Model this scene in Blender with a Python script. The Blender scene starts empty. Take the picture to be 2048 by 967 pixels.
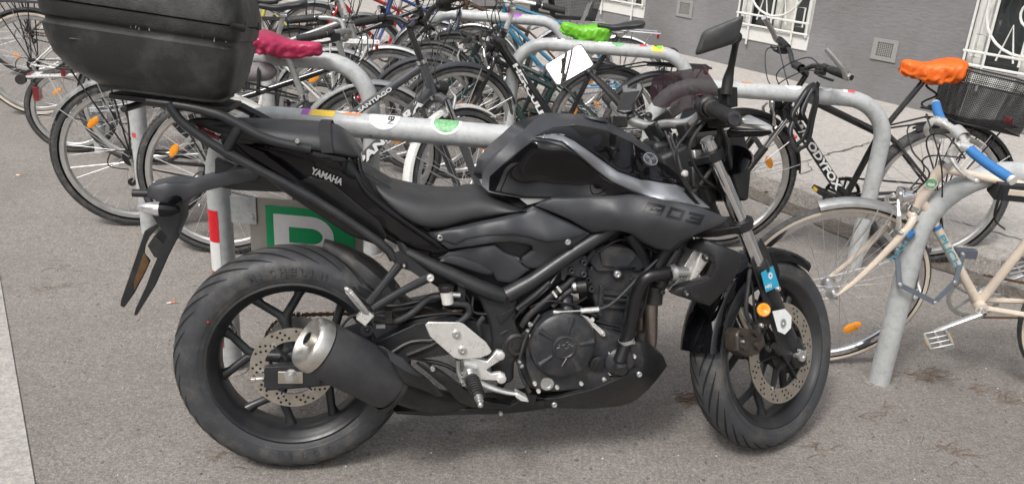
import bpy, math, random
from math import sin, cos, pi, radians as RD
from mathutils import Vector as V, Matrix as MX, geometry as GEO
random.seed(7)
sc = bpy.context.scene
col = sc.collection

# ---------------------------------------------------------------- camera
TH, RO, CH, FPX = RD(21.443), RD(3.718), 1.4644, 1660.26
_fw = V((0, cos(TH), -sin(TH))); _r = V((1, 0, 0)); _u = _r.cross(_fw)
CR = cos(RO)*_r + sin(RO)*_u
CU = -sin(RO)*_r + cos(RO)*_u
CC = V((0, 0, CH))
cd = bpy.data.cameras.new('camera'); cam = bpy.data.objects.new('camera', cd); col.objects.link(cam)
cd.sensor_fit = 'HORIZONTAL'; cd.sensor_width = 36; cd.lens = FPX/2048*36; cd.clip_start = .05; cd.clip_end = 600
_m = MX((CR, CU, -_fw)).transposed().to_4x4(); _m.translation = CC
cam.matrix_world = _m
sc.camera = cam

# ---------------------------------------------------------------- sky, sun, exposure
w = bpy.data.worlds.new('World'); sc.world = w; w.use_nodes = True
nt = w.node_tree; nt.nodes.clear()
sky = nt.nodes.new('ShaderNodeTexSky'); sky.sky_type = 'NISHITA'; sky.sun_disc = False
SUN_EL, SUN_AZ = RD(52), RD(215)      # azimuth clockwise from +Y: behind the camera, a little left
sky.sun_elevation = SUN_EL; sky.sun_rotation = SUN_AZ; sky.dust_density = 6; sky.air_density = 1.2
hs = nt.nodes.new('ShaderNodeHueSaturation'); hs.inputs['Saturation'].default_value = .3
bg = nt.nodes.new('ShaderNodeBackground'); bg.inputs[1].default_value = .15
wo = nt.nodes.new('ShaderNodeOutputWorld')
nt.links.new(sky.outputs[0], hs.inputs['Color']); nt.links.new(hs.outputs[0], bg.inputs[0]); nt.links.new(bg.outputs[0], wo.inputs[0])
sd = bpy.data.lights.new('sun', 'SUN'); sd.energy = 1.5; sd.angle = RD(11); sd.color = (1, .975, .95)
so = bpy.data.objects.new('sun', sd); col.objects.link(so)
_d = V((sin(SUN_AZ)*cos(SUN_EL), cos(SUN_AZ)*cos(SUN_EL), sin(SUN_EL)))
so.rotation_euler = _d.to_track_quat('Z', 'Y').to_euler()
sc.view_settings.view_transform = 'Standard'; sc.view_settings.look = 'None'
sc.view_settings.exposure = 0.54; sc.view_settings.gamma = 1; sc.view_settings.use_curve_mapping = False
sc.cycles.max_bounces = 6; sc.cycles.transparent_max_bounces = 12
sc.cycles.use_denoising = True

# ---------------------------------------------------------------- materials
MATS = {}
def mat(name, c, rough=.5, metal=0., nscale=0, namt=.15, bump=0., bscale=200, coat=0., dirt=None, damt=.3, dscale=9, trans=0, alpha=1, ior=1.5, voro=False, spec=.5, emit=0):
    m = bpy.data.materials.new(name); m.use_nodes = True; t = m.node_tree; N = t.nodes; K = t.links
    b = N['Principled BSDF']
    b.inputs['Base Color'].default_value = (*c, 1); b.inputs['Roughness'].default_value = rough; b.inputs['Metallic'].default_value = metal
    b.inputs['IOR'].default_value = ior; b.inputs['Coat Weight'].default_value = coat; b.inputs['Coat Roughness'].default_value = .04
    b.inputs['Specular IOR Level'].default_value = spec
    b.inputs['Transmission Weight'].default_value = trans; b.inputs['Alpha'].default_value = alpha
    tc = N.new('ShaderNodeTexCoord')
    last = None
    if nscale:
        n = N.new('ShaderNodeTexNoise'); n.inputs['Scale'].default_value = nscale; n.inputs['Detail'].default_value = 6; n.inputs['Roughness'].default_value = .65
        K.new(tc.outputs['Object'], n.inputs['Vector'])
        mr = N.new('ShaderNodeMapRange'); mr.inputs[1].default_value = .25; mr.inputs[2].default_value = .75; mr.inputs[3].default_value = 1-namt; mr.inputs[4].default_value = 1+namt
        K.new(n.outputs[0], mr.inputs[0])
        mx = N.new('ShaderNodeMix'); mx.data_type = 'RGBA'; mx.blend_type = 'MULTIPLY'; mx.inputs[0].default_value = 1; mx.inputs[6].default_value = (*c, 1)
        K.new(mr.outputs[0], mx.inputs[7]); last = mx.outputs[2]
        mr2 = N.new('ShaderNodeMapRange'); mr2.inputs[1].default_value = .3; mr2.inputs[2].default_value = .7; mr2.inputs[3].default_value = max(.02, rough*.8); mr2.inputs[4].default_value = min(1, rough*1.25)
        K.new(n.outputs[0], mr2.inputs[0]); K.new(mr2.outputs[0], b.inputs['Roughness'])
    if dirt:
        n = N.new('ShaderNodeTexNoise'); n.inputs['Scale'].default_value = dscale; n.inputs['Detail'].default_value = 9; n.inputs['Roughness'].default_value = .72
        K.new(tc.outputs['Object'], n.inputs['Vector'])
        mr = N.new('ShaderNodeMapRange'); mr.inputs[1].default_value = .48; mr.inputs[2].default_value = .72; mr.inputs[3].default_value = 0; mr.inputs[4].default_value = damt
        K.new(n.outputs[0], mr.inputs[0])
        mx = N.new('ShaderNodeMix'); mx.data_type = 'RGBA'; mx.inputs[7].default_value = (*dirt, 1); mx.inputs[6].default_value = (*c, 1)
        if last: K.new(last, mx.inputs[6])
        K.new(mr.outputs[0], mx.inputs[0]); last = mx.outputs[2]
    if last: K.new(last, b.inputs['Base Color'])
    if bump:
        n = N.new('ShaderNodeTexVoronoi' if voro else 'ShaderNodeTexNoise'); n.inputs['Scale'].default_value = bscale
        if not voro: n.inputs['Detail'].default_value = 4
        K.new(tc.outputs['Object'], n.inputs['Vector'])
        bp = N.new('ShaderNodeBump'); bp.inputs['Strength'].default_value = bump; bp.inputs['Distance'].default_value = .002
        K.new(n.outputs[0], bp.inputs['Height']); K.new(bp.outputs[0], b.inputs['Normal'])
    if emit:
        b.inputs['Emission Color'].default_value = (*c, 1); b.inputs['Emission Strength'].default_value = emit
    MATS[name] = m
    return m
DUST = (.19, .165, .13)
mat('gloss_black', (.0035, .0035, .0045), .05, ior=1.42, dirt=DUST, damt=.03, dscale=14)
mat('deep_black', (.007, .007, .008), .28, dirt=DUST, damt=.05, dscale=14)
mat('spoke_steel', (.6, .6, .6), .42, .6)
mat('matte_grey', (.034, .036, .041), .40, nscale=30, namt=.08, bump=.25, bscale=900, dirt=DUST, damt=.08)
mat('matte_black', (.012, .012, .013), .42, nscale=40, namt=.15, bump=.3, bscale=700, dirt=DUST, damt=.14)
mat('frame_black', (.018, .019, .021), .34, nscale=30, namt=.12, dirt=DUST, damt=.1, bump=.1, bscale=600)
mat('engine_black', (.022, .024, .028), .34, nscale=50, namt=.2, bump=.25, bscale=500, dirt=DUST, damt=.3, dscale=16)
mat('case_black', (.021, .021, .021), .42, nscale=9, namt=.12, bump=.8, bscale=520, dirt=(.34, .33, .31), damt=.2, dscale=6)
mat('seat_black', (.026, .0265, .028), .44, nscale=20, namt=.1, bump=.35, bscale=1100, dirt=DUST, damt=.08)
mat('rubber', (.02, .02, .021), .62, nscale=25, namt=.2, dirt=DUST, damt=.2)
mat('tyre', (.038, .04, .044), .55, nscale=18, namt=.25, dirt=(.17, .155, .13), damt=.5, dscale=12, bump=.3, bscale=220)
mat('tyre_groove', (.008, .008, .008), .9)
mat('hose_black', (.008, .008, .009), .35, nscale=30, namt=.2)
mat('bike_tyre', (.052, .052, .053), .78, nscale=60, namt=.3, dirt=(.2, .185, .16), damt=.6, dscale=20, bump=1, bscale=160, voro=True)
mat('chrome', (.75, .75, .76), .1, 1, nscale=30, namt=.08)
mat('alu', (.56, .56, .55), .36, .85, nscale=40, namt=.12, dirt=DUST, damt=.3)
mat('alu_bright', (.78, .77, .74), .3, .6, nscale=40, namt=.1, dirt=DUST, damt=.15)
mat('steel_brushed', (.62, .6, .56), .42, 1, nscale=50, namt=.15)
mat('disc_steel', (.5, .46, .4), .36, .9, nscale=60, namt=.15, dirt=(.25, .17, .1), damt=.35, dscale=25)
mat('hole_dark', (.01, .01, .01), .8)
mat('chain_rust', (.12, .065, .03), .6, .5, nscale=80, namt=.4)
mat('caliper_bronze', (.07, .058, .05), .38, .5, nscale=50, namt=.25)
mat('header_steel', (.26, .22, .19), .4, .8, nscale=40, namt=.2)
mat('white_plastic', (.62, .61, .58), .35, nscale=60, namt=.12)
mat('orange_refl', (.85, .3, .01), .2, nscale=400, namt=.3, coat=1, emit=.02)
mat('amber', (.75, .23, .02), .22, nscale=300, namt=.25, coat=1)
mat('yellow_refl', (.8, .48, .02), .25, nscale=300, namt=.2, coat=1)
mat('red_lens', (.3, .012, .015), .2, nscale=200, namt=.3, coat=1)
mat('red_dark', (.09, .008, .012), .2, coat=1)
mat('clear_lens', (.6, .6, .6), .12, nscale=60, namt=.3, coat=1, metal=.6)
mat('smoke', (.035, .02, .026), .03, alpha=.66, coat=1)
mat('silver_stripe', (.27, .28, .30), .3, .6)
mat('print_grey', (.10, .10, .105), .4)
mat('badge', (.55, .55, .56), .3, .9)
mat('print_light', (.25, .25, .25), .5)
mat('print_white', (.75, .75, .74), .45)
mat('print_dark', (.006, .006, .006), .3)
mat('print_red', (.6, .03, .03), .4)
mat('print_teal', (.1, .33, .42), .4)
mat('stand_grey', (.43, .445, .445), .45, nscale=9, namt=.10, dirt=(.17, .165, .15), damt=.5, dscale=34, bump=.2, bscale=120)
mat('chip', (.07, .07, .07), .7)
mat('sticker_white', (.72, .74, .72), .45, nscale=70, namt=.1)
mat('sticker_green', (.18, .42, .2), .45, nscale=120, namt=.5)
mat('sticker_lime', (.2, .62, .06), .4)
mat('sticker_yellow', (.8, .55, .05), .4)
mat('sticker_orange', (.75, .25, .08), .4)
mat('sticker_purple', (.3, .08, .4), .4)
mat('sticker_red', (.62, .07, .09), .4)
mat('sticker_blue', (.03, .33, .52), .35)
mat('sticker_pale', (.62, .72, .68), .4, nscale=60, namt=.15)
mat('sign_green', (.0, .32, .11), .35, nscale=20, namt=.08)
mat('sign_white', (.8, .8, .8), .4, nscale=20, namt=.06)
mat('sign_alu', (.36, .35, .32), .42, .7, nscale=12, namt=.2)
mat('tape_red', (.6, .01, .02), .3, nscale=250, namt=.12)
mat('tape_white', (.7, .7, .69), .3, nscale=250, namt=.12)
mat('mirror_glass', (.8, .82, .83), .015, 1, dirt=(.45, .45, .45), damt=.25, dscale=30)
mat('pink_cover', (.36, .022, .075), .36, nscale=14, namt=.25, bump=1, bscale=70)
mat('green_cover', (.13, .42, .02), .38, nscale=14, namt=.2, bump=1, bscale=70)
mat('orange_cover', (.75, .13, .01), .48, nscale=14, namt=.2, bump=1, bscale=70)
mat('blue_tape', (.035, .17, .43), .6, nscale=60, namt=.15)
mat('grey_lock', (.10, .115, .14), .45, nscale=40, namt=.12)
mat('bag_grey', (.2, .18, .19), .7, bump=.5, bscale=500)
mat('bag_dark', (.03, .024, .035), .6, nscale=20, namt=.4, bump=.6, bscale=80)
mat('fabric_black', (.02, .02, .022), .8, bump=.6, bscale=500)
mat('fabric_stripe', (.16, .16, .17), .7)
mat('leaf_brown', (.13, .075, .04), .8, nscale=200, namt=.4)
def paint(name, c, rough=.25, coat=.7, metal=0):
    if name not in MATS: mat(name, c, rough, metal, nscale=20, namt=.08, coat=coat, dirt=DUST, damt=.12)
    return MATS[name]
paint('paint_cream', (.66, .57, .47)); paint('paint_white', (.68, .67, .63)); paint('paint_black', (.012, .012, .013))
paint('paint_graphite', (.055, .058, .065), .35); paint('paint_teal', (.03, .16, .27)); paint('paint_blue', (.05, .09, .3)); paint('paint_red', (.4, .02, .02))
paint('paint_darkgreen', (.01, .03, .028)); paint('paint_silver', (.4, .4, .4), .3, .3, .6); paint('paint_yellow', (.6, .55, .08)); paint('paint_brown', (.09, .05, .03))

# ---------------------------------------------------------------- mesh helpers
def smooth_path(pts, k=4, closed=False):
    P = [V(p) for p in pts]; n = len(P); out = []
    if n < 3: return P
    rng = n if closed else n-1
    for i in range(rng):
        if closed: p0, p1, p2, p3 = P[(i-1) % n], P[i], P[(i+1) % n], P[(i+2) % n]
        else: p0, p1, p2, p3 = P[max(i-1, 0)], P[i], P[i+1], P[min(i+2, n-1)]
        for j in range(k):
            t = j/k
            out.append(.5*((2*p1)+(-p0+p2)*t+(2*p0-5*p1+4*p2-p3)*t*t+(-p0+3*p1-3*p2+p3)*t**3))
    if not closed: out.append(P[-1])
    return out
class G:
    def __init__(s, m='matte_black'): s.v = []; s.f = []; s.mi = []; s.mats = [m]; s.cur = 0
    def m(s, name):
        if name not in s.mats: s.mats.append(name)
        s.cur = s.mats.index(name); return s
    def add(s, vs, fs):
        b = len(s.v); s.v += [tuple(v) for v in vs]; s.f += [tuple(i+b for i in f) for f in fs]; s.mi += [s.cur]*len(fs); return s
    def tube(s, pts, r, n=8, k=0, closed=False, flat=1.0, up=None, cap=True):
        if k: 
            if not isinstance(r, (int, float)):
                rr = []; m_ = len(pts)
                for i in range(m_-1):
                    for j in range(k): rr.append(r[i]+(r[i+1]-r[i])*j/k)
                rr.append(r[-1]); r = rr
            pts = smooth_path(pts, k, closed)
        P = [V(p) for p in pts]; m = len(P)
        R = [r]*m if isinstance(r, (int, float)) else list(r)
        while len(R) < m: R.append(R[-1])
        vs = []; N = None
        for i in range(m):
            if closed: T = P[(i+1) % m]-P[i-1]
            else: T = P[min(i+1, m-1)]-P[max(i-1, 0)]
            if T.length < 1e-9: T = V((0, 0, 1))
            T.normalize()
            if N is None:
                a = V(up) if up else (V((0, 0, 1)) if abs(T.z) < .9 else V((1, 0, 0)))
                N = (a-T*a.dot(T)).normalized()
            else:
                N = (N-T*N.dot(T))
                N = N.normalized() if N.length > 1e-6 else T.orthogonal().normalized()
            B = T.cross(N)
            for j in range(n):
                a = 2*pi*j/n
                vs.append(P[i]+N*(R[i]*cos(a))*flat+B*(R[i]*sin(a)))
        fs = []
        for i in range(m if closed else m-1):
            a = i*n; b = ((i+1) % m)*n
            for j in range(n): fs.append((a+j, a+(j+1) % n, b+(j+1) % n, b+j))
        if cap and not closed: fs.append(tuple(range(n-1, -1, -1))); fs.append(tuple((m-1)*n+j for j in range(n)))
        return s.add(vs, fs)
    def box(s, c, d, rot=None):
        c = V(c); vs = []
        for x in (-1, 1):
            for y in (-1, 1):
                for z in (-1, 1):
                    p = V((x*d[0]/2, y*d[1]/2, z*d[2]/2))
                    if rot is not None: p = rot @ p
                    vs.append(c+p)
        return s.add(vs, [(0, 1, 3, 2), (4, 6, 7, 5), (0, 4, 5, 1), (2, 3, 7, 6), (0, 2, 6, 4), (1, 5, 7, 3)])
    def rev(s, prof, c=(0, 0, 0), axis=(0, 1, 0), n=24, a0=0, a1=2*pi, sx=1., ref=None):
        """prof: (along axis, radius) list"""
        A = V(axis).normalized(); c = V(c)
        X = V(ref).normalized() if ref else (V((1, 0, 0)) if abs(A.x) < .9 else V((0, 0, 1)))
        X = (X-A*X.dot(A)).normalized(); Y = A.cross(X)
        if abs(a1-a0) > 2*pi-1e-4: full = True; ns = n
        else: full = False; ns = n+1
        vs = []
        for i in range(ns):
            a = a0+(a1-a0)*i/n
            for (h, r) in prof: vs.append(c+A*h+X*(r*cos(a))*sx+Y*(r*sin(a)))
        m = len(prof); fs = []
        for i in range(n):
            j = (i+1) % ns
            for k in range(m-1): fs.append((i*m+k, i*m+k+1, j*m+k+1, j*m+k))
        return s.add(vs, fs)
    def prism(s, pts, d):
        n = len(pts); P = [V(p) for p in pts]; d = V(d)
        nrm = V((0, 0, 0))
        for i in range(n): nrm += P[i].cross(P[(i+1) % n])
        ax = 1 if abs(nrm.y) > max(abs(nrm.x), abs(nrm.z)) else (0 if abs(nrm.x) > abs(nrm.z) else 2)
        q = [tuple(p[i] for i in range(3) if i != ax) for p in P]
        tri = GEO.tessellate_polygon([[V((a, b, 0)) for a, b in q]])
        fs = [tuple(t) for t in tri]+[tuple(i+n for i in reversed(t)) for t in tri]
        fs += [(i, (i+1) % n, (i+1) % n+n, i+n) for i in range(n)]
        return s.add(P+[p+d for p in P], fs)
    def loft(s, rings, closed=True, cap=True):
        n = len(rings[0]); vs = [p for r in rings for p in r]; fs = []
        for i in range(len(rings)-1):
            for j in range(n if closed else n-1):
                fs.append((i*n+j, i*n+(j+1) % n, (i+1)*n+(j+1) % n, (i+1)*n+j))
        if cap: fs.append(tuple(range(n-1, -1, -1))); fs.append(tuple((len(rings)-1)*n+j for j in range(n)))
        return s.add(vs, fs)
    def ball(s, c, r, n=10, sc_=(1, 1, 1)):
        vs = []; fs = []; m = n//2+1
        for i in range(m+1):
            t = pi*i/m
            for j in range(n):
                a = 2*pi*j/n; vs.append(V(c)+V((r*sin(t)*cos(a)*sc_[0], r*sin(t)*sin(a)*sc_[1], r*cos(t)*sc_[2])))
        for i in range(m):
            for j in range(n): fs.append((i*n+j, i*n+(j+1) % n, (i+1)*n+(j+1) % n, (i+1)*n+j))
        return s.add(vs, fs)
    def mesh(s, name, sharp=38, merge=True):
        import bmesh
        me = bpy.data.meshes.new(name); me.from_pydata(s.v, [], s.f)
        for n_ in s.mats: me.materials.append(MATS[n_])
        me.polygons.foreach_set('material_index', s.mi)
        bm = bmesh.new(); bm.from_mesh(me)
        if merge: bmesh.ops.remove_doubles(bm, verts=bm.verts, dist=1e-5)
        bmesh.ops.recalc_face_normals(bm, faces=bm.faces)
        ca = cos(RD(sharp))
        for f in bm.faces: f.smooth = True
        for e in bm.edges:
            if len(e.link_faces) != 2: e.smooth = False
            else:
                a, b = e.link_faces
                if a.normal.dot(b.normal) < ca or a.material_index != b.material_index: e.smooth = False
        bm.to_mesh(me); bm.free(); return me
    def build(s, name, parent=None, bevel=0, sharp=38, mw=None, seg=2, subd=0, **kw):
        o = bpy.data.objects.new(name, s.mesh(name, sharp)); col.objects.link(o)
        if parent is not None: o.parent = parent
        if mw is not None: o.matrix_local = mw
        if bevel:
            b = o.modifiers.new('bevel', 'BEVEL'); b.width = bevel; b.segments = seg; b.limit_method = 'ANGLE'; b.angle_limit = RD(28); b.harden_normals = False
        if subd:
            b = o.modifiers.new('sub', 'SUBSURF'); b.levels = subd; b.render_levels = subd
        for k_, v_ in kw.items(): o[k_] = v_
        return o
def thing(name, label, cat, loc=(0, 0, 0), rot=None, group=None):
    o = bpy.data.objects.new(name, None); col.objects.link(o); o.empty_display_size = .1
    m = (rot.to_4x4() if rot is not None else MX.Identity(4)); m.translation = V(loc); o.matrix_world = m
    o['label'] = label; o['category'] = cat
    if group: o['group'] = group
    return o
def text_g(g, txt, o, xd, zd, w, h, depth=.0006, space=1.0, bold=.02, shear=0):
    cu = bpy.data.curves.new('txt', 'FONT'); cu.body = txt; cu.offset = bold; cu.space_character = space; cu.shear = shear
    cu.resolution_u = 3; cu.extrude = .01
    ob = bpy.data.objects.new('txt', cu); col.objects.link(ob); bpy.context.view_layer.update()
    me = bpy.data.meshes.new_from_object(ob); bpy.data.objects.remove(ob)
    xs = [v.co.x for v in me.vertices]; ys = [v.co.y for v in me.vertices]
    x0, x1, y0, y1 = min(xs), max(xs), min(ys), max(ys)
    o = V(o); xd = V(xd).normalized(); zd = V(zd).normalized(); nd = xd.cross(zd)
    vs = [o+xd*((v.co.x-x0)/(x1-x0)*w)+zd*((v.co.y-y0)/(y1-y0)*h)+nd*(v.co.z/.01*depth) for v in me.vertices]
    g.add(vs, [tuple(p.vertices) for p in me.polygons]); bpy.data.meshes.remove(me)
    return g
# pixel ray -> point on a real plane of the scene (2048x967 pixel coordinates of the photograph)
def ray(x, y): return (_fw+CR*((x-1024)/FPX)-CU*((y-483.5)/FPX)).normalized()
def ground(x, y, z=0.):
    d = ray(x, y); return CC+d*((z-CH)/d.z)
# ================================================================= SETTING
AZ = RD(-34.05)
SD = V((sin(AZ), cos(AZ), 0)); SN = V((cos(AZ), -sin(AZ), 0))       # along the street, towards the house
def SP(s, n, z=0): return SD*s+SN*n+V((0, 0, z))
def asphalt(name, c1, c2, grain=260, white=.03, big=.5, contrast=1.):
    m = bpy.data.materials.new(name); m.use_nodes = True; t = m.node_tree; N = t.nodes; K = t.links; b = N['Principled BSDF']
    tc = N.new('ShaderNodeTexCoord'); co = tc.outputs['Object']
    def noise(s, d=5, r=.6):
        n = N.new('ShaderNodeTexNoise'); n.inputs['Scale'].default_value = s; n.inputs['Detail'].default_value = d; n.inputs['Roughness'].default_value = r; K.new(co, n.inputs['Vector']); return n.outputs[0]
    def ramp(src, a, b_, ca, cb):
        r = N.new('ShaderNodeValToRGB'); r.color_ramp.elements[0].position = a; r.color_ramp.elements[1].position = b_
        r.color_ramp.elements[0].color = (*ca, 1); r.color_ramp.elements[1].color = (*cb, 1); K.new(src, r.inputs[0]); return r.outputs[0]
    def mul(a, b_, f=1., mode='MULTIPLY'):
        x = N.new('ShaderNodeMix'); x.data_type = 'RGBA'; x.blend_type = mode; x.inputs[0].default_value = f; K.new(a, x.inputs[6]); K.new(b_, x.inputs[7]); return x.outputs[2]
    base = ramp(noise(big, 8, .7), .3, .7, c1, c2)
    cc = contrast; g1 = ramp(noise(grain, 3, .7), .32, .68, (1-.5*cc,)*3, (1+.42*cc,)*3)
    col_ = mul(base, g1)
    g3 = ramp(noise(26, 7, .75), .3, .72, (.78, .77, .76), (1.18, 1.18, 1.18)); col_ = mul(col_, g3); g4 = ramp(noise(grain*.38, 4, .8), .36, .64, (1-.4*cc,)*3, (1+.36*cc,)*3); col_ = mul(col_, g4)
    vo = N.new('ShaderNodeTexVoronoi'); vo.inputs['Scale'].default_value = grain*.42; vo.inputs['Randomness'].default_value = 1; K.new(co, vo.inputs['Vector'])
    rs = ramp(vo.outputs['Color'], .90, .93, (0, 0, 0), (1, 1, 1))
    rd = ramp(vo.outputs['Distance'], .25, .45, (1, 1, 1), (0, 0, 0))
    mk = mul(rs, rd)
    x = N.new('ShaderNodeMix'); x.data_type = 'RGBA'; K.new(mk, x.inputs[0]); K.new(col_, x.inputs[6]); x.inputs[7].default_value = (.42, .41, .39, 1)
    x2 = N.new('ShaderNodeMath'); x2.operation = 'MULTIPLY'; x2.inputs[1].default_value = white*14; K.new(mk, x2.inputs[0]); K.new(x2.outputs[0], x.inputs[0])
    dk = ramp(vo.outputs['Color'], .06, .10, (.45, .45, .45), (1, 1, 1))
    K.new(mul(x.outputs[2], dk, .8), b.inputs['Base Color'])
    b.inputs['Roughness'].default_value = .88
    bp = N.new('ShaderNodeBump'); bp.inputs['Strength'].default_value = .7; bp.inputs['Distance'].default_value = .004
    K.new(noise(grain*.6, 4, .7), bp.inputs['Height']); K.new(bp.outputs[0], b.inputs['Normal'])
    MATS[name] = m; return m
asphalt('asphalt', (.185, .168, .153), (.285, .262, .241), 250, .04, .7, .9)
asphalt('sidewalk_asphalt', (.345, .325, .305), (.40, .378, .355), 200, .008, .5, .45)
asphalt('kerb_stone', (.28, .262, .243), (.36, .338, .315), 160, .01, 3, .7)
asphalt('gutter_grime', (.08, .068, .056), (.15, .13, .11), 120, .02, 3)
asphalt('paint_line', (.35, .33, .31), (.42, .4, .375), 150, .01, 3, .4)
def quad(name, pts, m, kind='structure'):
    g = G(m); g.add([V(p) for p in pts], [tuple(range(len(pts)))]); return g.build(name, kind=kind)
quad('ground', [(-200, -200, -.012), (200, -200, -.012), (200, 200, -.012), (-200, 200, -.012)], 'asphalt')
# parking lane as a gently uneven sheet
g = G('asphalt'); nx = 60
def gz(x, y): return 0.0
vs = []; fs = []
for i in range(nx+1):
    for j in range(nx+1):
        s_ = -6+26*i/nx; n_ = -9+12.95*j/nx; vs.append(SP(s_, n_, 0))
for i in range(nx):
    for j in range(nx): a = i*(nx+1)+j; fs.append((a, a+1, a+nx+2, a+nx+1))
g.add(vs, fs).build('road', kind='structure')
# white bay line at the near-left
g = G('paint_line'); g.prism([SP(-4, -.32, .004), SP(14, -.32, .004), SP(14, -.012, .004), SP(-4, -.012, .004)], (0, 0, .001)); g.build('road_line', kind='structure')
# kerb + pavement
KN = 3.93; KH = .10
g = G('kerb_stone')
s_ = -6.
while s_ < 22:
    g.prism([SP(s_, KN, -.01), SP(s_+1.195, KN, -.01), SP(s_+1.195, KN+.17, -.01), SP(s_, KN+.17, -.01)], (0, 0, KH+.012)); s_ += 1.2
g.build('kerb', bevel=.012, kind='structure')
g = G('sidewalk_asphalt'); g.prism([SP(-6, KN+.16, -.01), SP(22, KN+.16, -.01), SP(22, 7.2, -.01), SP(-6, 7.2, -.01)], (0, 0, KH+.01)); g.build('pavement', kind='structure')
# cracks in the pavement (tar-filled, irregular)
def crack(pts, wd, name='pavement_crack'):
    P = []
    for i in range(len(pts)-1):
        a, b = V(pts[i]), V(pts[i+1]); n = max(2, int((b-a).length/.035))
        for k in range(n): P.append(a.lerp(b, k/n)+V((random.uniform(-1, 1), random.uniform(-1, 1), 0))*.012)
    P.append(V(pts[-1])); L_ = []; R_ = []
    for i, p in enumerate(P):
        t = (P[min(i+1, len(P)-1)]-P[max(0, i-1)]); t.z = 0; t.normalize(); q = V((-t.y, t.x, 0))*wd*random.uniform(.25, 1)*(0.3 if i in (0, len(P)-1) else 1)
        L_.append(p+q); R_.append(p-q)
    g = G('tar'); n = len(P); g.add([v+V((0, 0, .003)) for v in L_+R_], [(i, i+1, n+i+1, n+i) for i in range(n-1)]); g.build(name, kind='structure')
def gp(x, y): return ground(x, y, KH)
mat('tar', (.09, .08, .07), .9)
crack([gp(1900, 440), gp(1985, 462), gp(2048, 482), gp(2150, 505)], .009)
crack([gp(1640, 312), gp(1700, 298), gp(1745, 285)], .012)
crack([gp(1560, 345), gp(1600, 325), gp(1650, 312)], .006)
crack([gp(1610, 320), gp(1625, 340), gp(1600, 350)], .005)
crack([gp(1505, 330), gp(1550, 322), gp(1590, 318)], .005)
# dirt along the gutter
g = G('gutter_grime')
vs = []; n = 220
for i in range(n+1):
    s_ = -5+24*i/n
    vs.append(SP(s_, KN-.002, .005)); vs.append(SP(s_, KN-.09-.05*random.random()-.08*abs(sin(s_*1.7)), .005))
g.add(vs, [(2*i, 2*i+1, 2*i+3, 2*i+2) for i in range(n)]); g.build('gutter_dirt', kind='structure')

# ---------------------------------------------------------------- house front
def plaster(name, c):
    m = bpy.data.materials.new(name); m.use_nodes = True; t = m.node_tree; N = t.nodes; K = t.links; b = N['Principled BSDF']; b.inputs['Roughness'].default_value = .85
    tc = N.new('ShaderNodeTexCoord'); mp = N.new('ShaderNodeMapping'); mp.inputs['Scale'].default_value = (4, 4, 17); mp.inputs['Rotation'].default_value = (0, 0, -AZ)
    K.new(tc.outputs['Object'], mp.inputs[0])
    n = N.new('ShaderNodeTexNoise'); n.inputs['Scale'].default_value = 3.2; n.inputs['Detail'].default_value = 8; n.inputs['Roughness'].default_value = .7; K.new(mp.outputs[0], n.inputs['Vector'])
    r = N.new('ShaderNodeValToRGB'); r.color_ramp.elements[0].position = .3; r.color_ramp.elements[1].position = .62
    r.color_ramp.elements[0].color = (*[k*.8 for k in c], 1); r.color_ramp.elements[1].color = (*c, 1); K.new(n.outputs[0], r.inputs[0])
    n2 = N.new('ShaderNodeTexNoise'); n2.inputs['Scale'].default_value = .9; n2.inputs['Detail'].default_value = 6; K.new(tc.outputs['Object'], n2.inputs['Vector'])
    mx = N.new('ShaderNodeMix'); mx.data_type = 'RGBA'; mx.blend_type = 'MULTIPLY'; mx.inputs[0].default_value = .75; K.new(r.outputs[0], mx.inputs[6])
    r2 = N.new('ShaderNodeValToRGB'); r2.color_ramp.elements[0].position = .35; r2.color_ramp.elements[0].color = (.6, .58, .55, 1); r2.color_ramp.elements[1].position = .65; K.new(n2.outputs[0], r2.inputs[0]); K.new(r2.outputs[0], mx.inputs[7])
    K.new(mx.outputs[2], b.inputs['Base Color'])
    bp = N.new('ShaderNodeBump'); bp.inputs['Strength'].default_value = .5; bp.inputs['Distance'].default_value = .01; K.new(n.outputs[0], bp.inputs['Height']); K.new(bp.outputs[0], b.inputs['Normal'])
    MATS[name] = m
plaster('plaster_grey', (.21, .21, .215)); plaster('plaster_sill', (.3, .29, .28)); plaster('plaster_upper', (.17, .155, .14))
mat('window_paint', (.6, .6, .575), .45, nscale=30, namt=.06)
mat('glass_dark', (.03, .035, .035), .06, coat=1)
mat('curtain', (.5, .49, .45), .8, nscale=14, namt=.25)
mat('vent_metal', (.24, .235, .225), .6, nscale=60, namt=.15)
WN = 6.92
def build_house(nm, label, nface, sgn, mcol, hgt, wins, zb=KH, frames=True):
    root = thing(nm, label, 'building', SP(0, nface, zb))
    inv = root.matrix_world.inverted()
    g = G(mcol)
    # wall with openings: vertical strips between windows
    ws = sorted(wins); s0 = -8; z0, z1 = .40, 2.2
    D = .3*sgn
    def wb(a, b, za, zc): g.prism([inv@SP(a, nface, zb+za), inv@SP(b, nface, zb+za), inv@SP(b, nface+D, zb+za), inv@SP(a, nface+D, zb+za)], (0, 0, zc-za))
    edges = [-8]+[e for w_ in ws for e in w_]+[30]
    for i in range(0, len(edges), 2): wb(edges[i], edges[i+1], 0, hgt)
    for a, b in ws: wb(a, b, 0, z0-zb); wb(a, b, z1, hgt)
    g.build('wall', root)
    return root, inv
wins = [(2.86, 3.78), (5.33, 6.26), (7.73, 8.71), (10.2, 11.15), (12.7, 13.65)]
house, HI = build_house('house_front', 'grey plastered house front with white barred basement windows along the pavement', WN, 1, 'plaster_grey', 7.5, wins)
def H(s, n, z): return HI@SP(s, n, z)
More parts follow.
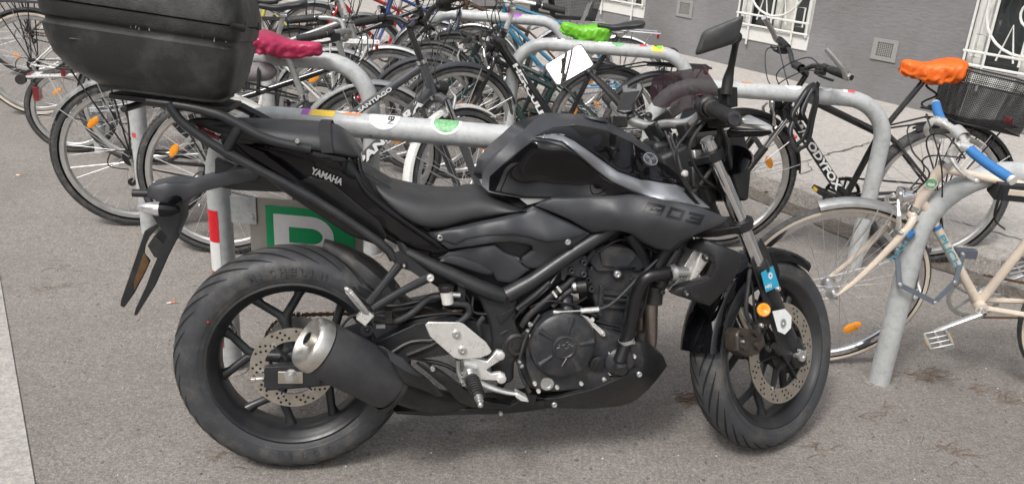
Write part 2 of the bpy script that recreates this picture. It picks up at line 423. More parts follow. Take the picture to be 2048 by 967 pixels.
for a, b in wins:
    z0, z1 = .40, 2.3
    f = G('window_paint')
    def bar(sa, sb, za, zc, n0=.03, n1=.07, g_=f): g_.prism([H(sa, WN+n0, za), H(sb, WN+n0, za), H(sb, WN+n1, za), H(sa, WN+n1, za)], (0, 0, zc-za))
    bar(a, a+.05, z0, z1); bar(b-.05, b, z0, z1); bar(a, b, z0-.005, z0+.09, .0, .08); bar((a+b)/2-.035, (a+b)/2+.035, z0+.09, z1, .05, .08)
    bar(a+.05, a+.11, z0+.09, z1, .05, .09); bar(b-.11, b-.05, z0+.09, z1, .05, .09)
    wf = f.build('window', house, bevel=.004)
    gl = G('glass_dark'); gl.prism([H(a, WN+.12, z0), H(b, WN+.12, z0), H(b, WN+.13, z0), H(a, WN+.13, z0)], (0, 0, z1-z0)); gl.build('pane', wf)
    cu = G('curtain'); cu.prism([H(a+.3, WN+.108, z0+.1), H(a+.48, WN+.108, z0+.1), H(a+.48, WN+.112, z0+.1), H(a+.3, WN+.112, z0+.1)], (0, 0, z1-z0-.15)); cu.build('curtain', wf)
    si = G('window_paint'); si.prism([H(a+.0, WN-.012, .405), H(b, WN-.012, .405), H(b, WN+.028, .405), H(a, WN+.028, .405)], (0, 0, .125)); si.build('sill_board', wf, bevel=.003)
    # wrought grille, white, 5 cm in front of the frame
    gr = G('window_paint'); n = WN-.035; r = .011
    def P(u, z): return H(a+(b-a)*u, n, z)
    for z in (.555, .66): gr.tube([P(.0, z), P(1., z)], r, 6)
    for u in (.02, .2, .8, .98): gr.tube([P(u, .36 if u in (.2, .8) else .53), P(u, z1-.2)], r, 6)
    zc = 1.0
    for rr in (.40,):
        gr.tube([P(.5+rr*cos(t)*.95, zc+.32*sin(t)) for t in [pi*2*i/28 for i in range(28)]], r, 6, closed=True)
    gr.tube([P(.5+.1*cos(t), zc+.1*sin(t)) for t in [pi*2*i/16 for i in range(16)]], r*.9, 6, closed=True)
    gr.tube([P(.5, .6), P(.5, zc-.1)], r, 6)
    for sx in (-1, 1):
        gr.tube([P(.5+sx*.30, .62), P(.5+sx*.42, .62), P(.5+sx*.42, .80), P(.5+sx*.30, .80)], r*.8, 6, closed=True)
        gr.tube([P(.5+sx*(.26+.05*(1-i/22)*cos(i*.6)), 1.25+.05*(1-i/22)*sin(i*.6)) for i in range(22)], r*.8, 5)
        gr.tube([P(.5+sx*.05, .62), P(.5+sx*.13, .9), P(.5+sx*.2, .62)], r*.8, 5)
    gr.build('grille', wf)
for s_, z_ in ((4.5, .545), (7.06, .60), (9.6, .6), (12.0, .6)):
    g = G('vent_metal'); a = .125; n = WN-.012
    def fr(s0, s1, z0, z1, n0=n, n1=WN+.01): g.prism([H(s0, n0, z0), H(s1, n0, z0), H(s1, n1, z0), H(s0, n1, z0)], (0, 0, z1-z0))
    fr(s_-a, s_+a, z_-a*.75, z_-a*.46); fr(s_-a, s_+a, z_+a*.5, z_+a*.75); fr(s_-a, s_-a*.62, z_-a*.46, z_+a*.5); fr(s_+a*.62, s_+a, z_-a*.46, z_+a*.5)
    for k in range(1, 8):
        t = -a*.62+a*1.24*k/8; fr(s_+t-.0034, s_+t+.0034, z_-a*.46, z_+a*.5, n+.003)
        t = -a*.46+a*.96*k/8; fr(s_-a*.62, s_+a*.62, z_+t-.0030, z_+t+.0030, n+.005)
    v_ = g.build('air_vent', house)
    g = G('hole_dark'); fr(s_-a*.64, s_+a*.64, z_-a*.48, z_+a*.52, WN-.003, WN+.002); g.build('vent_backing', v_)

# house across the street (seen in the reflections)
wins2 = [(k*2.6-7, k*2.6-5.8) for k in range(14)]
o2, OI = build_house('opposite_house', 'plastered house across the street behind the viewer', -13, -1, 'plaster_upper', 13, wins2, 0)
g = G('glass_dark')
for a, b in wins2:
    for k in range(4):
        g.prism([OI@SP(a, -12.99, 1+k*3.3), OI@SP(b, -12.99, 1+k*3.3), OI@SP(b, -13.05, 1+k*3.3), OI@SP(a, -13.05, 1+k*3.3)], (0, 0, 1.9))
g.build('window_panes', o2, kind='stuff')

# ---------------------------------------------------------------- bicycle stands
def build_stand(base, label, hgt, right=1.05, slope=-.07, rad=.036, bend=.19):
    root = thing('bicycle_stand', label, 'bicycle stand', base, group='grey tubular bicycle stands on the asphalt')
    w_ = V((right, slope*right, 0)); e = w_.normalized()
    P = [V((0, 0, -.02)), V((0, 0, hgt-bend))]
    for i in range(1, 9):
        a = pi/2*i/8; P.append(e*(bend*(1-cos(a)))+V((0, 0, hgt-bend+bend*sin(a))))
    L_ = w_.length
    for i in range(0, 9):
        a = pi/2*i/8; P.append(e*(L_-bend+bend*sin(a))+V((0, 0, hgt-bend+bend*cos(a))))
    P.append(w_+V((0, 0, -.02)))
    g = G('stand_grey'); g.tube(P, rad, 20, up=(0, 1, 0)); g.build('tube', root, sharp=60)
    for b_ in (V((0, 0, 0)), w_): g = G('asphalt'); g.rev([(.0, rad+.022), (.004, rad+.02), (.005, rad)], b_, (0, 0, 1), 20); g.build('base_ring', root)
    # paint chips
    g = G('chip')
    for k in range(16):
        x = random.uniform(bend, L_-bend); a = random.uniform(-2.6, -.6); s1 = random.uniform(.0015, .005)*random.choice([1, 1, 1, 1.5])
        c = e*x+V((0, 0, hgt)); vs = []
        for q in range(7):
            t = 2*pi*q/7; aa = a+sin(t)*s1*.5/rad; rr = rad+.0007
            vs.append(c+e*(cos(t)*s1*random.uniform(.5, 1))+V((-e.y, e.x, 0))*(rr*cos(aa))*1+V((0, 0, rr*-sin(aa)*-1)))
        g.add(vs, [tuple(range(7))])
    g.build('paint_chips', root, kind='stuff')
    root['_e'] = list(e); root['_h'] = hgt; root['_r'] = rad
    return root
def sticker(root, x, a, wd, ht, m, shape='rect', lift=.001, name='sticker', onleg=False, lz=0):
    """patch on the tube: x along bar (or height lz on the left leg), a = angle (0 top, + towards camera)"""
    e = V(root['_e']); h = root['_h']; r = root['_r']+lift; q = V((e.y, -e.x, 0))   # q points to the viewer side
    if q.y > 0: q = -q
    nU, nW = 10, 10; vs = []; fs = []
    for i in range(nU+1):
        for j in range(nW+1):
            u = 2*i/nU-1; v = 2*j/nW-1
            if shape == 'disc':
                u, v = u*math.sqrt(1-v*v/2), v*math.sqrt(1-u*u/2)
            elif shape == 'arc': v *= (1-.12*u*u)
            aa = a+v*ht/2/r
            if onleg: p = V((0, 0, lz+u*wd/2))+q*(r*cos(aa))+e*(r*sin(aa))
            else: p = e*(x+u*wd/2)+V((0, 0, h+r*cos(aa)))+q*(r*sin(aa))
            vs.append(p)
    for i in range(nU):
        for j in range(nW): k = i*(nW+1)+j; fs.append((k, k+1, k+nW+2, k+nW+1))
    g = G(m); g.add(vs, fs); return g.build(name, root)
stA = build_stand((-.908, 2.406, 0), 'nearest grey bicycle stand with stickers on its bar, carrying the green sign', .865, 1.06)
stB = build_stand((-1.673, 3.548, 0), 'grey bicycle stand just behind the pink saddle cover', .85, 1.04)
stC = build_stand((-2.479, 4.748, 0), 'farthest grey bicycle stand on the left, mostly hidden by the black top case', .85, 1.04)
stF = build_stand((1.334, 2.598, 0), 'grey bicycle stand at the right edge, locked to the cream road bicycle', .80, 1.05, bend=.27)
stE = build_stand((.60, 3.75, 0), 'grey bicycle stand with a fabric lock wound over its bar', .80, 1.03)
stD = build_stand((-.06, 4.78, 0), 'grey bicycle stand below the bright green saddle cover', .80, 1.0)
stG = build_stand((-.70, 5.93, 0), 'grey bicycle stand in the back with a purple round sticker', .80, .98)
# stickers, placed at their distance along each bar
sticker(stA, .335, .2, .075, .045, 'sticker_yellow'); sticker(stA, .29, .1, .03, .05, 'sticker_purple'); sticker(stA, .39, -.1, .04, .03, 'sticker_white', 'disc', .0014); sticker(stA, .42, .0, .055, .03, 'sticker_orange')
sticker(stA, .52, .35, .09, .085, 'sticker_white', 'disc'); sticker(stA, .70, .35, .09, .085, 'sticker_white', 'disc'); sticker(stA, .70, .35, .074, .07, 'sticker_green', 'disc', .0016)
def stand_text(root, x, a, w_, h_, txt, m, rot=0, bold=.03):
    e = V(root['_e']); h = root['_h']; r = root['_r']+.0022; q = V((e.y, -e.x, 0)); q = -q if q.y > 0 else q
    t = G(m); text_g(t, txt, (-w_/2, -h_/2, 0), (1, 0, 0), (0, 1, 0), w_, h_, .0002, bold=bold); vs = []
    for (u, v, z) in t.v:
        if rot: u, v = v*(1 if rot > 0 else -1), -u*(1 if rot > 0 else -1)
        aa = a-v/r; vs.append(e*(x+u)+V((0, 0, h+(r+z)*cos(aa)))+q*((r+z)*sin(aa)))
    g = G(m); g.add(vs, t.f); return g.build('sticker_lettering', root)
stand_text(stA, .54, .62, .030, .018, 'EN', 'print_dark', rot=1)
stand_text(stA, .43, .02, .02, .014, '81', 'sticker_white')
stand_text(stD, .25, .2, .03, .02, 'OK', 'print_dark', rot=1)
sticker(stB, .62, .0, .10, .06, 'sticker_white', 'disc'); 
for lz, m_ in ((.70, 'tape_red'), (.60, 'tape_white'), (.52, 'tape_red')):
    pass
# reflective band pieces on the front-left of stand A's leg
for (za, zb_, m_) in ((.468, .572, 'tape_red'), (.368, .467, 'tape_white'), (.30, .367, 'tape_red'), (.10, .16, 'tape_red')):
    sticker(stA, 0, -.42, zb_-za, .046 if za > .2 else .026, m_, name='reflective_band', onleg=True, lz=(za+zb_)/2)
sticker(stB, 0, -.2, .02, .02, 'sticker_red', onleg=True, lz=.47)
sticker(stD, .25, .15, .07, .06, 'sticker_white', 'disc'); sticker(stD, .34, -.1, .12, .03, 'sticker_green'); sticker(stD, .52, .3, .1, .05, 'sticker_pale'); sticker(stD, .58, .35, .07, .045, 'sticker_green', 'disc', .0014)
sticker(stD, .72, .2, .04, .03, 'sticker_red'); sticker(stD, .80, .4, .06, .07, 'sticker_yellow'); sticker(stD, .795, .1, .028, .03, 'print_dark', 'disc', .0014); sticker(stD, .81, .5, .03, .03, 'sticker_lime', 'rect', .0016)
sticker(stD, .17, -.2, .06, .02, 'sticker_red')
sticker(stE, .40, -.1, .05, .03, 'sticker_orange'); sticker(stE, .60, .2, .075, .05, 'sticker_white', 'disc'); sticker(stE, .745, .1, .05, .045, 'sticker_white', 'disc'); sticker(stE, .84, .15, .05, .035, 'sticker_white'); sticker(stE, .85, .2, .03, .03, 'sticker_red', 'rect', .0016)
sticker(stG, .62, .3, .10, .07, 'sticker_purple', 'disc'); sticker(stG, .45, .2, .09, .05, 'sticker_white')

# ---------------------------------------------------------------- green sign on stand A
sg = thing('parking_sign', 'green metal sign with a white letter, bolted to the nearest stand behind the motorcycle', 'sign', (-.908, 2.406, 0))
ex = V(stA['_e']); qy = V((ex.y, -ex.x, 0))
def SG(px, py, off=0.):   # on the sign's plane (through the leg axis, parallel to the bar)
    d = ray(px, py); n = qy; o = V((-.908, 2.406, 0))+n*off
    t = (o-CC).dot(n)/d.dot(n); return CC+d*t-V((-.908, 2.406, 0))
g = G('sign_alu'); z0, z1 = .33, .615; x0, x1 = .092, .45
g.prism([ex*x0+V((0, 0, z0)), ex*x1+V((0, 0, z0)), ex*x1+V((0, 0, z1)), ex*x0+V((0, 0, z1))], qy*-.003)
pl = g.build('panel', sg)
def srect(g, xa, xb, za, zb, d0, d1): g.prism([ex*xa+V((0, 0, za))+qy*d0, ex*xb+V((0, 0, za))+qy*d0, ex*xb+V((0, 0, zb))+qy*d0, ex*xa+V((0, 0, zb))+qy*d0], qy*(d1-d0))
g = G('sign_green'); srect(g, .145, .425, .335, .592, .0012, .002); g.build('sign_face', sg)
g = G('sign_white'); 
lz0, lz1 = .30, .568; lx = .170
srect(g, lx, lx+.048, .336, lz1, .0032, .004)
pts = []; cx, cz = lx+.118, .503; ro, ri = .065, .026
arc = [(cx+ro*1.1*cos(t), cz+ro*sin(t)) for t in [pi/2-pi*i/14 for i in range(15)]]; arci = [(cx+ri*1.4*cos(t), cz+ri*sin(t)) for t in [-pi/2+pi*i/14 for i in range(15)]]
poly = [(lx+.048, cz+ro)]+arc+[(lx+.048, cz-ro), (lx+.048, cz-ri)]+arci+[(lx+.048, cz+ri)]
g.prism([ex*a+V((0, 0, b))+qy*.0032 for a, b in poly], qy*.0008)
g.build('letter', sg)
g = G('stand_grey'); srect(g, .030, .118, .527, .615, .004, .007)
g.build('bracket', sg, bevel=.003)
g = G('alu'); g.rev([(0, .0), (.004, .0), (.004, .007), (0, .008)], ex*.104+V((0, 0, .556))+qy*.007, qy, 10); g.rev([(0, .0), (.006, .0), (.006, .006), (0, .006)], ex*.0-V((.045, 0, -.585))+qy*.03, (-1, 0, 0), 8); g.build('bolt', sg)
# ================================================================= BICYCLES
WC = {}
def wheel_meshes(R, tw, tyre_m, wall, rim_m, rimd=.018, nsp=32, spoke='spoke_steel', hubr=.018):
    key = (R, tw, tyre_m, wall, rim_m, nsp)
    if key in WC: return WC[key]
    rt = R-tw*2   # bead radius
    g = G(rim_m); w2 = tw*.62
    g.rev([(-w2, rt+.006), (-w2, rt-.002), (-w2*.95, rt-rimd*.7), (-w2*.45, rt-rimd), (w2*.45, rt-rimd), (w2*.95, rt-rimd*.7), (w2, rt-.002), (w2, rt+.006)], (0, 0, 0), (0, 1, 0), 56)
    g.m('alu').rev([(-.052, .005), (-.05, .009), (-.034, .012), (-.032, .026), (-.028, .026), (-.026, hubr), (.026, hubr), (.028, .026), (.032, .026), (.034, .012), (.05, .009), (.052, .005)], (0, 0, 0), (0, 1, 0), 14)
    mw = g.mesh('wheel')
    g = G(tyre_m); c = R-tw; pr = []
    n = 10
    for i in range(n+1):
        a = -pi*1.28/2+pi*1.28*i/n; pr.append((tw*sin(a), c+tw*cos(a)))
    if wall:
        g.rev(pr[2:-2], (0, 0, 0), (0, 1, 0), 64); g.m(wall).rev(pr[:3], (0, 0, 0), (0, 1, 0), 64); g.rev(pr[-3:], (0, 0, 0), (0, 1, 0), 64)
    else: g.rev(pr, (0, 0, 0), (0, 1, 0), 64)
    # tread blocks, in relief
    if tw > .017:
        g.m(tyre_m)
        nb = 90
        for i in range(nb):
            a = 2*pi*i/nb
            for (o_, s_) in ((-.45, .3), (.0, .3), (.45, .3)):
                if o_ == 0: aa = a+pi/nb
                else: aa = a
                t = o_*1.3; rr = c+(tw+.0015)*cos(t); y = (tw+.0012)*sin(t)
                ca, sa = cos(aa), sin(aa); T = V((-sa, 0, ca)); Rr = V((ca*cos(t), sin(t), sa*cos(t))); S = V((-ca*sin(t), cos(t), -sa*sin(t)))
                p = V((rr*ca, y, rr*sa)); dl = R*pi/nb*.62; dw = tw*.26
                vs = [p+T*dl*sx+S*dw*sy+Rr*h for h in (-.001, .0012) for sx, sy in ((-1, -1), (1, -1), (1, 1), (-1, 1))]
                g.add(vs, [(4, 5, 6, 7), (0, 1, 5, 4), (1, 2, 6, 5), (2, 3, 7, 6), (3, 0, 4, 7)])
    mt = g.mesh('tyre')
    g = G(spoke); ri = rt-rimd
    for i in range(nsp):
        side = 1 if i % 2 else -1
        a = 2*pi*i/nsp; b = a+(1 if (i//2) % 2 else -1)*1.15
        g.tube([(.024*cos(b), side*.030, .024*sin(b)), (ri*cos(a), side*.004, ri*sin(a))], .0011, 4, cap=False)
    ms = g.mesh('spokes', merge=False)
    WC[key] = (mw, mt, ms); return WC[key]
def mk(name, me, parent, mw=None):
    o = bpy.data.objects.new(name, me); col.objects.link(o); o.parent = parent
    if mw is not None: o.matrix_local = mw
    return o
def lp(a, b, t): return tuple(a[i]+(b[i]-a[i])*t for i in range(len(a)))
def saddle_g(m='seat_black', L_=.27, W=.075, th=.035, puff=0):
    g = G(m); rings = []
    n = 12
    for i in range(n+1):
        t = i/n; x = L_*(.5-t)       # nose at +x
        wd = (.018+puff*.5)+(W-.018)*(1/(1+math.exp(-(t-.55)*11))); 
        if t > .88: wd *= math.sqrt(max(.05, 1-((t-.88)/.125)**2))
        if t < .06: wd *= .7
        zt = .018*math.sin(t*pi*.5)**2+.006*(t > .8)-.012*math.exp(-((t-.35)/.2)**2)
        ring = []
        for j in range(14):
            a = 2*pi*j/14; cy, sz = cos(a), sin(a)
            ring.append(V((x, wd*cy, zt+(th*.35*sz if sz > 0 else (th*.9+puff)*sz*(.6+.5*t)))))
        rings.append(ring)
    g.loft(rings); return g
DEF = dict(R=.345, tw=.018, wb=1.06, bb=(.44, .285), seat=(.27, .92), clus=(.335, .66), ht=(.80, .86), hb=(.86, .69), fc=None, tt0=None, dt0=None,
           color='paint_black', color2=None, tyre='bike_tyre', wall=None, rim='alu', fender=None, ff=(20, 165), rf=(30, 200), bars='flat', stem='paint_black', saddle='black', steer=0,
           rack=None, basket=None, light=True, tr=.015, dr=.018, front_rack=False, side=-1, fork=None, barh=.16, reach=.03, bag=None)
def make_bike(label, rear=None, front=None, lean=0, group='bicycles locked to the stands', anchor='rear', **kw):
    c = dict(DEF); c.update(kw); R = c['R']; wb = c['wb']; cl = MATS[c['color']]; C1 = c['color']; C2 = c['fork'] or c['color']
    A = V(rear); B = V(front); A.z = B.z = 0; X = (B-A).normalized()
    if anchor == 'front': A = B-X*wb
    Y = V((0, 0, 1)).cross(X)
    M = MX((X, Y, V((0, 0, 1)))).transposed() @ MX.Rotation(RD(lean), 3, 'X')
    root = thing('bicycle', label, 'bicycle', A, M, group)
    q = lambda p, y=0.: V((p[0], y, p[1]))
    bb, st, cs, ht, hb = c['bb'], c['seat'], c['clus'], c['ht'], c['hb']
    rh = (0, R); fh = (wb, R)
    # ---- frame
    g = G(C1)
    g.tube([q(bb), q(cs)], .0155, 10); g.rev([(-.036, .021), (.036, .021), (.036, .0), (-.036, 0)][:2]+[(.037, .012), (.037, 0)], q(bb), (0, 1, 0), 14)
    tt0 = c['tt0'] or lp(cs, bb, .04); tt1 = lp(ht, hb, .12); dt1 = lp(ht, hb, .8)
    if c.get('swoop'):
        g.tube([q(lp(ht, hb, .3)), q(lp(ht, hb, .55)), q(lp(dt1, bb, .5))+V((-.035, 0, -.03)), q(bb)], [.024, .026, .03, .026], 12, k=6)
    else:
        g.tube([q(tt0), q(tt1)], c['tr'], 10); g.tube([q(bb), q(dt1)], c['dr'], 12)
    if c.get('mixte'):
        g.tube([q(lp(bb, cs, .25)), q(lp(dt1, ht, .2))], c['tr'], 10)
    hx = V((ht[0]-hb[0], 0, ht[1]-hb[1])).normalized()
    g.tube([q(hb), q(ht)], .02, 12)
    for s_ in (-1, 1):
        g.tube([q(bb, s_*.025), q(lp(bb, rh, .3), s_*.042), q(rh, s_*.06)], [.010, .0095, .007], 8)
        g.tube([q(lp(cs, bb, .02), s_*.012), q(lp(cs, rh, .2), s_*.035), q(rh, s_*.06)], [.008, .0078, .006], 8)
        g.prism([q((rh[0]-.018, rh[1]-.012), s_*.06), q((rh[0]+.02, rh[1]-.018), s_*.06), q((rh[0]+.03, rh[1]+.01), s_*.06), q((rh[0], rh[1]+.022), s_*.06)], (0, .005, 0))
    g.m('chrome').tube([q((cs[0], cs[1]-.01)), q((cs[0], cs[1]-.01))+(q(cs)-q(bb)).normalized()*.025], .019, 12)
    fr = g.build('frame', root)
    # ---- drivetrain
    g = G('alu' if c['stem'] != 'paint_black' else 'matte_black'); sd_ = c['side']; cy = sd_*.045; cr = .088 if c.get('chainring') is None else c['chainring']
    for k in range(44):
        a = 2*pi*k/44; 
        ca, sa = cos(a), sin(a); g.box(q(bb, cy)+V((cr*ca, 0, cr*sa)), (.008, .003, .007), MX.Rotation(-a, 3, 'Y'))
    g.rev([(-.0015, cr-.014), (-.0015, cr), (.0015, cr), (.0015, cr-.014), (-.0015, cr-.014)], q(bb, cy), (0, 1, 0), 40)
    for k in range(5):
        a = 2*pi*k/5+.4; g.tube([q(bb, cy), q(bb, cy)+V((cr*.92*cos(a), 0, cr*.92*sin(a)))], .006, 6)
    ca_ = RD(c.get('crank', 200))
    for s_ in (-1, 1):
        d = V((cos(ca_), 0, sin(ca_)))*s_*sd_*-1
        g.tube([q(bb, s_*.04), q(bb, s_*.058)+d*.01, q(bb, s_*.062)+d*.165], [.013, .013, .009], 8, flat=.8)
        g.rev([(-.068, .006), (.068, .006)], q(bb), (0, 1, 0), 8)
    cs_ = g.build('crankset', root)
    for s_ in (-1, 1):
        d = V((cos(ca_), 0, sin(ca_)))*s_*sd_*-1; p = q(bb, s_*.115)+d*.165
        g = G('matte_black' if c.get('pedal') != 'metal' else 'alu'); rt = MX.Rotation(RD(c.get('pedrot', -20)), 3, 'Y')
        g.tube([p-V((0, .05, 0)), p+V((0, .045, 0))], .007, 8)
        for dx in (-.034, .034): g.box(p+rt@V((dx, 0, 0)), (.008, .088, .02), rt)
        for dy in (-.042, .042): g.box(p+rt@V((0, dy, 0)), (.07, .006, .022), rt)
        for dy in (-.015, .012): g.box(p+rt@V((0, dy, 0)), (.068, .005, .014), rt)
        pd = g.build('pedal', root, bevel=.0015)
        g = G('yellow_refl')
        for dx in (-.0385, .0385): g.box(p+rt@V((dx, 0, 0)), (.002, .05, .013), rt)
        g.build('reflector', pd)
    g = G('chain_rust' if c.get('rusty') else 'matte_black'); sr = .035
    for t_ in (1, -1):
        a = q(bb, cy)+V((0, 0, cr*t_)); b = q(rh, cy)+V((0, 0, sr*t_)); g.tube([a, b], .0035, 4, flat=1.4)
    for rr, yy in ((.034, 0), (.042, .006*-sd_), (.026, -.005*-sd_)): g.rev([(-.001, .012), (-.001, rr), (.001, rr), (.001, .012)], q(rh, cy+yy), (0, 1, 0), 18)
    if c.get('derail', True):
        d0 = q((rh[0]+.01, rh[1]-.03), cy+sd_*.015); d1 = q((rh[0]+.03, rh[1]-.06), cy); d2 = q((rh[0]-.01, rh[1]-.115), cy)
        g.m('alu').tube([q((rh[0], rh[1]), sd_*.065), d0, d1], [.009, .012, .008], 6); g.tube([d1, d2], .005, 6)
        for d in (d1, d2): g.m('matte_black').rev([(-.004, 0), (-.004, .019), (.004, .019), (.004, 0)], d, (0, 1, 0), 12)
        g.m('rubber').tube([q((rh[0]+.1, rh[1]-.0), sd_*.06), q((rh[0]-.05, rh[1]+.05), sd_*.09), q((rh[0]-.09, rh[1]-.02), sd_*.09), q((rh[0]-.01, rh[1]-.045), sd_*.075)], .0028, 6, k=5)
    g.build('chain', root)
    # ---- wheels
    mw, mt, ms = wheel_meshes(R, c['tw'], c['tyre'], c['wall'], c['rim'])
    def wheel(pos, par, mat_=None, rotw=0., refl='orange_refl'):
        m4 = MX.Translation(pos) @ MX.Rotation(rotw, 4, 'Y')
        if mat_ is not None: m4 = mat_ @ m4
        o = mk('wheel', mw, par, m4); mk('tyre', mt, o); mk('spokes', ms, o)
        if refl:
            g = G(refl)
            for a in ((.9, 3.9) if random.random() < .3 else (random.random()*6,)):
                rr = R*.62; ce = V((rr*cos(a), 0, rr*sin(a))); rt = MX.Rotation(-a, 3, 'Y'); g.ball(ce, 1., 12, (.02, .007, .02)) if False else g.loft([[ce+rt@V((.016*sc_*cos(t), y_, .034*sc_*sin(t))) for t in [2*pi*i/14 for i in range(14)]] for y_, sc_ in ((-.007, .8), (-.005, 1), (.005, 1), (.007, .8))])
            g.build('reflector', o)
        return o
    wheel(V((0, 0, R)), root, None, random.random()*6)
    # steering
    piv = q(hb); SM = MX.Translation(piv) @ MX.Rotation(RD(c['steer']), 4, hx) @ MX.Translation(-piv)
    wheel(V((wb, 0, R)), root, SM, random.random()*6)
    # fork
    g = G(C2); cw = .05; cr_ = V(q(hb))-hx*.02
    tr_ = lp((hb[0], hb[1]), fh, .35)
    if c.get('susp'):
        g.m('matte_black')
        for s_ in (-1, 1):
            top = V((cr_.x, s_*.062, cr_.z)); bot = q(fh, s_*.062); mid = top.lerp(bot, .4)
            g.m('chrome').tube([top, mid], .0135, 10); g.m(C2).tube([mid, bot], [.019, .015], 10)
        g.m(C2).tube([V((cr_.x, -.064, cr_.z-.01)), cr_+V((0, -.03, .012)), cr_+V((0, .03, .012)), V((cr_.x, .064, cr_.z-.01))], .021, 10)
        g.tube([V(lp(tuple(cr_), (fh[0], 0, fh[1]), .45))+V((.0, -.06, 0)), V(lp(tuple(cr_), (fh[0], 0, fh[1]), .36))+V((.03, 0, 0)), V(lp(tuple(cr_), (fh[0], 0, fh[1]), .45))+V((.0, .06, 0))], .012, 8, k=4)
    else:
        for s_ in (-1, 1):
            a = cr_+V((0, s_*.02, 0)); dn = -hx
            g.tube([a+V((0, 0, .004)), cr_.lerp(q(fh), .10)+V((-.006, s_*.042, 0)), cr_.lerp(q(fh), .45)+V((-.016, s_*.047, 0)), cr_.lerp(q(fh), .78)+V((-.016, s_*.05, 0)), q(fh, s_*.052)], [.0125, .0125, .0115, .0095, .007], 10, k=4)
        g.tube([cr_+V((0, -.035, -.005)), cr_+V((0, .035, -.005))], .016, 10)
    g.m('chrome').rev([(-.062, .004), (-.06, .009), (-.053, .009), (-.05, .006), (.05, .006), (.053, .009), (.06, .009), (.062, .004)], q(fh), (0, 1, 0), 10)
    for dz in (0, 1): g.m('chrome').rev([(-.008, .018), (-.008, .023), (.008, .023), (.008, .018)], (q(hb) if not dz else q(ht)), tuple(hx), 14)
    g.build('fork', root, mw=SM)
    # brake at crown
    g = G(c.get('brake', 'alu'))
    bp = V(lp(tuple(cr_), (fh[0], 0, fh[1]), .1)) 
    for s_ in (-1, 1):
        g.tube([bp+V((.03, s_*.05, .0)), bp+V((.045, s_*.056, .05)), bp+V((.045, s_*.02, .085))], [.009, .007, .004], 7)
        g.tube([bp+V((.02, s_*.055, -.01)), bp+V((-.0, s_*.025, -.03))], .008, 6)
    g.build('brake', root, mw=SM)
    # ---- fenders
    if c['fender']:
        def fen(pos, a0, a1, name, mw_=None):
            g = G(c['fender']); rr = R+.018; w_ = .026
            for i in range(1): 
                prof = [(-w_, rr-.014), (-w_*.8, rr-.003), (-w_*.3, rr+.003), (w_*.3, rr+.003), (w_*.8, rr-.003), (w_, rr-.014)]
                prof2 = [(y, r_-.0018) for y, r_ in reversed(prof)]
                g.rev(prof+prof2+[prof[0]], pos, (0, -1, 0), 30, RD(a0), RD(a1), ref=(1, 0, 0))
            g.m('spoke_steel')
            for a in ((a0*.35+a1*.65), a1-8):
                e = V((cos(RD(a)), 0, sin(RD(a))))*(rr-.01)
                for s_ in (-1, 1): g.tube([V(pos)+V((0, s_*.055, 0)), V(pos)+e+V((0, s_*w_, 0))], .0022, 5)
            return g.build(name, root, mw=mw_)
        fen(V((wb, 0, R)), c['ff'][0], c['ff'][1], 'front_fender', SM); fen(V((0, 0, R)), c['rf'][0], c['rf'][1], 'rear_fender')
    # ---- seat post + saddle
    sax = (q(cs)-q(bb)).normalized(); sp = q(st)-V((0, 0, .045))
    g = G('alu' if c.get('post', 'alu') == 'alu' else 'paint_black'); g.tube([q(cs)-sax*.04, sp], .0135, 10)
    g.m('chrome').tube([sp+V((-.05, -.02, .022)), sp+V((-.02, -.02, 0)), sp+V((.03, -.02, 0)), sp+V((.08, -.006, .02))], .0035, 6); g.tube([sp+V((-.05, .02, .022)), sp+V((-.02, .02, 0)), sp+V((.03, .02, 0)), sp+V((.08, .006, .02))], .0035, 6)
    g.box(sp+V((0, 0, 0)), (.035, .045, .02)); g.build('seat_post', root)
    if c['saddle']:
        g = saddle_g(W=c.get('sw', .078)); g.build('saddle', root, mw=MX.Translation(q(st)) @ MX.Rotation(RD(c.get('sadtilt', 0)), 4, 'Y'), subd=1, sharp=180)
        if c.get('saddle') == 'springs':
            g = G('chrome')
            for s_ in (-1, 1):
                g.tube([q(st)+V((-.09+.011*cos(i*.9), s_*.05+.011*sin(i*.9), -.02-.0016*i)) for i in range(26)], .0025, 5)
            g.build('saddle_springs', root)
    # ---- handlebar
    bm = c['stem']; s0 = q(ht); bh = c['barh']; hc = s0+hx*bh; fwd = V((hx.z, 0, -hx.x)); cb = hc+fwd*c['reach']
    g = G(bm); g.tube([s0-hx*.02, s0+hx*(bh-.01)], .0135, 10); g.tube([hc-hx*.012, cb], .016, 10); g.rev([(-.028, .02), (.028, .02)], cb, (0, 1, 0), 12)
    bt = c['bars']; gm = c.get('gripm', 'rubber'); H_ = {}
    for s_ in (-1, 1):
        if bt == 'flat': P = [cb, cb+V((0, s_*.06, 0)), cb+V((-.01, s_*.2, .01)), cb+V((-.03, s_*.30, .012))]
        elif bt == 'riser': P = [cb, cb+V((0, s_*.05, 0)), cb+V((-.01, s_*.11, .035)), cb+V((-.03, s_*.2, .045)), cb+V((-.055, s_*.31, .045))]
        elif bt == 'city': P = [cb, cb+V((.01, s_*.05, .01)), cb+V((-.0, s_*.16, .05)), cb+V((-.1, s_*.25, .05)), cb+V((-.22, s_*.28, .03))]
        elif bt == 'moust': P = [cb, cb+V((.01, s_*.05, 0)), cb+V((.012, s_*.09, -.004)), cb+V((.005, s_*.13, -.008)), cb+V((-.012, s_*.19, -.012)), cb+V((-.035, s_*.26, -.014))]
        g.m(bm).tube(P, .0115, 10, k=4)
        H_[s_] = P
    hb_ = g.build('handlebar', root, mw=SM)
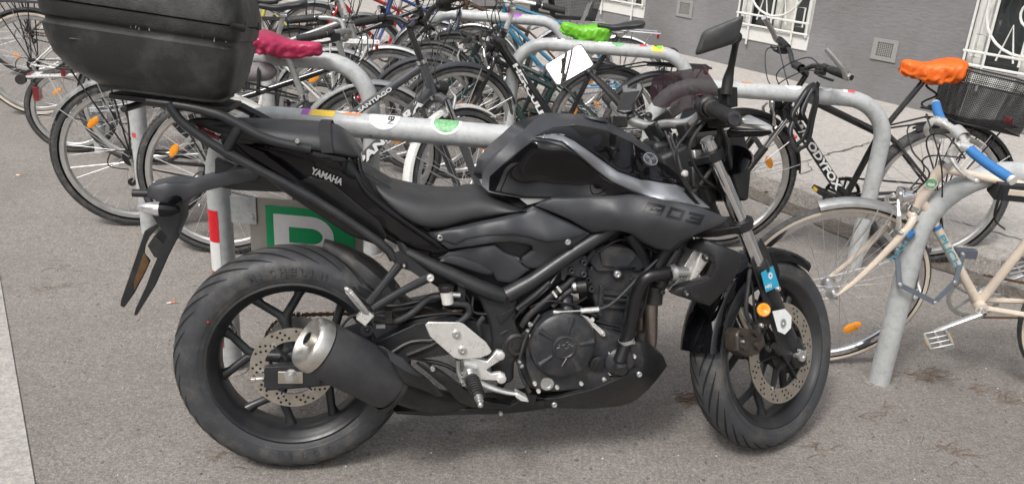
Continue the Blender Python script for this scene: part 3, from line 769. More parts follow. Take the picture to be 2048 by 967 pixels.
    for s_ in (-1, 1):
        P = H_[s_]; a, b = V(P[-2]), V(P[-1]); d = (b-a).normalized(); gl = .12
        if bt == 'moust':
            g = G('blue_tape'); g.tube(smooth_path(P, 4)[9:], .0148, 12); 
            for i in range(16):
                pth = smooth_path(P, 4)[11:]; 
            g.m('white_plastic').tube([b, b+d*.012], .0138, 10); g.build('bar_tape', hb_)
            lv = V(P[2]); g = G('alu_bright'); g.tube([lv+V((.0, 0, .0)), lv+V((.035, 0, .01))], [.016, .013], 10); g.tube([lv+V((.035, 0, .01)), lv+V((.05, -s_*.0, -.02)), lv+V((.02, s_*.03, -.06)), lv+V((-.03, s_*.045, -.085))], [.011, .009, .007, .007], 8, k=4)
            g.ball(lv+V((-.03, s_*.045, -.085)), .01); g.build('brake_lever', hb_)
        else:
            g = G(gm); g.tube([b-d*gl, b-d*gl*.5, b+d*.005], [.0165, .0175, .0165], 12)
            for i in range(8): g.tube([b-d*(.008+gl*.11*i), b-d*(.008+gl*.11*i-.004)], .0182, 12)
            g.build('grip', hb_)
            lv = b-d*(gl+.02); dn = V((.0, 0, -1)); side = V((1, 0, 0))
            g = G(c.get('lever', 'matte_black')); g.tube([lv-d*.015, lv+d*.015], .0165, 10); g.box(lv+side*.02+dn*.015, (.04, .03, .03)); lf_ = V((.035, 0, -.02))
            g.tube([lv+lf_*.8, lv+lf_*1.3+d*.03, lv+lf_*1.25+d*.11], [.008, .006, .0055], 7, k=3); g.build('brake_lever', hb_)
            if c.get('barends'):
                g = G('alu'); up = V((.10, 0, .09)); g.tube([b-d*.01, b+V((.015, 0, .0)), b+up*.45, b+up+V((.02, -s_*.03, .02))], .0125, 10, k=4); g.tube([b-d*.012, b+d*.014], .017, 10); g.m('hole_dark').tube([b+d*.0145, b+d*.015], .012, 10); g.build('bar_end', hb_)
    # cables
    g = G('rubber')
    for s_ in (-1, 1):
        b = V(H_[s_][-2]) if bt not in ('city', 'moust') else V(H_[s_][-3])
        g.tube([b+V((.03, 0, -.01)), b+V((.11, -s_*.03, -.02)), cb+V((.11, s_*.04, -.08)), s0+V((.05, s_*.02, -.04)), bp+V((.03, s_*.01, .06))], .0026, 6, k=5)
        g.tube([b+V((.03, 0, -.01)), b+V((.08, -s_*.06, .035)), cb+V((.07, -s_*.05, -.05)), s0+V((-.0, -s_*.025, -.07)), q(lp(dt1, bb, .4), s_*.02)], .0026, 6, k=5)
    g.build('cable', root, mw=SM)
    if c['light']:
        g = G('chrome' if c['light'] == 'chrome' else 'matte_black'); lc = V(lp(tuple(cr_), (ht[0], 0, ht[1]), .15))+V((.055, 0, .03)); ax_ = V((1, 0, -.15))
        g.rev([(-.045, .004), (-.035, .02), (0, .032), (.006, .032)], lc, tuple(ax_), 14); g.tube([lc+V((-.03, 0, 0)), cr_+V((.01, 0, 0))], .006, 6)
        l_ = g.build('headlight', root, mw=SM); g = G('clear_lens'); g.rev([(.0062, 0), (.0062, .029), (.005, .029)], lc, tuple(ax_), 14); g.build('lens', l_)
        g = G('red_lens'); tl = V((-(R+.028)*cos(.45), 0, R+(R+.028)*sin(.45))) if not c['rack'] else V((-.24, 0, R*2+.03)); g.box(tl, (.018, .05, .035)); g.build('tail_light', root, bevel=.004)
    if c['rack']:
        g = G(c['rack']); zr = c.get('rackz', R*2+.055); xs = (-.25, .12)
        for s_ in (-1, 1):
            g.tube([V((xs[1], s_*.05, zr)), V((xs[0]+.03, s_*.06, zr)), V((xs[0], s_*.03, zr)), V((xs[0], 0, zr))], .0055, 7, k=3)
            for x in (-.2, -.06, .02): g.tube([V((x, s_*.058, zr)), V((.0, s_*.064, R+.02))], .004, 6)
            g.tube([V((xs[1], s_*.05, zr)), V((cs[0]-.02, s_*.018, cs[1]-.0))], .0045, 6, k=0)
            g.tube([V((xs[1]-.01, s_*.02, zr+.002)), V((xs[0]+.01, s_*.02, zr+.002))], .0035, 6)
        for x in (-.22, -.12, -.02, .09): g.tube([V((x, -.056, zr)), V((x, .056, zr))], .0038, 6)
        g.build('rack', root)
    return root, M, A, SM
def bk_w(B, p): return B[2]+B[1]@V(p)
def child_text(B, txt, p0, p1, h, m, y, parent, name='lettering', shear=0, bold=.03, space=1.0):
    """text between two (x,z) points of the bicycle's plane on side y"""
    a = V((p0[0], y, p0[1])); b = V((p1[0], y, p1[1])); xd = (b-a).normalized()
    nrm = V((0, -1 if y < 0 else 1, 0)); zd = nrm.cross(xd)
    g = G(m); text_g(g, txt, a-zd*h/2, xd, zd, (b-a).length, h, .0004, bold=bold, shear=shear, space=space); return g.build(name, parent)
def frame_of(B): return [o for o in B[0].children if o.name.startswith('frame')][0]
def part_of(B, nm): return [o for o in B[0].children if o.name.startswith(nm)][0]
def px2b(px, py, B, y=0.):
    Mi = B[1].transposed(); d = Mi @ ray(px, py); o = Mi @ (CC-B[2]); return o+d*((y-o.y)/d.y)

# 1 graphite trekking bike with the pink saddle cover
b1 = make_bike('graphite trekking bicycle with a pink saddle cover and white lettering on its tubes', ground(452, 505), ground(935, 527), wb=1.065, R=.348, tw=.021, bb=(.46, .30), seat=(.30, .93), clus=(.365, .71), ht=(.845, .885), hb=(.90, .745),
     tt0=(.40, .53), color='paint_graphite', tr=.017, dr=.023, susp=True, fork='paint_graphite', fender='white_plastic', rim='alu', rf=(28, 120), ff=(60, 205), bars='riser', barh=.15, reach=.05, rack='matte_black', saddle=None, steer=50, sadtilt=0, light=True, lean=0)
F1 = frame_of(b1)
def pxz(B, x, y): p = px2b(x, y, B); return (p.x, p.z)
def tube_text(B, txt, a, b, t0, t1, h, m, y, **k): return child_text(B, txt, lp(a, b, t0), lp(a, b, t1), h, m, y, frame_of(B), **k)
tube_text(b1, 'SANTIAGO', (.40, .53), (.852, .868), .42, .72, .017, 'print_white', -.0178)
tube_text(b1, 'PANDORA', (.46, .30), (.889, .773), .30, .90, .034, 'print_white', -.0236, shear=.2, bold=.05)
def cover(B, st, m, label, seed=1, L_=.30, W=.10, th=.075, sadtilt=0, nose=.3):
    """cloth bag pulled over a saddle: domed top, creased skirt gathered underneath"""
    rnd = random.Random(seed); rings = []; n = 40; k = 44
    ph = [rnd.random()*6 for _ in range(8)]
    for i in range(n+1):
        t = i/n; x = L_*(.5-t); wd = W*(nose+(1-nose)/(1+math.exp(-(t-.5)*10)))
        hh = th*(.62+.38/(1+math.exp(-(t-.45)*8)))
        e = 1.
        if t > .82: e = math.sqrt(max(.02, 1-((t-.82)/.185)**2))
        if t < .14: e = math.sqrt(max(.05, 1-((.14-t)/.15)**2))
        wd *= e; he = hh*(.35+.65*e); ring = []; zc = .018*(t > .55)*(t-.55)*2-.01*math.exp(-((t-.4)/.2)**2)
        for j in range(k):
            a = 2*pi*j/k; ca, sa = cos(a), sin(a)
            cx = abs(ca)**.72*(1 if ca > 0 else -1); sz = abs(sa)**.8*(1 if sa > 0 else -1)
            low = max(0, -sa)**.6
            wr = 1+low*(.09*sin(7*a+ph[0]+t*14)+.08*sin(11*a+ph[1]-t*23)+.09*sin(t*52+ph[2]+3*sin(a*3)))+.03*sin(3*a+ph[3]+t*11)+.03*sin(t*33+a*4+ph[4])+.02*sin(t*60-a*7+ph[6])
            if sa < -.75: wr *= .82
            ring.append(V((x+.006*low*sin(7*a+ph[5]), wd*cx*wr, zc+(he*.36*sz if sa > 0 else he*.64*sz*wr))))
        rings.append(ring)
    g = G(m); g.loft(rings); world = bk_w(B, (st[0], 0, st[1]))
    o = g.build('saddle_cover', None, subd=1, sharp=180); o.matrix_world = MX.Translation(world) @ (B[1].to_4x4()) @ MX.Rotation(RD(sadtilt), 4, 'Y')
    o['label'] = label; o['category'] = 'saddle cover'; return o
cover(b1, (.295, .925), 'pink_cover', 'crumpled pink waterproof cover on the saddle of the graphite bicycle', 3, L_=.30, W=.10, th=.10, sadtilt=3)
# saddle bag of bike 1
g = G('bag_grey'); pb = V((.175, 0, .80))
rings = []
for i in range(9):
    t = i/8; s_ = math.sqrt(max(.04, 1-(2*t-1)**4)); rings.append([pb+V((.085-.17*t, .042*s_*cos(a), .04*s_*sin(a)+.012*(1-t))) for a in [2*pi*j/14 for j in range(14)]])
g.loft(rings); g.m('fabric_black'); g.tube([pb+V((.02, -.045, .045)), pb+V((.02, -.047, -.04)), pb+V((-.0, -.02, -.09))], .004, 4, flat=3)
o = g.build('saddle_bag', None, subd=1); o.matrix_world = MX.Translation(b1[2]) @ b1[1].to_4x4(); o['label'] = 'grey saddle bag strapped under the pink saddle cover'; o['category'] = 'bag'

# 2 bike with knobbly rear wheel and red lettering
b2 = make_bike('black and red bicycle with a knobbly rear tyre and derailleur below the black top case', ground(284, 449), ground(737, 442), wb=1.07, R=.345, tw=.023, seat=(.17, .93), clus=(.30, .62), ht=(.945, .80), hb=(.985, .655), bb=(.45, .29), tt0=(.33, .56),
     color='paint_black', fender='alu', rf=(30, 150), ff=(25, 160), rack='matte_black', bars='city', saddle='springs', stem='alu', barh=.1, steer=6, lean=2, dr=.02)
tube_text(b2, 'EG', (.45, .29), (.977, .684), .60, .72, .036, 'print_red', -.0206, bold=.05)
g = G('red_lens'); g.ball((1.01, -.03, .63), .016); g.build('reflector', b2[0])

# 3 small folding bike with aluminium rack
b3 = make_bike('folding bicycle with small wheels and a bare aluminium rear rack', ground(155, 304), ground(420, 306), wb=1.0, R=.25, tw=.02, seat=(.2, .9), clus=(.27, .5), ht=(.72, .62), hb=(.78, .5), bb=(.36, .27), tt0=(.33, .38), color='paint_silver', rack=None, bars='flat', barh=.33, steer=-5, stem='alu', fender=None, light=False, derail=False)
g = G('alu_bright')
for dz, dy in ((0, -.06), (0, .06), (.0, -.02), (.0, .02)):
    g.tube([V((-.20, dy, .45)), V((.13, dy, .47))], .007, 6)
for x in (-.26, -.15, -.03): g.tube([V((x+.07, -.06, .452+(x+.27)*.06)), V((x+.07, .06, .452+(x+.27)*.06))], .006, 6)
for s_ in (-1, 1):
    g.tube([V((-.08, s_*.06, .455)), V((0, s_*.06, .27))], .005, 6)
g.build('rack', b3[0])
g = G('rubber')
for dy in (-.075, .075): g.rev([(-.012, 0), (-.012, .028), (.012, .028), (.012, 0)], V((-.22, dy, .44)), (0, 1, 0), 14)
g.build('rack_roller', b3[0])
g = G('red_lens'); g.box((-.192, 0, .455), (.012, .09, .02)); g.box((-.17, 0, .35), (.03, .07, .08)); g.build('tail_light', b3[0], bevel=.004)

# 4 white step-through, tan tyres
b4 = make_bike('white framed bicycle with tan walled tyres and black rack at the far left', ground(84, 230), ground(355, 235), wb=1.05, R=.345, tw=.02, color='paint_white', wall='paint_cream', rim='alu', fender='matte_black', rf=(20, 150), rack='matte_black', saddle='black', bars='city', barh=.12, seat=(.2, .9), lean=-3)
# 5 bike behind it
b5 = make_bike('bicycle with a pale fender at the top left behind the white framed bicycle', ground(72, 150), ground(330, 150), wb=1.05, R=.34, color='paint_brown', fender='sticker_white', rack='matte_black', bars='city')

# 6 black mountain bike (heads left), orange cover, basket
b6 = make_bike('black mountain bicycle with white lettering, silver bar ends and orange saddle cover', ground(1838, 522), ground(1448, 497), wb=1.0, R=.345, tw=.024, bb=(.43, .30), seat=(.185, .93), clus=(.325, .655), ht=(.755, .80), hb=(.80, .70), tt0=(.34, .625),
     color='paint_black', dr=.024, tr=.017, rackz=.703, susp=True, fork='matte_black', fender='matte_black', ff=(80, 172), rf=(60, 150), rim='alu', bars='riser', barh=.09, reach=.06, barends=True, saddle=None, rack='matte_black', side=-1, steer=14, post='black', crank=20, light=True, lean=0)
tube_text(b6, 'WOODYFOX', (.791, .72), (.43, .30), .14, .88, .036, 'print_white', .0246, bold=.04)
cover(b6, (.165, .935), 'orange_cover', 'bright orange cover on the saddle of the black mountain bicycle', 5, L_=.285, W=.095, th=.125, sadtilt=-2, nose=.45)
def mesh_basket(B, c, top, bot, h, label, m='matte_black', wires=(20, 14), tilt=0, cell=None):
    g = G(m); hx_, hy = top; bx_, by = bot
    def ring(t): 
        a = bx_+(hx_-bx_)*t; b = by+(hy-by)*t; z = h*t; return [V((-a, -b, z)), V((a, -b, z)), V((a, b, z)), V((-a, b, z))]
    g.tube(ring(1), .0045, 8, closed=True); g.tube(ring(0), .003, 6, closed=True); g.tube(ring(.78), .0022, 5, closed=True)
    nx_, nz = wires
    R1, R0 = ring(1), ring(0)
    for s_ in range(4):
        a1, b1_ = R1[s_], R1[(s_+1) % 4]; a0, b0 = R0[s_], R0[(s_+1) % 4]
        for i in range(1, nx_*2):
            t = i/(nx_*2); g.tube([a1.lerp(b1_, t), a0.lerp(b0, t)], .0012, 3, cap=False)
        for k_ in range(1, nz*2):
            u = k_/(nz*2); g.tube([a0.lerp(a1, u), b0.lerp(b1_, u)], .0012, 3, cap=False)
    for i in range(1, 16):
        t = i/16; g.tube([R0[0].lerp(R0[1], t), R0[3].lerp(R0[2], t)], .0011, 3, cap=False); g.tube([R0[0].lerp(R0[3], t), R0[1].lerp(R0[2], t)], .0011, 3, cap=False)
    o = g.build('basket', None, sharp=180); o.matrix_world = MX.Translation(bk_w(B, c)) @ B[1].to_4x4() @ MX.Rotation(RD(tilt), 4, 'Y')
    o['label'] = label; o['category'] = 'basket'; return o
mesh_basket(b6, (-.09, 0, .70), (.18, .14), (.15, .12), .225, 'black wire mesh basket on the rack behind the orange saddle cover', wires=(20, 14), tilt=-9)
g = G('sticker_white'); g.box((-.0, .02, .77), (.16, .12, .012)); g.m('blue_tape'); g.tube([(.12, -.12, .93), (-.05, -.16, .955), (-.2, -.15, .96)], .006, 6, k=4)
# coiled cable under the orange saddle
g = G('rubber'); pts = [V((.13+.028*cos(i*.7), -.03+.02*sin(i*.7), .86-.004*i+.03*sin(i*.23))) for i in range(34)]; g.tube(pts, .005, 6)
o = g.build('cable_lock'); o.matrix_world = MX.Translation(b6[2]) @ b6[1].to_4x4(); o['label'] = 'black coiled cable lock hanging under the orange saddle cover'; o['category'] = 'lock'

# 7 cream road bike (heads left)
b7 = make_bike('cream road bicycle with blue bar tape and silver levers leaning on the right-hand stand', ground(2060, 776), ground(1618, 722), anchor='front', wb=.97, R=.335, tw=.0155, bb=(.475, .33), seat=(.25, .95), clus=(.345, .78), ht=(.725, .83), hb=(.778, .668), tt0=(.345, .765), dt0=None,
     color='paint_cream', wall='paint_cream', rim='chrome', fender='alu', ff=(70, 118), rf=(75, 175), bars='moust', stem='alu_bright', barh=.10, reach=.02, rack=None, side=-1, steer=8, pedal='metal', crank=-35, pedrot=25, lean=-9, light='chrome', brake='alu_bright', rusty=True, tr=.014, dr=.0155, derail=False)


tube_text(b7, 'PUCH', (.767, .70), (.475, .33), .32, .62, .022, 'print_teal', .0158, bold=.03)
g = G('blue_tape'); a_, b_ = V((.767, 0, .70)), V((.475, 0, .33)); g.tube([a_.lerp(b_, .24), a_.lerp(b_, .27)], .0162, 12); g.build('frame_band', b7[0])
SMi = b7[3]; f0, f1 = V((.79, .047, .58)), V((.97, .052, .335))
g = G('blue_tape'); p_ = V((.785, .046, .605)); d_ = V((.075, 0, -.205)).normalized(); g.tube([p_, p_+d_*.022], .0152, 12); g.build('fork_band', b7[0], mw=SMi)
g = G('print_teal'); xd = -d_; text_g(g, 'PUCH', p_+d_*.12+V((0, .0145, 0))-V((0, 1, 0)).cross(xd)*.008, xd, V((0, 1, 0)).cross(xd), .085, .016, .0004); g.build('fork_lettering', b7[0], mw=SMi)
g = G('sticker_green'); hc_ = V((.757, .0205, .765)); g.rev([(0, 0), (0, .017), (.0015, .017), (.0015, 0)], hc_, (0, 1, 0), 20); g.m('sticker_white'); g.rev([(.0002, .0172), (.0002, .0195), (.0012, .0195), (.0012, .0172)], hc_, (0, 1, 0), 20); g.box(hc_+V((0, .0018, -.003)), (.02, .0006, .009)); g.build('head_badge', b7[0])
# ---------------------------------------------------------------- the rest of the parked bicycles
DEFG = {}
b9 = make_bike('black low step-through bicycle with white lettering on its curved tube and a black saddle', ground(1300, 372), ground(912, 357), wb=1.165, R=.335, tw=.02, bb=(.56, .31), seat=(.28, .925), clus=(.42, .665), ht=(.925, .87), hb=(.975, .74), color='paint_black', swoop=True,
     fender='matte_grey', ff=(15, 160), rf=(40, 165), rack='matte_black', bars='city', stem='alu_bright', barh=.13, saddle='black', sw=.09, steer=12, side=-1, post='black', lean=0)
tube_text(b9, 'HERCULES', (.862, .69), (.655, .36), .0, .98, .030, 'print_white', .0275, bold=.05)
b8 = make_bike('dark green bicycle under the bright green saddle cover', ground(1200, 362), ground(880, 350), wb=1.05, R=.34, tw=.02, bb=(.43, .30), seat=(.20, .90), clus=(.31, .60), ht=(.70, .72), hb=(.76, .6), color='paint_darkgreen', dr=.018, tt0=(.33, .55),
     fender='matte_grey', ff=(15, 150), rf=(40, 165), rack=None, bars='flat', stem='paint_black', barh=.10, saddle=None, steer=0, side=-1)
cover(b8, (.17, .885), 'green_cover', 'bright green cover on the saddle of the dark green bicycle', 8, L_=.29, W=.09, th=.12, sadtilt=-6, nose=.5)
g = G('bag_dark'); rr = []
pb = V((.02, 0, .79))
for i in range(13):
    t = i/12; s_ = math.sqrt(max(.05, 1-(2*t-1)**4))*(1-.45*(1-t)*(t < .5)); rr.append([pb+V((.085-.17*t+.006*sin(a*3+i), .05*s_*cos(a)*(1+.1*sin(a*5+i*2)), .036*s_*sin(a)*(1+.12*sin(a*4-i)))) for a in [2*pi*j/18 for j in range(18)]])
g.loft(rr); o = g.build('rain_cover', None, subd=1, sharp=180); o.matrix_world = MX.Translation(b9[2]) @ b9[1].to_4x4(); o['label'] = 'dark rolled rain cover lying on a rack behind the smoked fly screen'; o['category'] = 'rain cover'
# teal blue one with basket behind
b10 = make_bike('teal blue bicycle with two thin top tubes and a black saddle in the back', ground(1228, 262), ground(945, 236), wb=1.08, R=.345, tw=.018, bb=(.44, .29), seat=(.26, .98), clus=(.33, .74), ht=(.86, .88), hb=(.91, .70), tt0=(.335, .72), color='paint_teal', fender='chrome', rf=(30, 160), ff=(20, 160), rack='chrome', stem='alu', bars='city', barh=.1, saddle='black', side=-1, tr=.014, mixte=True)
# blue/red pair farther back
b11 = make_bike('thin blue framed bicycle with a black front basket in the back row', ground(960, 196), ground(760, 208), wb=1.05, R=.345, color='paint_blue', fender='alu', rack='matte_black', bars='flat', side=-1, tr=.012, dr=.014, saddle='black', light=True, barh=.1)
mesh_basket(b11, (1.02, 0, .84), (.17, .14), (.13, .11), .2, 'black wire basket on the front of the thin blue bicycle', wires=(14, 9))
b12 = make_bike('red framed bicycle partly hidden at the top centre of the row', ground(870, 170), ground(690, 172), wb=1.05, R=.345, color='paint_red', fender='alu', bars='flat', side=-1, saddle='black', rack='matte_black')
b13 = make_bike('silver city bicycle with grey grips just behind the pink saddle cover', ground(440, 300), ground(735, 320), wb=1.06, R=.345, color='paint_silver', fender='alu', rack='alu', bars='city', stem='alu_bright', barh=.17, ht=(.80, .86), saddle='black', gripm='matte_grey', lever='alu_bright', steer=4, light='chrome')
b14 = make_bike('pale bicycle heading left with a white tubular rack above its silver fender', ground(672, 335), ground(390, 330), wb=1.06, R=.345, color='paint_white', fender='alu', rf=(25, 150), rack='window_paint', bars='flat', saddle='black', side=-1)
b15 = make_bike('dark bicycle with a black saddle at the top left beside the top case', ground(620, 172), ground(400, 172), wb=1.05, R=.345, color='paint_yellow', fender='matte_black', rack='matte_black', bars='city', saddle='springs', side=-1, barh=.12)
b16 = make_bike('black trekking bicycle behind the graphite one, front wheel under its handlebar', ground(600, 262), ground(812, 262), wb=1.06, R=.345, tw=.019, color='paint_black', fender='matte_black', rack='matte_black', bars='riser', saddle='black', steer=-12)
b17 = make_bike('brown framed bicycle carrying a wire basket behind the teal blue bicycle', ground(1128, 232), ground(890, 226), wb=1.05, R=.345, color='paint_brown', fender='chrome', rack='chrome', bars='flat', side=-1, saddle='black', barh=.08)
mesh_basket(b17, (-.0, 0, .76), (.19, .15), (.15, .12), .2, 'black wire basket behind the black saddle of the teal blue bicycle', wires=(14, 9))
b18 = make_bike('low dark bicycle frame without a saddle beside the middle stand', ground(1170, 330), ground(960, 300), wb=1.05, R=.33, color='paint_darkgreen', fender='matte_black', bars='flat', side=-1, saddle=None, barh=.02, ht=(.75, .70), hb=(.8, .6), clus=(.34, .55), seat=(.3, .62), light=False)
# ---------------------------------------------------------------- locks
def loose(g, name, label, cat, B=None, **kw):
    o = g.build(name, None, **kw)
    if B is not None: o.matrix_world = MX.Translation(B[2]) @ B[1].to_4x4()
    o['label'] = label; o['category'] = cat; return o
# fabric chain lock over stand E's bar
eE = V(stE['_e']); oE = V((.60, 3.75, 0)); qE = V((eE.y, -eE.x, 0)); 
def pE(px, py, off): # plane parallel to stand E, off metres towards the viewer
    d = ray(px, py); t = (oE+qE*off-CC).dot(qE)/d.dot(qE); return CC+d*t
g = G('fabric_black'); 
loops = [[(1600, 260, .05), (1585, 232, .06), (1598, 205, .06), (1612, 182, .05), (1622, 170, .0), (1618, 180, -.06), (1600, 240, -.07)],
         [(1618, 250, .05), (1604, 225, .065), (1612, 200, .06), (1624, 178, .045), (1632, 171, 0), (1626, 190, -.06)],
         [(1592, 290, .05), (1612, 270, .06), (1622, 230, .065), (1632, 195, .06), (1634, 178, .03), (1634, 172, -.02), (1630, 200, -.06)],
         [(1586, 285, .05), (1580, 262, .06), (1590, 235, .05)], [(1598, 298, .055), (1616, 285, .065), (1626, 240, .07), (1634, 200, .065), (1630, 176, .04)]]
for L_ in loops: g.m('fabric_black').tube([pE(*p) for p in L_], .019, 8, k=6, flat=.45); g.m('fabric_stripe').tube([pE(p[0], p[1], p[2]+(.012 if p[2] > 0 else -.012)) for p in L_], .003, 5, k=6)
g.m('rubber').tube([pE(1582, 270, .06), pE(1586, 290, .065), pE(1594, 300, .065), pE(1602, 292, .065)], .013, 10, k=4); g.m('print_red').ball(pE(1591, 274, .08), .008, 8)
loose(g, 'chain_lock', 'black fabric covered chain lock looped over the stand bar in front of the handlebar', 'lock', sharp=60)
# folding lock on stand F and the cream bicycle
oF = V((1.334, 2.598, 0)); qF = V((V(stF['_e']).y, -V(stF['_e']).x, 0))
def pF(px, py, off): d = ray(px, py); t = (oF+qF*off-CC).dot(qF)/d.dot(qF); return CC+d*t
g = G('grey_lock'); pl_ = [(1793, 498, .02), (1799, 568, .055), (1869, 603, .07), (1908, 563, .03), (1925, 508, -.03)]
for i in range(4):
    a, b = pF(*pl_[i]), pF(*pl_[i+1]); d = (b-a).normalized(); w_ = d.cross(qF).normalized()*.0085; off = qF*(.004*(i % 2))
    g.prism([a-w_+off, b-w_+off, b+w_+off, a+w_+off], qF*.005)
a, b = pF(1793, 498, .02), pF(1862, 500, -.06); w_ = V((0, 0, .0085)); g.prism([a-w_, b-w_, b+w_, a+w_], qF*.005)
g.m('alu')
for p_ in pl_: g.rev([(0, 0), (.010, 0), (.010, .006), (0, .009)], pF(*p_), tuple(qF), 12)
g.m('grey_lock').box(pF(1930, 506, -.05), (.07, .03, .03))
loose(g, 'folding_lock', 'grey folding plate lock hinged round the right-hand stand and the cream bicycle', 'lock', bevel=.0015)
# chain hanging from the far stand
g = G('grey_lock'); oG = V((-.70, 5.93, 0)); 
def pG(px, py, off=0): d = ray(px, py); n = V((0, -1, 0)); t = (oG+n*off-CC).dot(n)/d.dot(n); return CC+d*t
cp = smooth_path([pG(918, 22, .06), pG(915, 50, .06), pG(905, 75, .06), pG(912, 95, .05)], 8)+smooth_path([pG(900, 55, .06), pG(893, 75, .07), pG(902, 95, .06)], 8)
for i, p_ in enumerate(cp[::1]):
    pts = [p_+V((.013*cos(t)*(i % 2), .013*cos(t)*(1-i % 2), .022*sin(t))) for t in [2*pi*j/10 for j in range(10)]]
    g.tube(pts, .0042, 5, closed=True)
loose(g, 'steel_chain', 'dark steel link chain hanging from the farthest stand bar', 'chain')
# saddle bag with straps at the right edge
g = G('fabric_black'); c_ = px2b(2025, 378, b7)+V((-.05, 0, 0)); g.box(c_, (.22, .07, .055)); g.m('paint_cream').box(c_+V((.05, .036, .004)), (.05, .004, .02)); g.m('fabric_black')
for x in (.10, -.02):
    g.tube([c_+V((x, .04, .03)), c_+V((x, .045, -.03)), c_+V((x-.01, .045, -.09)), c_+V((x-.05, .045, -.12))], .012, 4, flat=.25, k=4)
loose(g, 'frame_bag', 'black frame bag with dangling straps under the right-hand stand bar', 'bag', b7, bevel=.004)
# ---------------------------------------------------------------- litter: dry needles, butts, leaves
def needles(px, py, n, spread, seed, label):
    rnd = random.Random(seed); g = G('leaf_brown'); c = ground(px, py)
    for k in range(n):
        a = rnd.gauss(0, spread); b = rnd.gauss(0, spread*.7); t = rnd.uniform(-.6, .6)+(.5 if rnd.random() < .5 else 0); L_ = rnd.uniform(.02, .06)
        p = c+V((a, b, .002+rnd.random()*.006)); d = V((cos(t), sin(t), rnd.uniform(-.05, .1)))*L_
        g.tube([p, p+d*.5+V((0, 0, .003)), p+d], .0009, 3)
    o = g.build('pine_needles'); o['kind'] = 'stuff'; o['label'] = label; o['category'] = 'dry needles'
for i, (x, y, n, s_, l_) in enumerate(((1375, 800, 60, .035, 'dry brown pine needles on the asphalt left of the front tyre'), (1840, 752, 45, .05, 'dry brown pine needles in front of the right-hand stand leg'), (1890, 905, 14, .03, 'few dry needles at the bottom right'), (1945, 775, 10, .03, 'sparse dry needles under the pedal'),
        (1400, 640, 30, .03, 'dry needles between engine and front wheel'), (2010, 800, 18, .04, 'dry needles near the right edge'), (100, 575, 10, .05, 'sparse dry needles left of the plate bracket'), (90, 545, 8, .06, 'thin dry needles far left on the asphalt'), (1620, 905, 8, .03, 'few dry needles near the bottom beside the front tyre'), (420, 910, 8, .05, 'few dry needles below the rear tyre'), (1750, 830, 10, .06, 'scattered dry needles below the stand foot'))): needles(x, y, n, s_, i, l_)
rnd = random.Random(3)
g = G('sticker_white')
for k in range(260):
    s_ = rnd.uniform(.3, 6); n_ = rnd.uniform(.1, 3.8); r_ = rnd.uniform(.0012, .0032); g.ball(SP(s_, n_, r_*.4), r_, 5, (1, rnd.uniform(.6, 1), .6))
g.m('chip')
for k in range(260):
    s_ = rnd.uniform(.3, 6); n_ = rnd.uniform(.1, 3.8); r_ = rnd.uniform(.0015, .004); g.ball(SP(s_, n_, r_*.4), r_, 5, (1, rnd.uniform(.6, 1), .5))
o = g.build('grit'); o['kind'] = 'stuff'; o['label'] = 'fine pale and dark grit scattered over the asphalt'; o['category'] = 'grit'
for x, y, a, l_ in ((37, 350, .1, 'cigarette butt with orange filter on the asphalt at the far left'), (340, 605, .5, 'white paper scrap near the red and white leg')):
    g = G('sticker_white'); c = ground(x, y, .004); d = V((cos(a), sin(a), 0)); g.tube([c-d*.012, c+d*.004], .0038, 8); g.m('sticker_orange').tube([c+d*.004, c+d*.018], .0039, 8)
    o = g.build('cigarette_butt'); o['label'] = l_; o['category'] = 'litter'
g = G('leaf_brown')
for x, y in ((1535, 382), (1600, 400), (1690, 470)):
    pass
c = ground(1535, 384, .01); g.add([c+V((x, y, z)) for x, y, z in ((-.03, 0, 0), (0, .02, .01), (.035, .005, .004), (.005, -.02, .012))], [(0, 1, 3), (1, 2, 3)]); o = g.build('dry_leaf'); o['label'] = 'dry brown leaf lying in the gutter'; o['category'] = 'leaf'

# ---------------------------------------------------------------- bare tree across the street (it shows in the left mirror and the tank)
def bare_tree(loc, h, seed):
    rnd = random.Random(seed); root = thing('bare_tree', 'leafless tree standing across the street behind the viewer', 'tree', loc)
    mat('bark', (.11, .1, .09), .9) if 'bark' not in MATS else None
    tr = G('bark'); br = G('bark'); tr.tube([(0, 0, 0), (.05, 0, h*.2), (0, .06, h*.42)], [.2, .17, .13], 10, k=4)
    def grow(p, d, L_, r, n):
        q = p+d*L_; mid = p.lerp(q, .5)+V((rnd.uniform(-1, 1), rnd.uniform(-1, 1), rnd.uniform(-1, 1)))*L_*.07; br.tube([p, mid, q], [r, r*.8, r*.6], 5 if n > 2 else 4, k=2)
        if n == 0: return
        for k in range(3 if n > 1 else 4):
            a = V((rnd.uniform(-1, 1), rnd.uniform(-1, 1), rnd.uniform(-.4, 1))).normalized(); grow(p.lerp(q, rnd.uniform(.6, 1)), (d*.8+a*.75).normalized(), L_*rnd.uniform(.6, .8), r*.55, n-1)
    for k in range(5): a = k*1.26; grow(V((0, .06, h*.42-.25*k/5)), V((cos(a)*.6, sin(a)*.6, 1)).normalized(), h*.2, .085, 4)
    tr.build('trunk', root); br.build('crown', root)

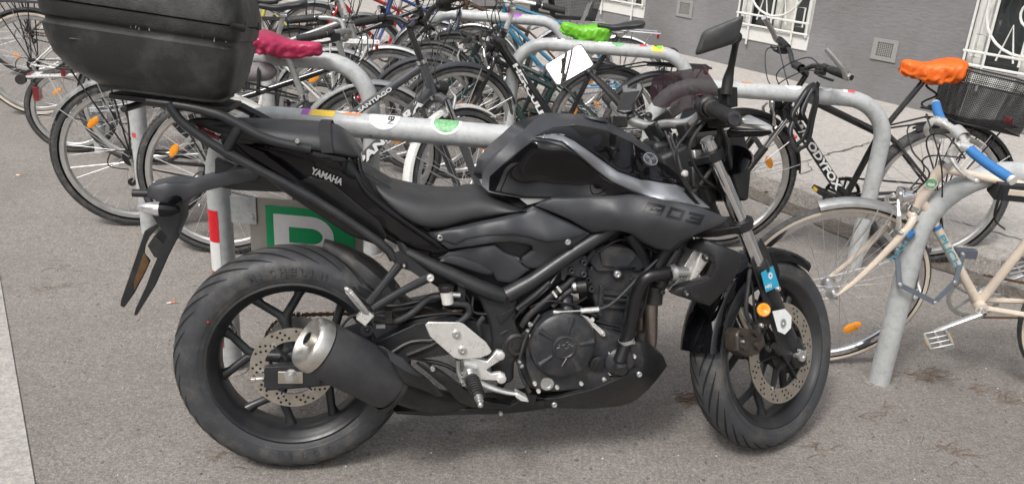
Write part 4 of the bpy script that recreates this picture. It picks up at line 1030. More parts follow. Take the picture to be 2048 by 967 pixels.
# ================================================================= MOTORCYCLE
import numpy as np
PSI, LAM, SIG = RD(10.371), RD(7.907), RD(28.854)
MM = MX.Rotation(PSI, 3, 'Z') @ MX.Rotation(-LAM, 3, 'X'); MO = V((-.561, 1.936, 0)); MI = MM.transposed()
SU = V((-sin(RD(25)), 0, cos(RD(25)))); S0 = V((1.475, 0, 0)); RS = MX.Rotation(SIG, 3, SU); RSI = RS.transposed()
moto = thing('motorcycle', 'black motorcycle with a large black top case, parked in front of the bicycles', 'motorcycle', MO, MM)
SMAT = MX.Translation(S0) @ RS.to_4x4() @ MX.Translation(-S0)
def Lp(x, y, yo):
    d = MI @ ray(x, y); o = MI @ (CC-MO); return o+d*((yo-o.y)/d.y)
def LF(x, y, yo):
    d = RSI @ (MI @ ray(x, y)); o = RSI @ (MI @ (CC-MO)-S0)+S0; return o+d*((yo-o.y)/d.y)
def conv(x0, y0, s): return lambda x, y: (x0+x*s, y0+y*s)
ZA = conv(220, 440, .545); ZB = conv(640, 440, .4344); ZC = conv(980, 380, .4966); ZT = conv(240, 200, .455); ZS = conv(700, 200, .3723)
ZH = conv(1150, 0, .4964); ZN = conv(900, 0, .517); ZR = conv(1300, 400, .5862); ZP = conv(1160, 100, .2481); ZI = conv(0, 0, .517)
def LL(z, pts, y=None, F=Lp):
    out = []
    for p in pts:
        a, b = z(p[0], p[1]) if z else (p[0], p[1]); out.append(F(a, b, p[2] if len(p) > 2 else y))
    return out
class Surf:
    def __init__(s, z, ctl, F=Lp, lam=1e-6):
        P = LL(z, ctl, F=F); s.F = F; s.z = z; s.c = np.array([(p.x, p.z) for p in P]); v = np.array([p.y for p in P]); n = len(P)
        d = np.sqrt(((s.c[:, None]-s.c[None])**2).sum(-1)); K = d*d*np.log(d+1e-9)+np.eye(n)*lam
        Pm = np.c_[np.ones(n), s.c]; A = np.zeros((n+3, n+3)); A[:n, :n] = K; A[:n, n:] = Pm; A[n:, :n] = Pm.T
        s.w = np.linalg.solve(A, np.r_[v, 0, 0, 0]); s.y0 = float(v.mean()); s.lo = float(v.min())-.02; s.hi = float(v.max())+.01
    def y(s, x, z):
        d = np.sqrt((s.c[:, 0]-x)**2+(s.c[:, 1]-z)**2); n = len(s.c)
        return min(s.hi, max(s.lo, float((d*d*np.log(d+1e-9))@s.w[:n]+s.w[n]+s.w[n+1]*x+s.w[n+2]*z)))
    def P(s, px, py):
        a, b = s.z(px, py) if s.z else (px, py); y = s.y0
        for _ in range(12): p = s.F(a, b, y); y = .5*y+.5*s.y(p.x, p.z)
        return s.F(a, b, y)
def inside(p, poly):
    x, y = p; c = False; n = len(poly)
    for i in range(n):
        a, b = poly[i], poly[i-1]
        if (a[1] > y) != (b[1] > y) and x < (b[0]-a[0])*(y-a[1])/(b[1]-a[1])+a[0]: c = not c
    return c
def dens(P, step):
    out = []
    for i in range(len(P)):
        a, b = P[i], P[(i+1) % len(P)]; n = max(1, int((b-a).length/step))
        out += [a.lerp(b, k/n) for k in range(n)]
    return out
def sheet(g, surf, out, lift=0., thick=.006, grid=.012, rnd=0, k=0, inward=None):
    """a moulded panel: outline laid on the surface, lifted off it and given real thickness; rnd = rounded rim"""
    P = [surf.P(*p) for p in out]
    if k: P = smooth_path(P, k, True)
    P = dens(P, grid); poly = [(p.x, p.z) for p in P]; n = len(P)
    A = np.array(poly); Bq = np.roll(A, -1, 0); D = Bq-A; L2 = (D*D).sum(1)+1e-12
    def dist(v):
        q = np.array([v[0], v[1]]); t = np.clip(((q-A)*D).sum(1)/L2, 0, 1); return float(np.sqrt(((A+D*t[:, None]-q)**2).sum(1)).min())
    area = sum(poly[i][0]*poly[(i+1) % n][1]-poly[(i+1) % n][0]*poly[i][1] for i in range(n)); sg = 1 if area > 0 else -1
    pts = [V(p) for p in poly]; rr = rnd if rnd else 0
    nrm = []
    for i in range(n):
        t = (V(poly[(i+1) % n])-V(poly[i-1])).normalized(); nrm.append(V((-t.y, t.x))*sg)
    if rnd:
        for f_ in (.3, 1.0):
            for i in range(n):
                q = V(poly[i])+nrm[i]*rnd*f_
                if inside((q.x, q.y), poly) and dist(q) > rnd*f_*.85: pts.append(q)
    x = A[:, 0].min()+grid*.5
    while x < A[:, 0].max():
        z = A[:, 1].min()+grid*.5
        while z < A[:, 1].max():
            if inside((x, z), poly) and dist((x, z)) > rr+grid*.45: pts.append(V((x, z)))
            z += grid
        x += grid
    r = GEO.delaunay_2d_cdt(pts, [(i, (i+1) % n) for i in range(n)], [], 0, 1e-7)
    vs2 = r[0]; m = len(vs2)
    fs = [f for f in r[2] if len(f) >= 3 and inside((sum(vs2[i][0] for i in f)/len(f), sum(vs2[i][1] for i in f)/len(f)), poly)]
    F_, B_ = [], []; cenx, cenz = A[:, 0].mean(), A[:, 1].mean()
    for v in vs2:
        y = surf.y(v[0], v[1]); e = 0
        if rnd:
            d = min(1, dist(v)/rnd); e = min(thick*.7, rnd*.8)*(1-math.sqrt(max(0, 1-(1-d)**2)))
        F_.append(V((v[0], y-lift+e, v[1])))
        if inward == 'add': f_ = .2*min(1, max(0, -y/.07)); B_.append(V((v[0]+(cenx-v[0])*f_, min(0., y+.05), v[1]+(cenz-v[1])*f_)))
        else: B_.append(V((v[0], (y-lift+thick) if inward is None else inward, v[1])))
    orig = {}
    for i, o_ in enumerate(r[3]):
        for k_ in o_:
            if k_ < n: orig[k_] = i
    ring = [orig[i] for i in range(n) if i in orig]
    F = [tuple(f) for f in fs]+[tuple(reversed([i+m for i in f])) for f in fs]
    F += [(ring[i], ring[(i+1) % len(ring)], ring[(i+1) % len(ring)]+m, ring[i]+m) for i in range(len(ring))]
    used = sorted({i for f in F for i in f}); mp_ = {o: i for i, o in enumerate(used)}; allv = F_+B_
    g.add([allv[i] for i in used], [tuple(mp_[i] for i in f) for f in F]); return g
def mirror(g):
    n = len(g.v); g.v += [(a, -b, c) for a, b, c in g.v]; fs = list(g.f); g.f += [tuple(reversed([i+n for i in f])) for f in fs]; g.mi += list(g.mi); return g
def mirrored_part(o):
    me = o.data.copy()
    for v in me.vertices: v.co.y = -v.co.y
    me.flip_normals(); c = bpy.data.objects.new(o.name.split('.')[0], me); col.objects.link(c); c.parent = o.parent; return c
def bolt(g, p, r=.006, ax=(0, -1, 0), m='alu', h=.006):
    old = g.cur; g.m(m).rev([(-.004, 0), (-.004, r), (h*.7, r), (h, r*.8), (h, r*.45), (h*.5, r*.4), (h*.5, 0)], p, ax, 12); g.cur = old; return g

# ---------------------------------------------------------------- wheels
def moto_wheel(c, R, w_, rimr, discr, discy, mw, holes, disci):
    g = G('frame_black'); cy = V(c)
    rw = w_*.82
    g.rev([(-rw-.004, rimr+.012), (-rw-.006, rimr+.006), (-rw, rimr-.002), (-rw+.008, rimr-.006), (-rw+.014, rimr-.016), (-rw*.45, rimr-.022), (rw*.45, rimr-.022), (rw-.014, rimr-.016), (rw-.008, rimr-.006), (rw, rimr-.002), (rw+.006, rimr+.006), (rw+.004, rimr+.012)], cy, (0, 1, 0), 72)
    g.rev([(-.05, .0), (-.05, .028), (-.045, .034), (-.02, .04), (.02, .04), (.045, .04), (.05, .034), (.05, 0)], cy, (0, 1, 0), 24)
    for k in range(5):
        a = 2*pi*k/5+.54
        def pt(r_, t, y=0): return cy+V((r_*cos(t), y, r_*sin(t)))
        g.tube([pt(.03, a), pt(.105, a)], [.022, .015], 8, flat=.9)
        for s_ in (-1, 1):
            g.tube([pt(.095, a), pt(.125, a+s_*.07), pt(rimr*.80, a+s_*.28), pt(rimr-.014, a+s_*.33)], [.014, .0115, .0105, .016], 8, flat=1.1)
            g.prism([pt(.10, a, -.004), pt(.125, a+.07, -.004), pt(.125, a-.07, -.004)][::s_], (0, .008, 0))
    o = g.build('wheel', moto, sharp=50, mw=mw)
    # tyre: round profile, groove shade put into the colour of dark strips
    g = G('tyre'); N_ = 160; prof = []
    b0 = rimr+.006; c_r = R-w_*.98
    sec = [(-w_*.80, b0), (-w_*.93, b0+.012), (-w_*.99, b0+.03), (-w_*1.0, R-w_*.62), (-w_*.93, R-w_*.44), (-w_*.8, R-w_*.29), (-w_*.6, R-w_*.15), (-w_*.35, R-w_*.05), (0, R), (w_*.35, R-w_*.05), (w_*.6, R-w_*.15), (w_*.8, R-w_*.29), (w_*.93, R-w_*.44), (w_*1.0, R-w_*.62), (w_*.99, b0+.03), (w_*.93, b0+.012), (w_*.80, b0)]
    g.rev(sec, cy, (0, 1, 0), 96)
    g.rev([(-w_*.955, b0+.018), (-w_*.975, b0+.02), (-w_*.985, b0+.023)], cy, (0, 1, 0), 96)
    # tread grooves: dark strips laid on the tread, running diagonally (0.3 mm above the carcass)
    g.m('tyre_groove'); ng = 30
    def surf_pt(ang, u, h):   # u in -1..1 across the crown
        t = u*1.15; y = -w_*.995*sin(t); r_ = R-w_*.62*(1-cos(t))*1.12; return cy+V(((r_+h)*cos(ang), y, (r_+h)*sin(ang)))
    for k in range(ng):
        for s_ in (-1, 1):
            a0 = 2*pi*(k+(.5 if s_ > 0 else 0))/ng; L_, R_ = [], []
            m_ = 12
            for i in range(m_+1):
                t = i/m_; u = s_*(.06+.90*t); ang = a0-(.36*t**.8+.10*t*t); hw = .0016*sin(pi*min(1, t*.9+.08))+.0007
                dn = .006/R if t > .5 else .009/R
                A_ = surf_pt(ang-hw/R*1.3, u-s_*hw/w_, .0006); B_ = surf_pt(ang+hw/R*1.3, u+s_*hw/w_, .0006); L_.append(A_); R_.append(B_)
            g.add(L_+R_, [(i, i+1, m_+2+i, m_+1+i) for i in range(m_)])
    tyre = g.build('tyre', o, sharp=60)
    return o
mat('muffler_black', (.032, .033, .036), .5, nscale=40, namt=.12, bump=.25, bscale=500, dirt=DUST, damt=.15)
RC = V((0, 0, .314)); FC = V((1.38, 0, .293))
rw_ = moto_wheel(RC, .314, .070, .216, .11, -.075, None, 0, 0)
fw_ = moto_wheel(FC, .293, .055, .216, .149, -.065, SMAT, 0, 0)
def disc(c, ro, ri, y, par, nh, rows, mw=None):
    g = G('disc_steel'); g.rev([(0, ri), (0, ro), (.004, ro), (.004, ri), (0, ri)], V(c)+V((0, y, 0)), (0, 1, 0), 72)
    g.m('hole_dark')
    for k in range(nh):
        for j, rr in enumerate(rows):
            a = 2*pi*(k+j*.33)/nh+.09*(k % 2); g.rev([(0, 0), (0, .0036)], V(c)+V((rr*cos(a), y-.0006, rr*sin(a))), (0, -1, 0), 8)
    g.m('frame_black')
    for k in range(6):
        a = 2*pi*k/6; p = lambda r_, t: V(c)+V((r_*cos(t), y+.004, r_*sin(t)))
        g.tube([p(.03, a), p(ri+.006, a+.12)], [.014, .009], 6, flat=.4)
    g.m('alu')
    for k in range(6):
        a = 2*pi*k/6+.12; g.rev([(-.002, .0), (-.002, .007), (.002, .007)], V(c)+V(((ri+.004)*cos(a), y, (ri+.004)*sin(a))), (0, 1, 0), 10)
    return g.build('brake_disc', par, mw=mw)
disc(RC, .110, .074, -.078, rw_, 20, (.083, .093, .102)); disc(FC, .149, .105, -.066, fw_, 26, (.114, .127, .139))
g = G('matte_black'); g.rev([(-.012, .0), (-.012, .03), (-.006, .048), (.006, .048), (.006, .03)], FC+V((0, -.06, 0)), (0, 1, 0), 40); 
for k in range(40):
    a = 2*pi*k/40; g.box(FC+V((.05*cos(a), -.058, .05*sin(a))), (.006, .003, .004), MX.Rotation(-a, 3, 'Y'))
g.build('sensor_ring', fw_)
text = G('tyre_groove'); 
for t_, a0, a1, rr, c_, w_, R_, par in (('MICHELIN', 1.95, 1.25, .262, RC, .070, .314, rw_), ('PILOT', 4.55, 5.05, .258, RC, .07, .314, rw_)):
    g = G('tyre'); n = len(t_)
    for i, ch in enumerate(t_):
        a = a0+(a1-a0)*i/(n-1); p = RC+V((rr*cos(a), -.0712, rr*sin(a))); rad = V((cos(a), 0, sin(a))); tan = V((sin(a), 0, -cos(a)))
        if a > pi: tan = -tan; rad = -rad
        text_g(g, ch, p-tan*.008-rad*.009, tan, rad, .016 if ch != 'I' else .005, .018, .0008)
    g.build('lettering', par)
g = G('print_red'); g.ball(RC+V((-.245*cos(.55), -.0705, .245*sin(.55))), .003, 8); g.m('rubber').tube([RC+V((-.2*cos(.6), -.02, .2*sin(.6))), RC+V((-.17*cos(.55), -.05, .17*sin(.55)))], .004, 8); g.build('valve', rw_)
# axle hardware
g = G('alu'); g.rev([(0, .0), (0, .008), (.018, .008), (.018, 0)], RC+V((0, -.128, 0)), (0, -1, 0), 12); g.rev([(0, 0), (0, .0135), (.009, .0135), (.009, .008)], RC+V((0, -.129, 0)), (0, -1, 0), 6); g.rev([(0, 0), (0, .017), (.002, .017), (.002, 0)], RC+V((0, -.127, 0)), (0, -1, 0), 20); g.build('axle_nut', rw_)

# ---------------------------------------------------------------- swingarm, chain
g = G('frame_black')
sa = LL(None, [(529, 735), (590, 727), (680, 722), (745, 684), (830, 645), (905, 630), (1000, 650), (1040, 668), (1042, 712), (1000, 716), (900, 705), (850, 712), (800, 722), (745, 748), (690, 764), (600, 772), (533, 777)], -.105)
g.prism([p+V((0, -.012, 0)) for p in sa], (0, .034, 0)); o = g.build('swingarm', moto, bevel=.006); mirrored_part(o).modifiers.new('b', 'BEVEL').width = .006
g = G('frame_black'); g.tube([V((.16, -.09, .34)), V((.2, -.085, .36)), V((.2, .085, .36)), V((.16, .09, .34))], .02, 10); g.tube([V((.57, -.13, .375)), V((.57, .13, .375))], .024, 14); g.build('swingarm_bridge', moto)
g = G('frame_black'); g.prism(LL(None, [(530, 733), (528, 772), (545, 777), (640, 768), (640, 728)], -.122), (0, -.004, 0)); g.m('disc_steel').prism(LL(None, [(556, 742), (556, 766), (606, 766), (606, 742)], -.1265), (0, -.002, 0))
g.m('alu').tube(LL(None, [(505, 758), (528, 756)], -.105), .005, 8); g.m('steel_brushed').rev([(0, .0), (0, .008), (.012, .008), (.012, 0)], Lp(512, 758, -.105), (-1, 0, 0), 6); g.build('chain_adjuster', moto, bevel=.001)
g = G('matte_black'); g.tube(LL(ZB, [(400, 620, -.12), (540, 560, -.12), (420, 560, -.115), (330, 610, -.118)], F=Lp), .006, 8, k=3); g.build('swingarm_rib', moto)
# sprocket, chain
g = G('alu'); g.rev([(0, .045), (0, .086), (.005, .086), (.005, .045), (0, .045)], RC+V((0, .085, 0)), (0, 1, 0), 48)
for k in range(43): 
    a = 2*pi*k/43; g.box(RC+V((.088*cos(a), .0875, .088*sin(a))), (.007, .004, .006), MX.Rotation(-a, 3, 'Y'))
g.build('sprocket', rw_)
g = G('chain_rust'); path = []
for i in range(0, 25): 
    a = RD(80+200*i/24); path.append(RC+V((.092*cos(a), .0875, .092*sin(a))))
C2_ = V((.60, .0875, .375))
for i in range(10):
    a = RD(280+160*i/9); path.append(C2_+V((.034*cos(a), 0, .034*sin(a))))
tot = []; 
for i in range(len(path)):
    a, b = path[i], path[(i+1) % len(path)]; n = max(1, round((b-a).length/.0095)); tot += [a.lerp(b, k/n) for k in range(n)]
for i, p in enumerate(tot):
    d = (tot[(i+1) % len(tot)]-p).normalized(); rt = V((1, 0, 0)).rotation_difference(d).to_matrix(); g.box(p, (.009, .016 if i % 2 else .011, .0085 if i % 2 else .0065), rt)
g.build('chain', moto)

# ---------------------------------------------------------------- exhaust
E0 = Lp(632, 690, -.235); E1 = Lp(783, 768, -.175); EA = (E1-E0).normalized(); EL = (E1-E0).length
g = G('muffler_black'); g.rev([(.012, .066), (.02, .069), (EL*.5, .070), (EL*.92, .069), (EL, .066), (EL+.004, .058), (EL+.006, 0)], E0, EA, 40, ref=(0, 0, 1), sx=1.0); sil = g.build('exhaust_muffler', moto)
g = G('steel_brushed'); g.rev([(.008, .0698), (-.004, .0695), (-.020, .066), (-.026, .062), (-.028, .056), (-.022, .046), (-.008, .03), (-.004, .0)], E0, EA, 40, ref=(0, 0, 1)); 
for k in range(4):
    a = k*1.57+.5; bolt(g, E0+EA*.006+(V((0, 0, 1))*cos(a)+EA.cross(V((0, 0, 1)))*sin(a))*.066, .004, tuple((V((0, 0, 1))*cos(a)+EA.cross(V((0, 0, 1)))*sin(a))))
ec = g.build('end_cap', sil)
g = G('hole_dark'); oc = E0-EA*.004+V((-.012, -.004, .016)); g.rev([(.02, 0), (.02, .014), (-.006, .014)], oc, EA, 16); g.m('steel_brushed').rev([(-.0065, .0145), (-.0065, .018), (.02, .018)], oc, EA, 18); g.build('outlet', ec)
g = G('matte_black'); g.tube([E1-EA*.02, Lp(*ZB(470, 815), -.14), Lp(*ZB(610, 835), -.10), Lp(1000, 810, -.06), Lp(1130, 795, -.03)], [.045, .036, .028, .024, .022], 20, k=3); g.rev([(EL-.004, .0705), (EL+.003, .0722), (EL+.009, .0705), (EL+.01, .064)], E0, EA, 40, ref=(0, 0, 1)); g.build('exhaust_pipe', moto)
s1 = Surf(ZB, [(260, 575, -.20), (300, 590, -.225), (480, 715, -.225), (590, 815, -.19), (380, 745, -.24), (345, 680, -.242), (440, 720, -.24), (500, 790, -.2)])
g = G('matte_black'); sheet(g, s1, [(258, 575), (290, 580), (385, 630), (480, 715), (575, 808), (540, 812), (470, 780), (385, 748), (350, 700), (320, 640)], .004, .006, .012, rnd=.006); hs1 = g.build('heat_shield', moto)
g = G('matte_grey'); sheet(g, s1, [(312, 600), (380, 632), (470, 712), (450, 712), (350, 660), (322, 640)], .008, .003, .01)
g.build('mesh_insert', hs1)
s2 = Surf(ZB, [(420, 645, -.17), (480, 655, -.175), (640, 770, -.17), (800, 850, -.15), (830, 880, -.14), (620, 835, -.16), (560, 770, -.17), (500, 700, -.18)])
g = G('matte_black'); sheet(g, s2, [(418, 643), (485, 652), (560, 700), (650, 768), (760, 830), (880, 850), (960, 800), (1000, 810), (990, 850), (860, 870), (700, 862), (640, 840), (575, 770), (500, 705)], .002, .02, .014, rnd=.006)
bolt(g, s2.P(518, 680)+V((0, -.004, 0)), .007); bolt(g, s2.P(515, 745)+V((0, -.02, 0)), .007); bolt(g, s2.P(830, 876)+V((0, -.008, -.004)), .006); g.build('exhaust_guard', moto)
g = G('matte_black'); g.prism(LL(None, [(786, 822), (890, 820), (1000, 812), (1090, 800), (1090, 812), (1000, 826), (860, 832), (795, 828)], -.12), (0, .1, 0)); g.build('lower_plate', moto, bevel=.003)

# ---------------------------------------------------------------- frame
g = G('frame_black')
for s_ in (1, -1):
    def T(pts, r, k=4, n=14):
        P = LL(None, pts)
        if s_ < 0: P = [V((p.x, -p.y, p.z)) for p in P]
        g.tube(P, r, n, k=k)
    T([(*ZB(400, 150), -.10), (*ZB(520, 210), -.115), (*ZB(640, 265), -.125), (*ZB(760, 320), -.13), (*ZB(850, 350), -.13)], [.017, .018, .019, .022, .02])
    T([(*ZB(860, 345), -.13), (*ZB(960, 290), -.13), (*ZC(200, 345), -.13), (*ZC(330, 255), -.13), (*ZC(480, 160), -.12), (*ZC(640, 50), -.09), (1400, 330, -.04)], [.024, .022, .020, .020, .020, .02, .024])
    T([(*ZC(560, 170), -.11), (*ZC(600, 240), -.1), (*ZC(640, 325), -.09)], .018)
    T([(*ZC(760, 230), -.1), (*ZC(700, 330), -.1), (*ZC(655, 425), -.1)], [.018, .022, .024])
    T([(1390, 330, -.04), (1350, 420, -.08), (*ZC(740, 240), -.1)], .02)
    T([(*ZB(400, 155), -.10), (760, 400, -.08), (640, 320, -.07), (480, 270, -.06)], .014)
g.rev([(-.09, .0), (-.09, .03), (.09, .03), (.09, 0)], V((1.105, 0, .84)), tuple(SU), 20)
g.build('frame', moto)
sF = LL(ZB, [(640, 262), (700, 268), (770, 308), (850, 325), (900, 315), (975, 250), (1010, 285), (960, 318), (918, 370), (905, 430), (905, 480), (925, 520), (945, 560), (940, 600), (912, 625), (895, 660), (893, 738), (860, 756), (798, 745), (788, 650), (792, 560), (778, 470), (740, 380), (690, 320)], -.125)
g = G('frame_black'); g.prism(sF, (0, .05, 0)); o = g.build('frame_plate', moto, bevel=.009, seg=3); m_ = mirrored_part(o); m_.modifiers.new('b', 'BEVEL').width = .009
g = G('matte_black')
for pts in ([(705, 285), (760, 320), (830, 345), (800, 365), (765, 350)], [(815, 440), (905, 395), (880, 430), (830, 480)], [(825, 520), (870, 500), (840, 530)]):
    g.prism(LL(ZB, pts, -.1262), (0, -.003, 0))
g.build('frame_rib', o, bevel=.0015)
g = G('matte_black'); c_ = Lp(*ZB(903, 573), -.126); g.rev([(-.002, .034), (.004, .033), (.008, .026), (.005, .024), (.005, .013), (.009, .012), (.009, 0)], c_, (0, -1, 0), 28); g.build('pivot_cap', o)
for q_ in ((625, 250), (985, 265)):
    g = G('hole_dark')
# side stand
g = G('frame_black'); g.tube([V((.62, .11, .26)), V((.60, .17, .14)), V((.59, .262, .045))], [.014, .012, .011], 8); g.box((.59, .27, .041), (.07, .045, .006)); g.build('side_stand', moto)

# ---------------------------------------------------------------- engine
def pr(g, z, pts, y0, y1): g.prism(LL(z, pts, y0), (0, y1-y0, 0)); return g
g = G('engine_black')
pr(g, ZC, [(115, 600), (150, 550), (190, 505), (260, 480), (350, 490), (430, 540), (520, 575), (600, 610), (630, 690), (600, 740), (450, 790), (330, 810), (220, 815), (150, 795), (118, 700)], -.115, .14)
eng = g.build('engine_block', moto, bevel=.008)
g = G('engine_black'); pr(g, ZC, [(385, 330), (425, 470), (432, 545), (530, 580), (560, 560), (600, 430), (625, 330), (600, 300), (420, 290)], -.10, .11); cyl = g.build('cylinder_block', moto, bevel=.006)
g = G('engine_black')
for pts in ([(440, 380), (432, 500), (446, 510), (458, 385)], [(560, 350), (530, 540), (545, 545), (580, 352)], [(450, 398), (600, 412), (598, 428), (448, 414)], [(445, 425), (590, 440), (588, 450), (445, 437)], [(440, 455), (580, 470), (578, 480), (440, 467)], [(300, 440), (380, 470), (430, 500), (428, 510), (360, 480), (300, 455)]):
    pr(g, ZC, pts, -.101, -.110)
for k in range(4): pr(g, ZC, [(425, 520+k*14), (520, 545+k*12), (519, 551+k*12), (425, 527+k*14)], -.101, -.108)
g.build('cooling_ribs', cyl, bevel=.0015)
g = G('engine_black'); pr(g, ZC, [(400, 290), (425, 235), (470, 215), (540, 222), (600, 250), (625, 310), (600, 330), (560, 318), (500, 330), (430, 330)], -.11, .11); hd = g.build('cylinder_head', moto, bevel=.007)
g = G('engine_black'); pr(g, ZC, [(440, 245), (480, 222), (560, 232), (590, 262), (560, 300), (500, 308), (450, 300)], -.112, -.118); bolt(g, Lp(*ZC(513, 338), -.112), .010); g.m('engine_black').rev([(0, .0), (0, .016), (.006, .014), (.006, 0)], Lp(*ZC(513, 338), -.104), (0, -1, 0), 14); g.build('cam_cover', hd, bevel=.003)
# crankcase cover with clutch
CCn = Lp(*ZC(292, 618), -.15)
g = G('engine_black'); pr(g, ZC, [(135, 600), (160, 560), (200, 505), (270, 478), (350, 488), (420, 535), (510, 572), (600, 605), (620, 680), (590, 725), (470, 765), (370, 790), (250, 800), (170, 790), (140, 700)], -.116, -.138)
cc = g.build('crankcase_cover', moto, bevel=.006)
g = G('engine_black'); g.rev([(-.028, .093), (.0, .092), (.012, .088), (.02, .078), (.024, .06), (.025, .034), (.028, .033), (.030, .028), (.028, .026), (.028, 0)], CCn, (0, -1, 0), 56)
for a in (1.35, 2.55, .15, 3.8, 5.3): 
    d = V((cos(a), 0, sin(a))); g.tube([CCn+d*.04+V((0, -.022, 0)), CCn+d*.08+V((0, -.016, 0))], [.006, .011], 8)
    d2 = V((cos(a+.25), 0, sin(a+.25))); g.tube([CCn+d2*.045+V((0, -.022, 0)), CCn+d2*.083+V((0, -.014, 0))], .004, 6)
clc = g.build('clutch_cover', moto, sharp=30)
g = G('alu'); 
for i in range(9):
    a = -.6+i*.28+random.uniform(-.1, .1); rr = random.uniform(.006, .02); p = CCn+V((rr*cos(a*2.2), -.0285, rr*sin(a*2.2)*.6+.004)); g.box(p, (random.uniform(.003, .009), .0006, random.uniform(.001, .0025)), MX.Rotation(random.uniform(-.6, .6), 3, 'Y'))
g.tube([CCn+V((.006, -.029, -.03)), CCn+V((.0, -.03, -.04)), CCn+V((-.006, -.029, -.052))], .0012, 5); g.build('worn_emblem', clc, kind='stuff')
g = G('matte_black'); g.rev([(0, .0), (0, .022), (.006, .022), (.008, .017), (.008, 0)], Lp(*ZC(430, 697), -.139), (0, -1, 0), 24); g.box(Lp(*ZC(430, 697), -.149), (.006, .006, .03), MX.Rotation(.5, 3, 'Y')); g.build('oil_cap', cc, bevel=.001)
g = G('alu'); g.rev([(0, .0), (0, .019), (.004, .018), (.004, .012), (.001, .011), (.001, 0)], Lp(*ZC(230, 778), -.139), (0, -1, 0), 20); 
g.build('sight_glass', cc)
g = G('engine_black'); P_ = Lp(*ZC(520, 690), -.140); g.rev([(-.01, .042), (.008, .041), (.014, .034), (.018, .02), (.018, 0)], P_, (0, -1, 0), 28); g.tube([P_+V((0, -.01, 0)), P_+V((-.004, -.035, -.014))], [.02, .017], 12); g.build('water_pump', moto)
g = G('alu')
for a, b in ((237, 517), (165, 615), (162, 540), (180, 778), (195, 808), (270, 793), (367, 778), (460, 762), (540, 738), (562, 710), (580, 668), (575, 610), (484, 660), (484, 735), (452, 578), (412, 520), (125, 705), (165, 585), (600, 738)):
    bolt(g, Lp(*ZC(a, b), -.142), .0058, h=.006, m='alu_bright')
g.build('cover_bolts', cc)
g = G('engine_black')   # bracket with three holes
pr(g, ZC, [(285, 320), (350, 275), (385, 262), (395, 285), (385, 330), (392, 345), (360, 350), (310, 340), (300, 365), (285, 360)], -.125, -.118)
for a, b in ((327, 322), (376, 290), (376, 337)): g.rev([(0, .009), (.008, .0085), (.008, .004), (0, .004)], Lp(*ZC(a, b), -.126), (0, -1, 0), 14)
g.build('engine_mount', moto, bevel=.0015)
# cables + hoses round the engine
g = G('rubber')
for pts, r in (([(*ZC(110, 480), -.13), (*ZC(200, 400), -.13), (*ZC(250, 360), -.12)], .009), ([(*ZC(130, 545), -.12), (*ZC(160, 500), -.13), (*ZC(240, 430), -.13), (*ZC(320, 370), -.11), (*ZC(420, 240), -.1)], .010),
               ([(*ZC(120, 470), -.14), (*ZC(180, 425), -.145), (*ZC(240, 370), -.14)], .006), ([(*ZC(200, 500), -.14), (*ZC(150, 580), -.145), (*ZC(118, 690), -.145), (*ZC(125, 745), -.145), (*ZC(155, 800), -.145)], .0042), ([(*ZC(350, 390), -.12), (*ZC(300, 420), -.12), (*ZC(250, 470), -.13)], .008),
               ([(*ZC(385, 300), -.09), (*ZC(330, 380), -.08), (*ZC(180, 500), -.08)], .016), ([(*ZC(420, 290), -.06), (*ZC(260, 400), -.06), (*ZC(150, 520), -.06)], .022)):
    g.tube(LL(None, pts), r, 10, k=5)
for a, b, yy in ((262, 420, -.142), (280, 400, -.142)): g.m('white_plastic').tube(LL(ZC, [(a-10, b-12, yy), (a+6, b+10, yy)]), .0035, 6)
g.m('matte_black').rev([(-.02, .017), (.02, .017), (.022, .01), (.022, 0)], Lp(*ZC(360, 390), -.12), (1, -.3, .2), 12); g.m('alu').rev([(-.004, .012), (.004, .012)], Lp(*ZC(342, 388), -.13), (1, -.3, .2), 12)
g.m('engine_black').tube(LL(ZC, [(300, 430, -.1), (310, 480, -.12), (300, 520, -.13)]), [.022, .02, .018], 12); g.build('engine_hose', moto)
g = G('hose_black')
for pts, r in (([(*ZC(160, 470), -.13), (*ZC(240, 445), -.14), (*ZC(330, 460), -.135), (*ZC(390, 430), -.12)], .0035), ([(*ZC(95, 520), -.135), (*ZC(140, 470), -.14), (*ZC(230, 395), -.14), (*ZC(300, 300), -.12), (*ZC(400, 235), -.11)], .0045),
               ([(*ZC(430, 250), -.12), (*ZC(520, 200), -.11), (*ZC(600, 215), -.11), (*ZC(690, 260), -.12)], .004), ([(*ZC(640, 380), -.13), (*ZC(625, 450), -.13), (*ZC(600, 520), -.13)], .005),
               ([(*ZB(330, 470), -.115), (*ZB(470, 440), -.12), (*ZB(640, 430), -.12), (*ZB(760, 480), -.11)], .004), ([(*ZB(640, 300), -.11), (*ZB(690, 380), -.11), (*ZB(700, 460), -.11)], .0055), ([(*ZB(430, 640), -.10), (*ZB(560, 660), -.11), (*ZB(640, 700), -.12)], .006)):
    g.tube(LL(None, pts), r, 8, k=5)
g.m('alu')
for a, b, yy in ((118, 690, -.148), (128, 705, -.148), (165, 540, -.148), (150, 565, -.148)): g.tube(LL(ZC, [(a-5, b-3, yy), (a+5, b+3, yy)]), .0045, 8)
g.m('caliper_bronze').tube(LL(ZC, [(150, 795, -.148), (160, 812, -.148)]), .006, 8)
g.m('engine_black')
for a, b in ((395, 360), (408, 395), (610, 360), (590, 470), (450, 560)): g.rev([(0, .010), (.006, .009), (.006, .004), (0, .004)], Lp(*ZC(a, b), -.104), (0, -1, 0), 12)
g.build('wiring', moto)
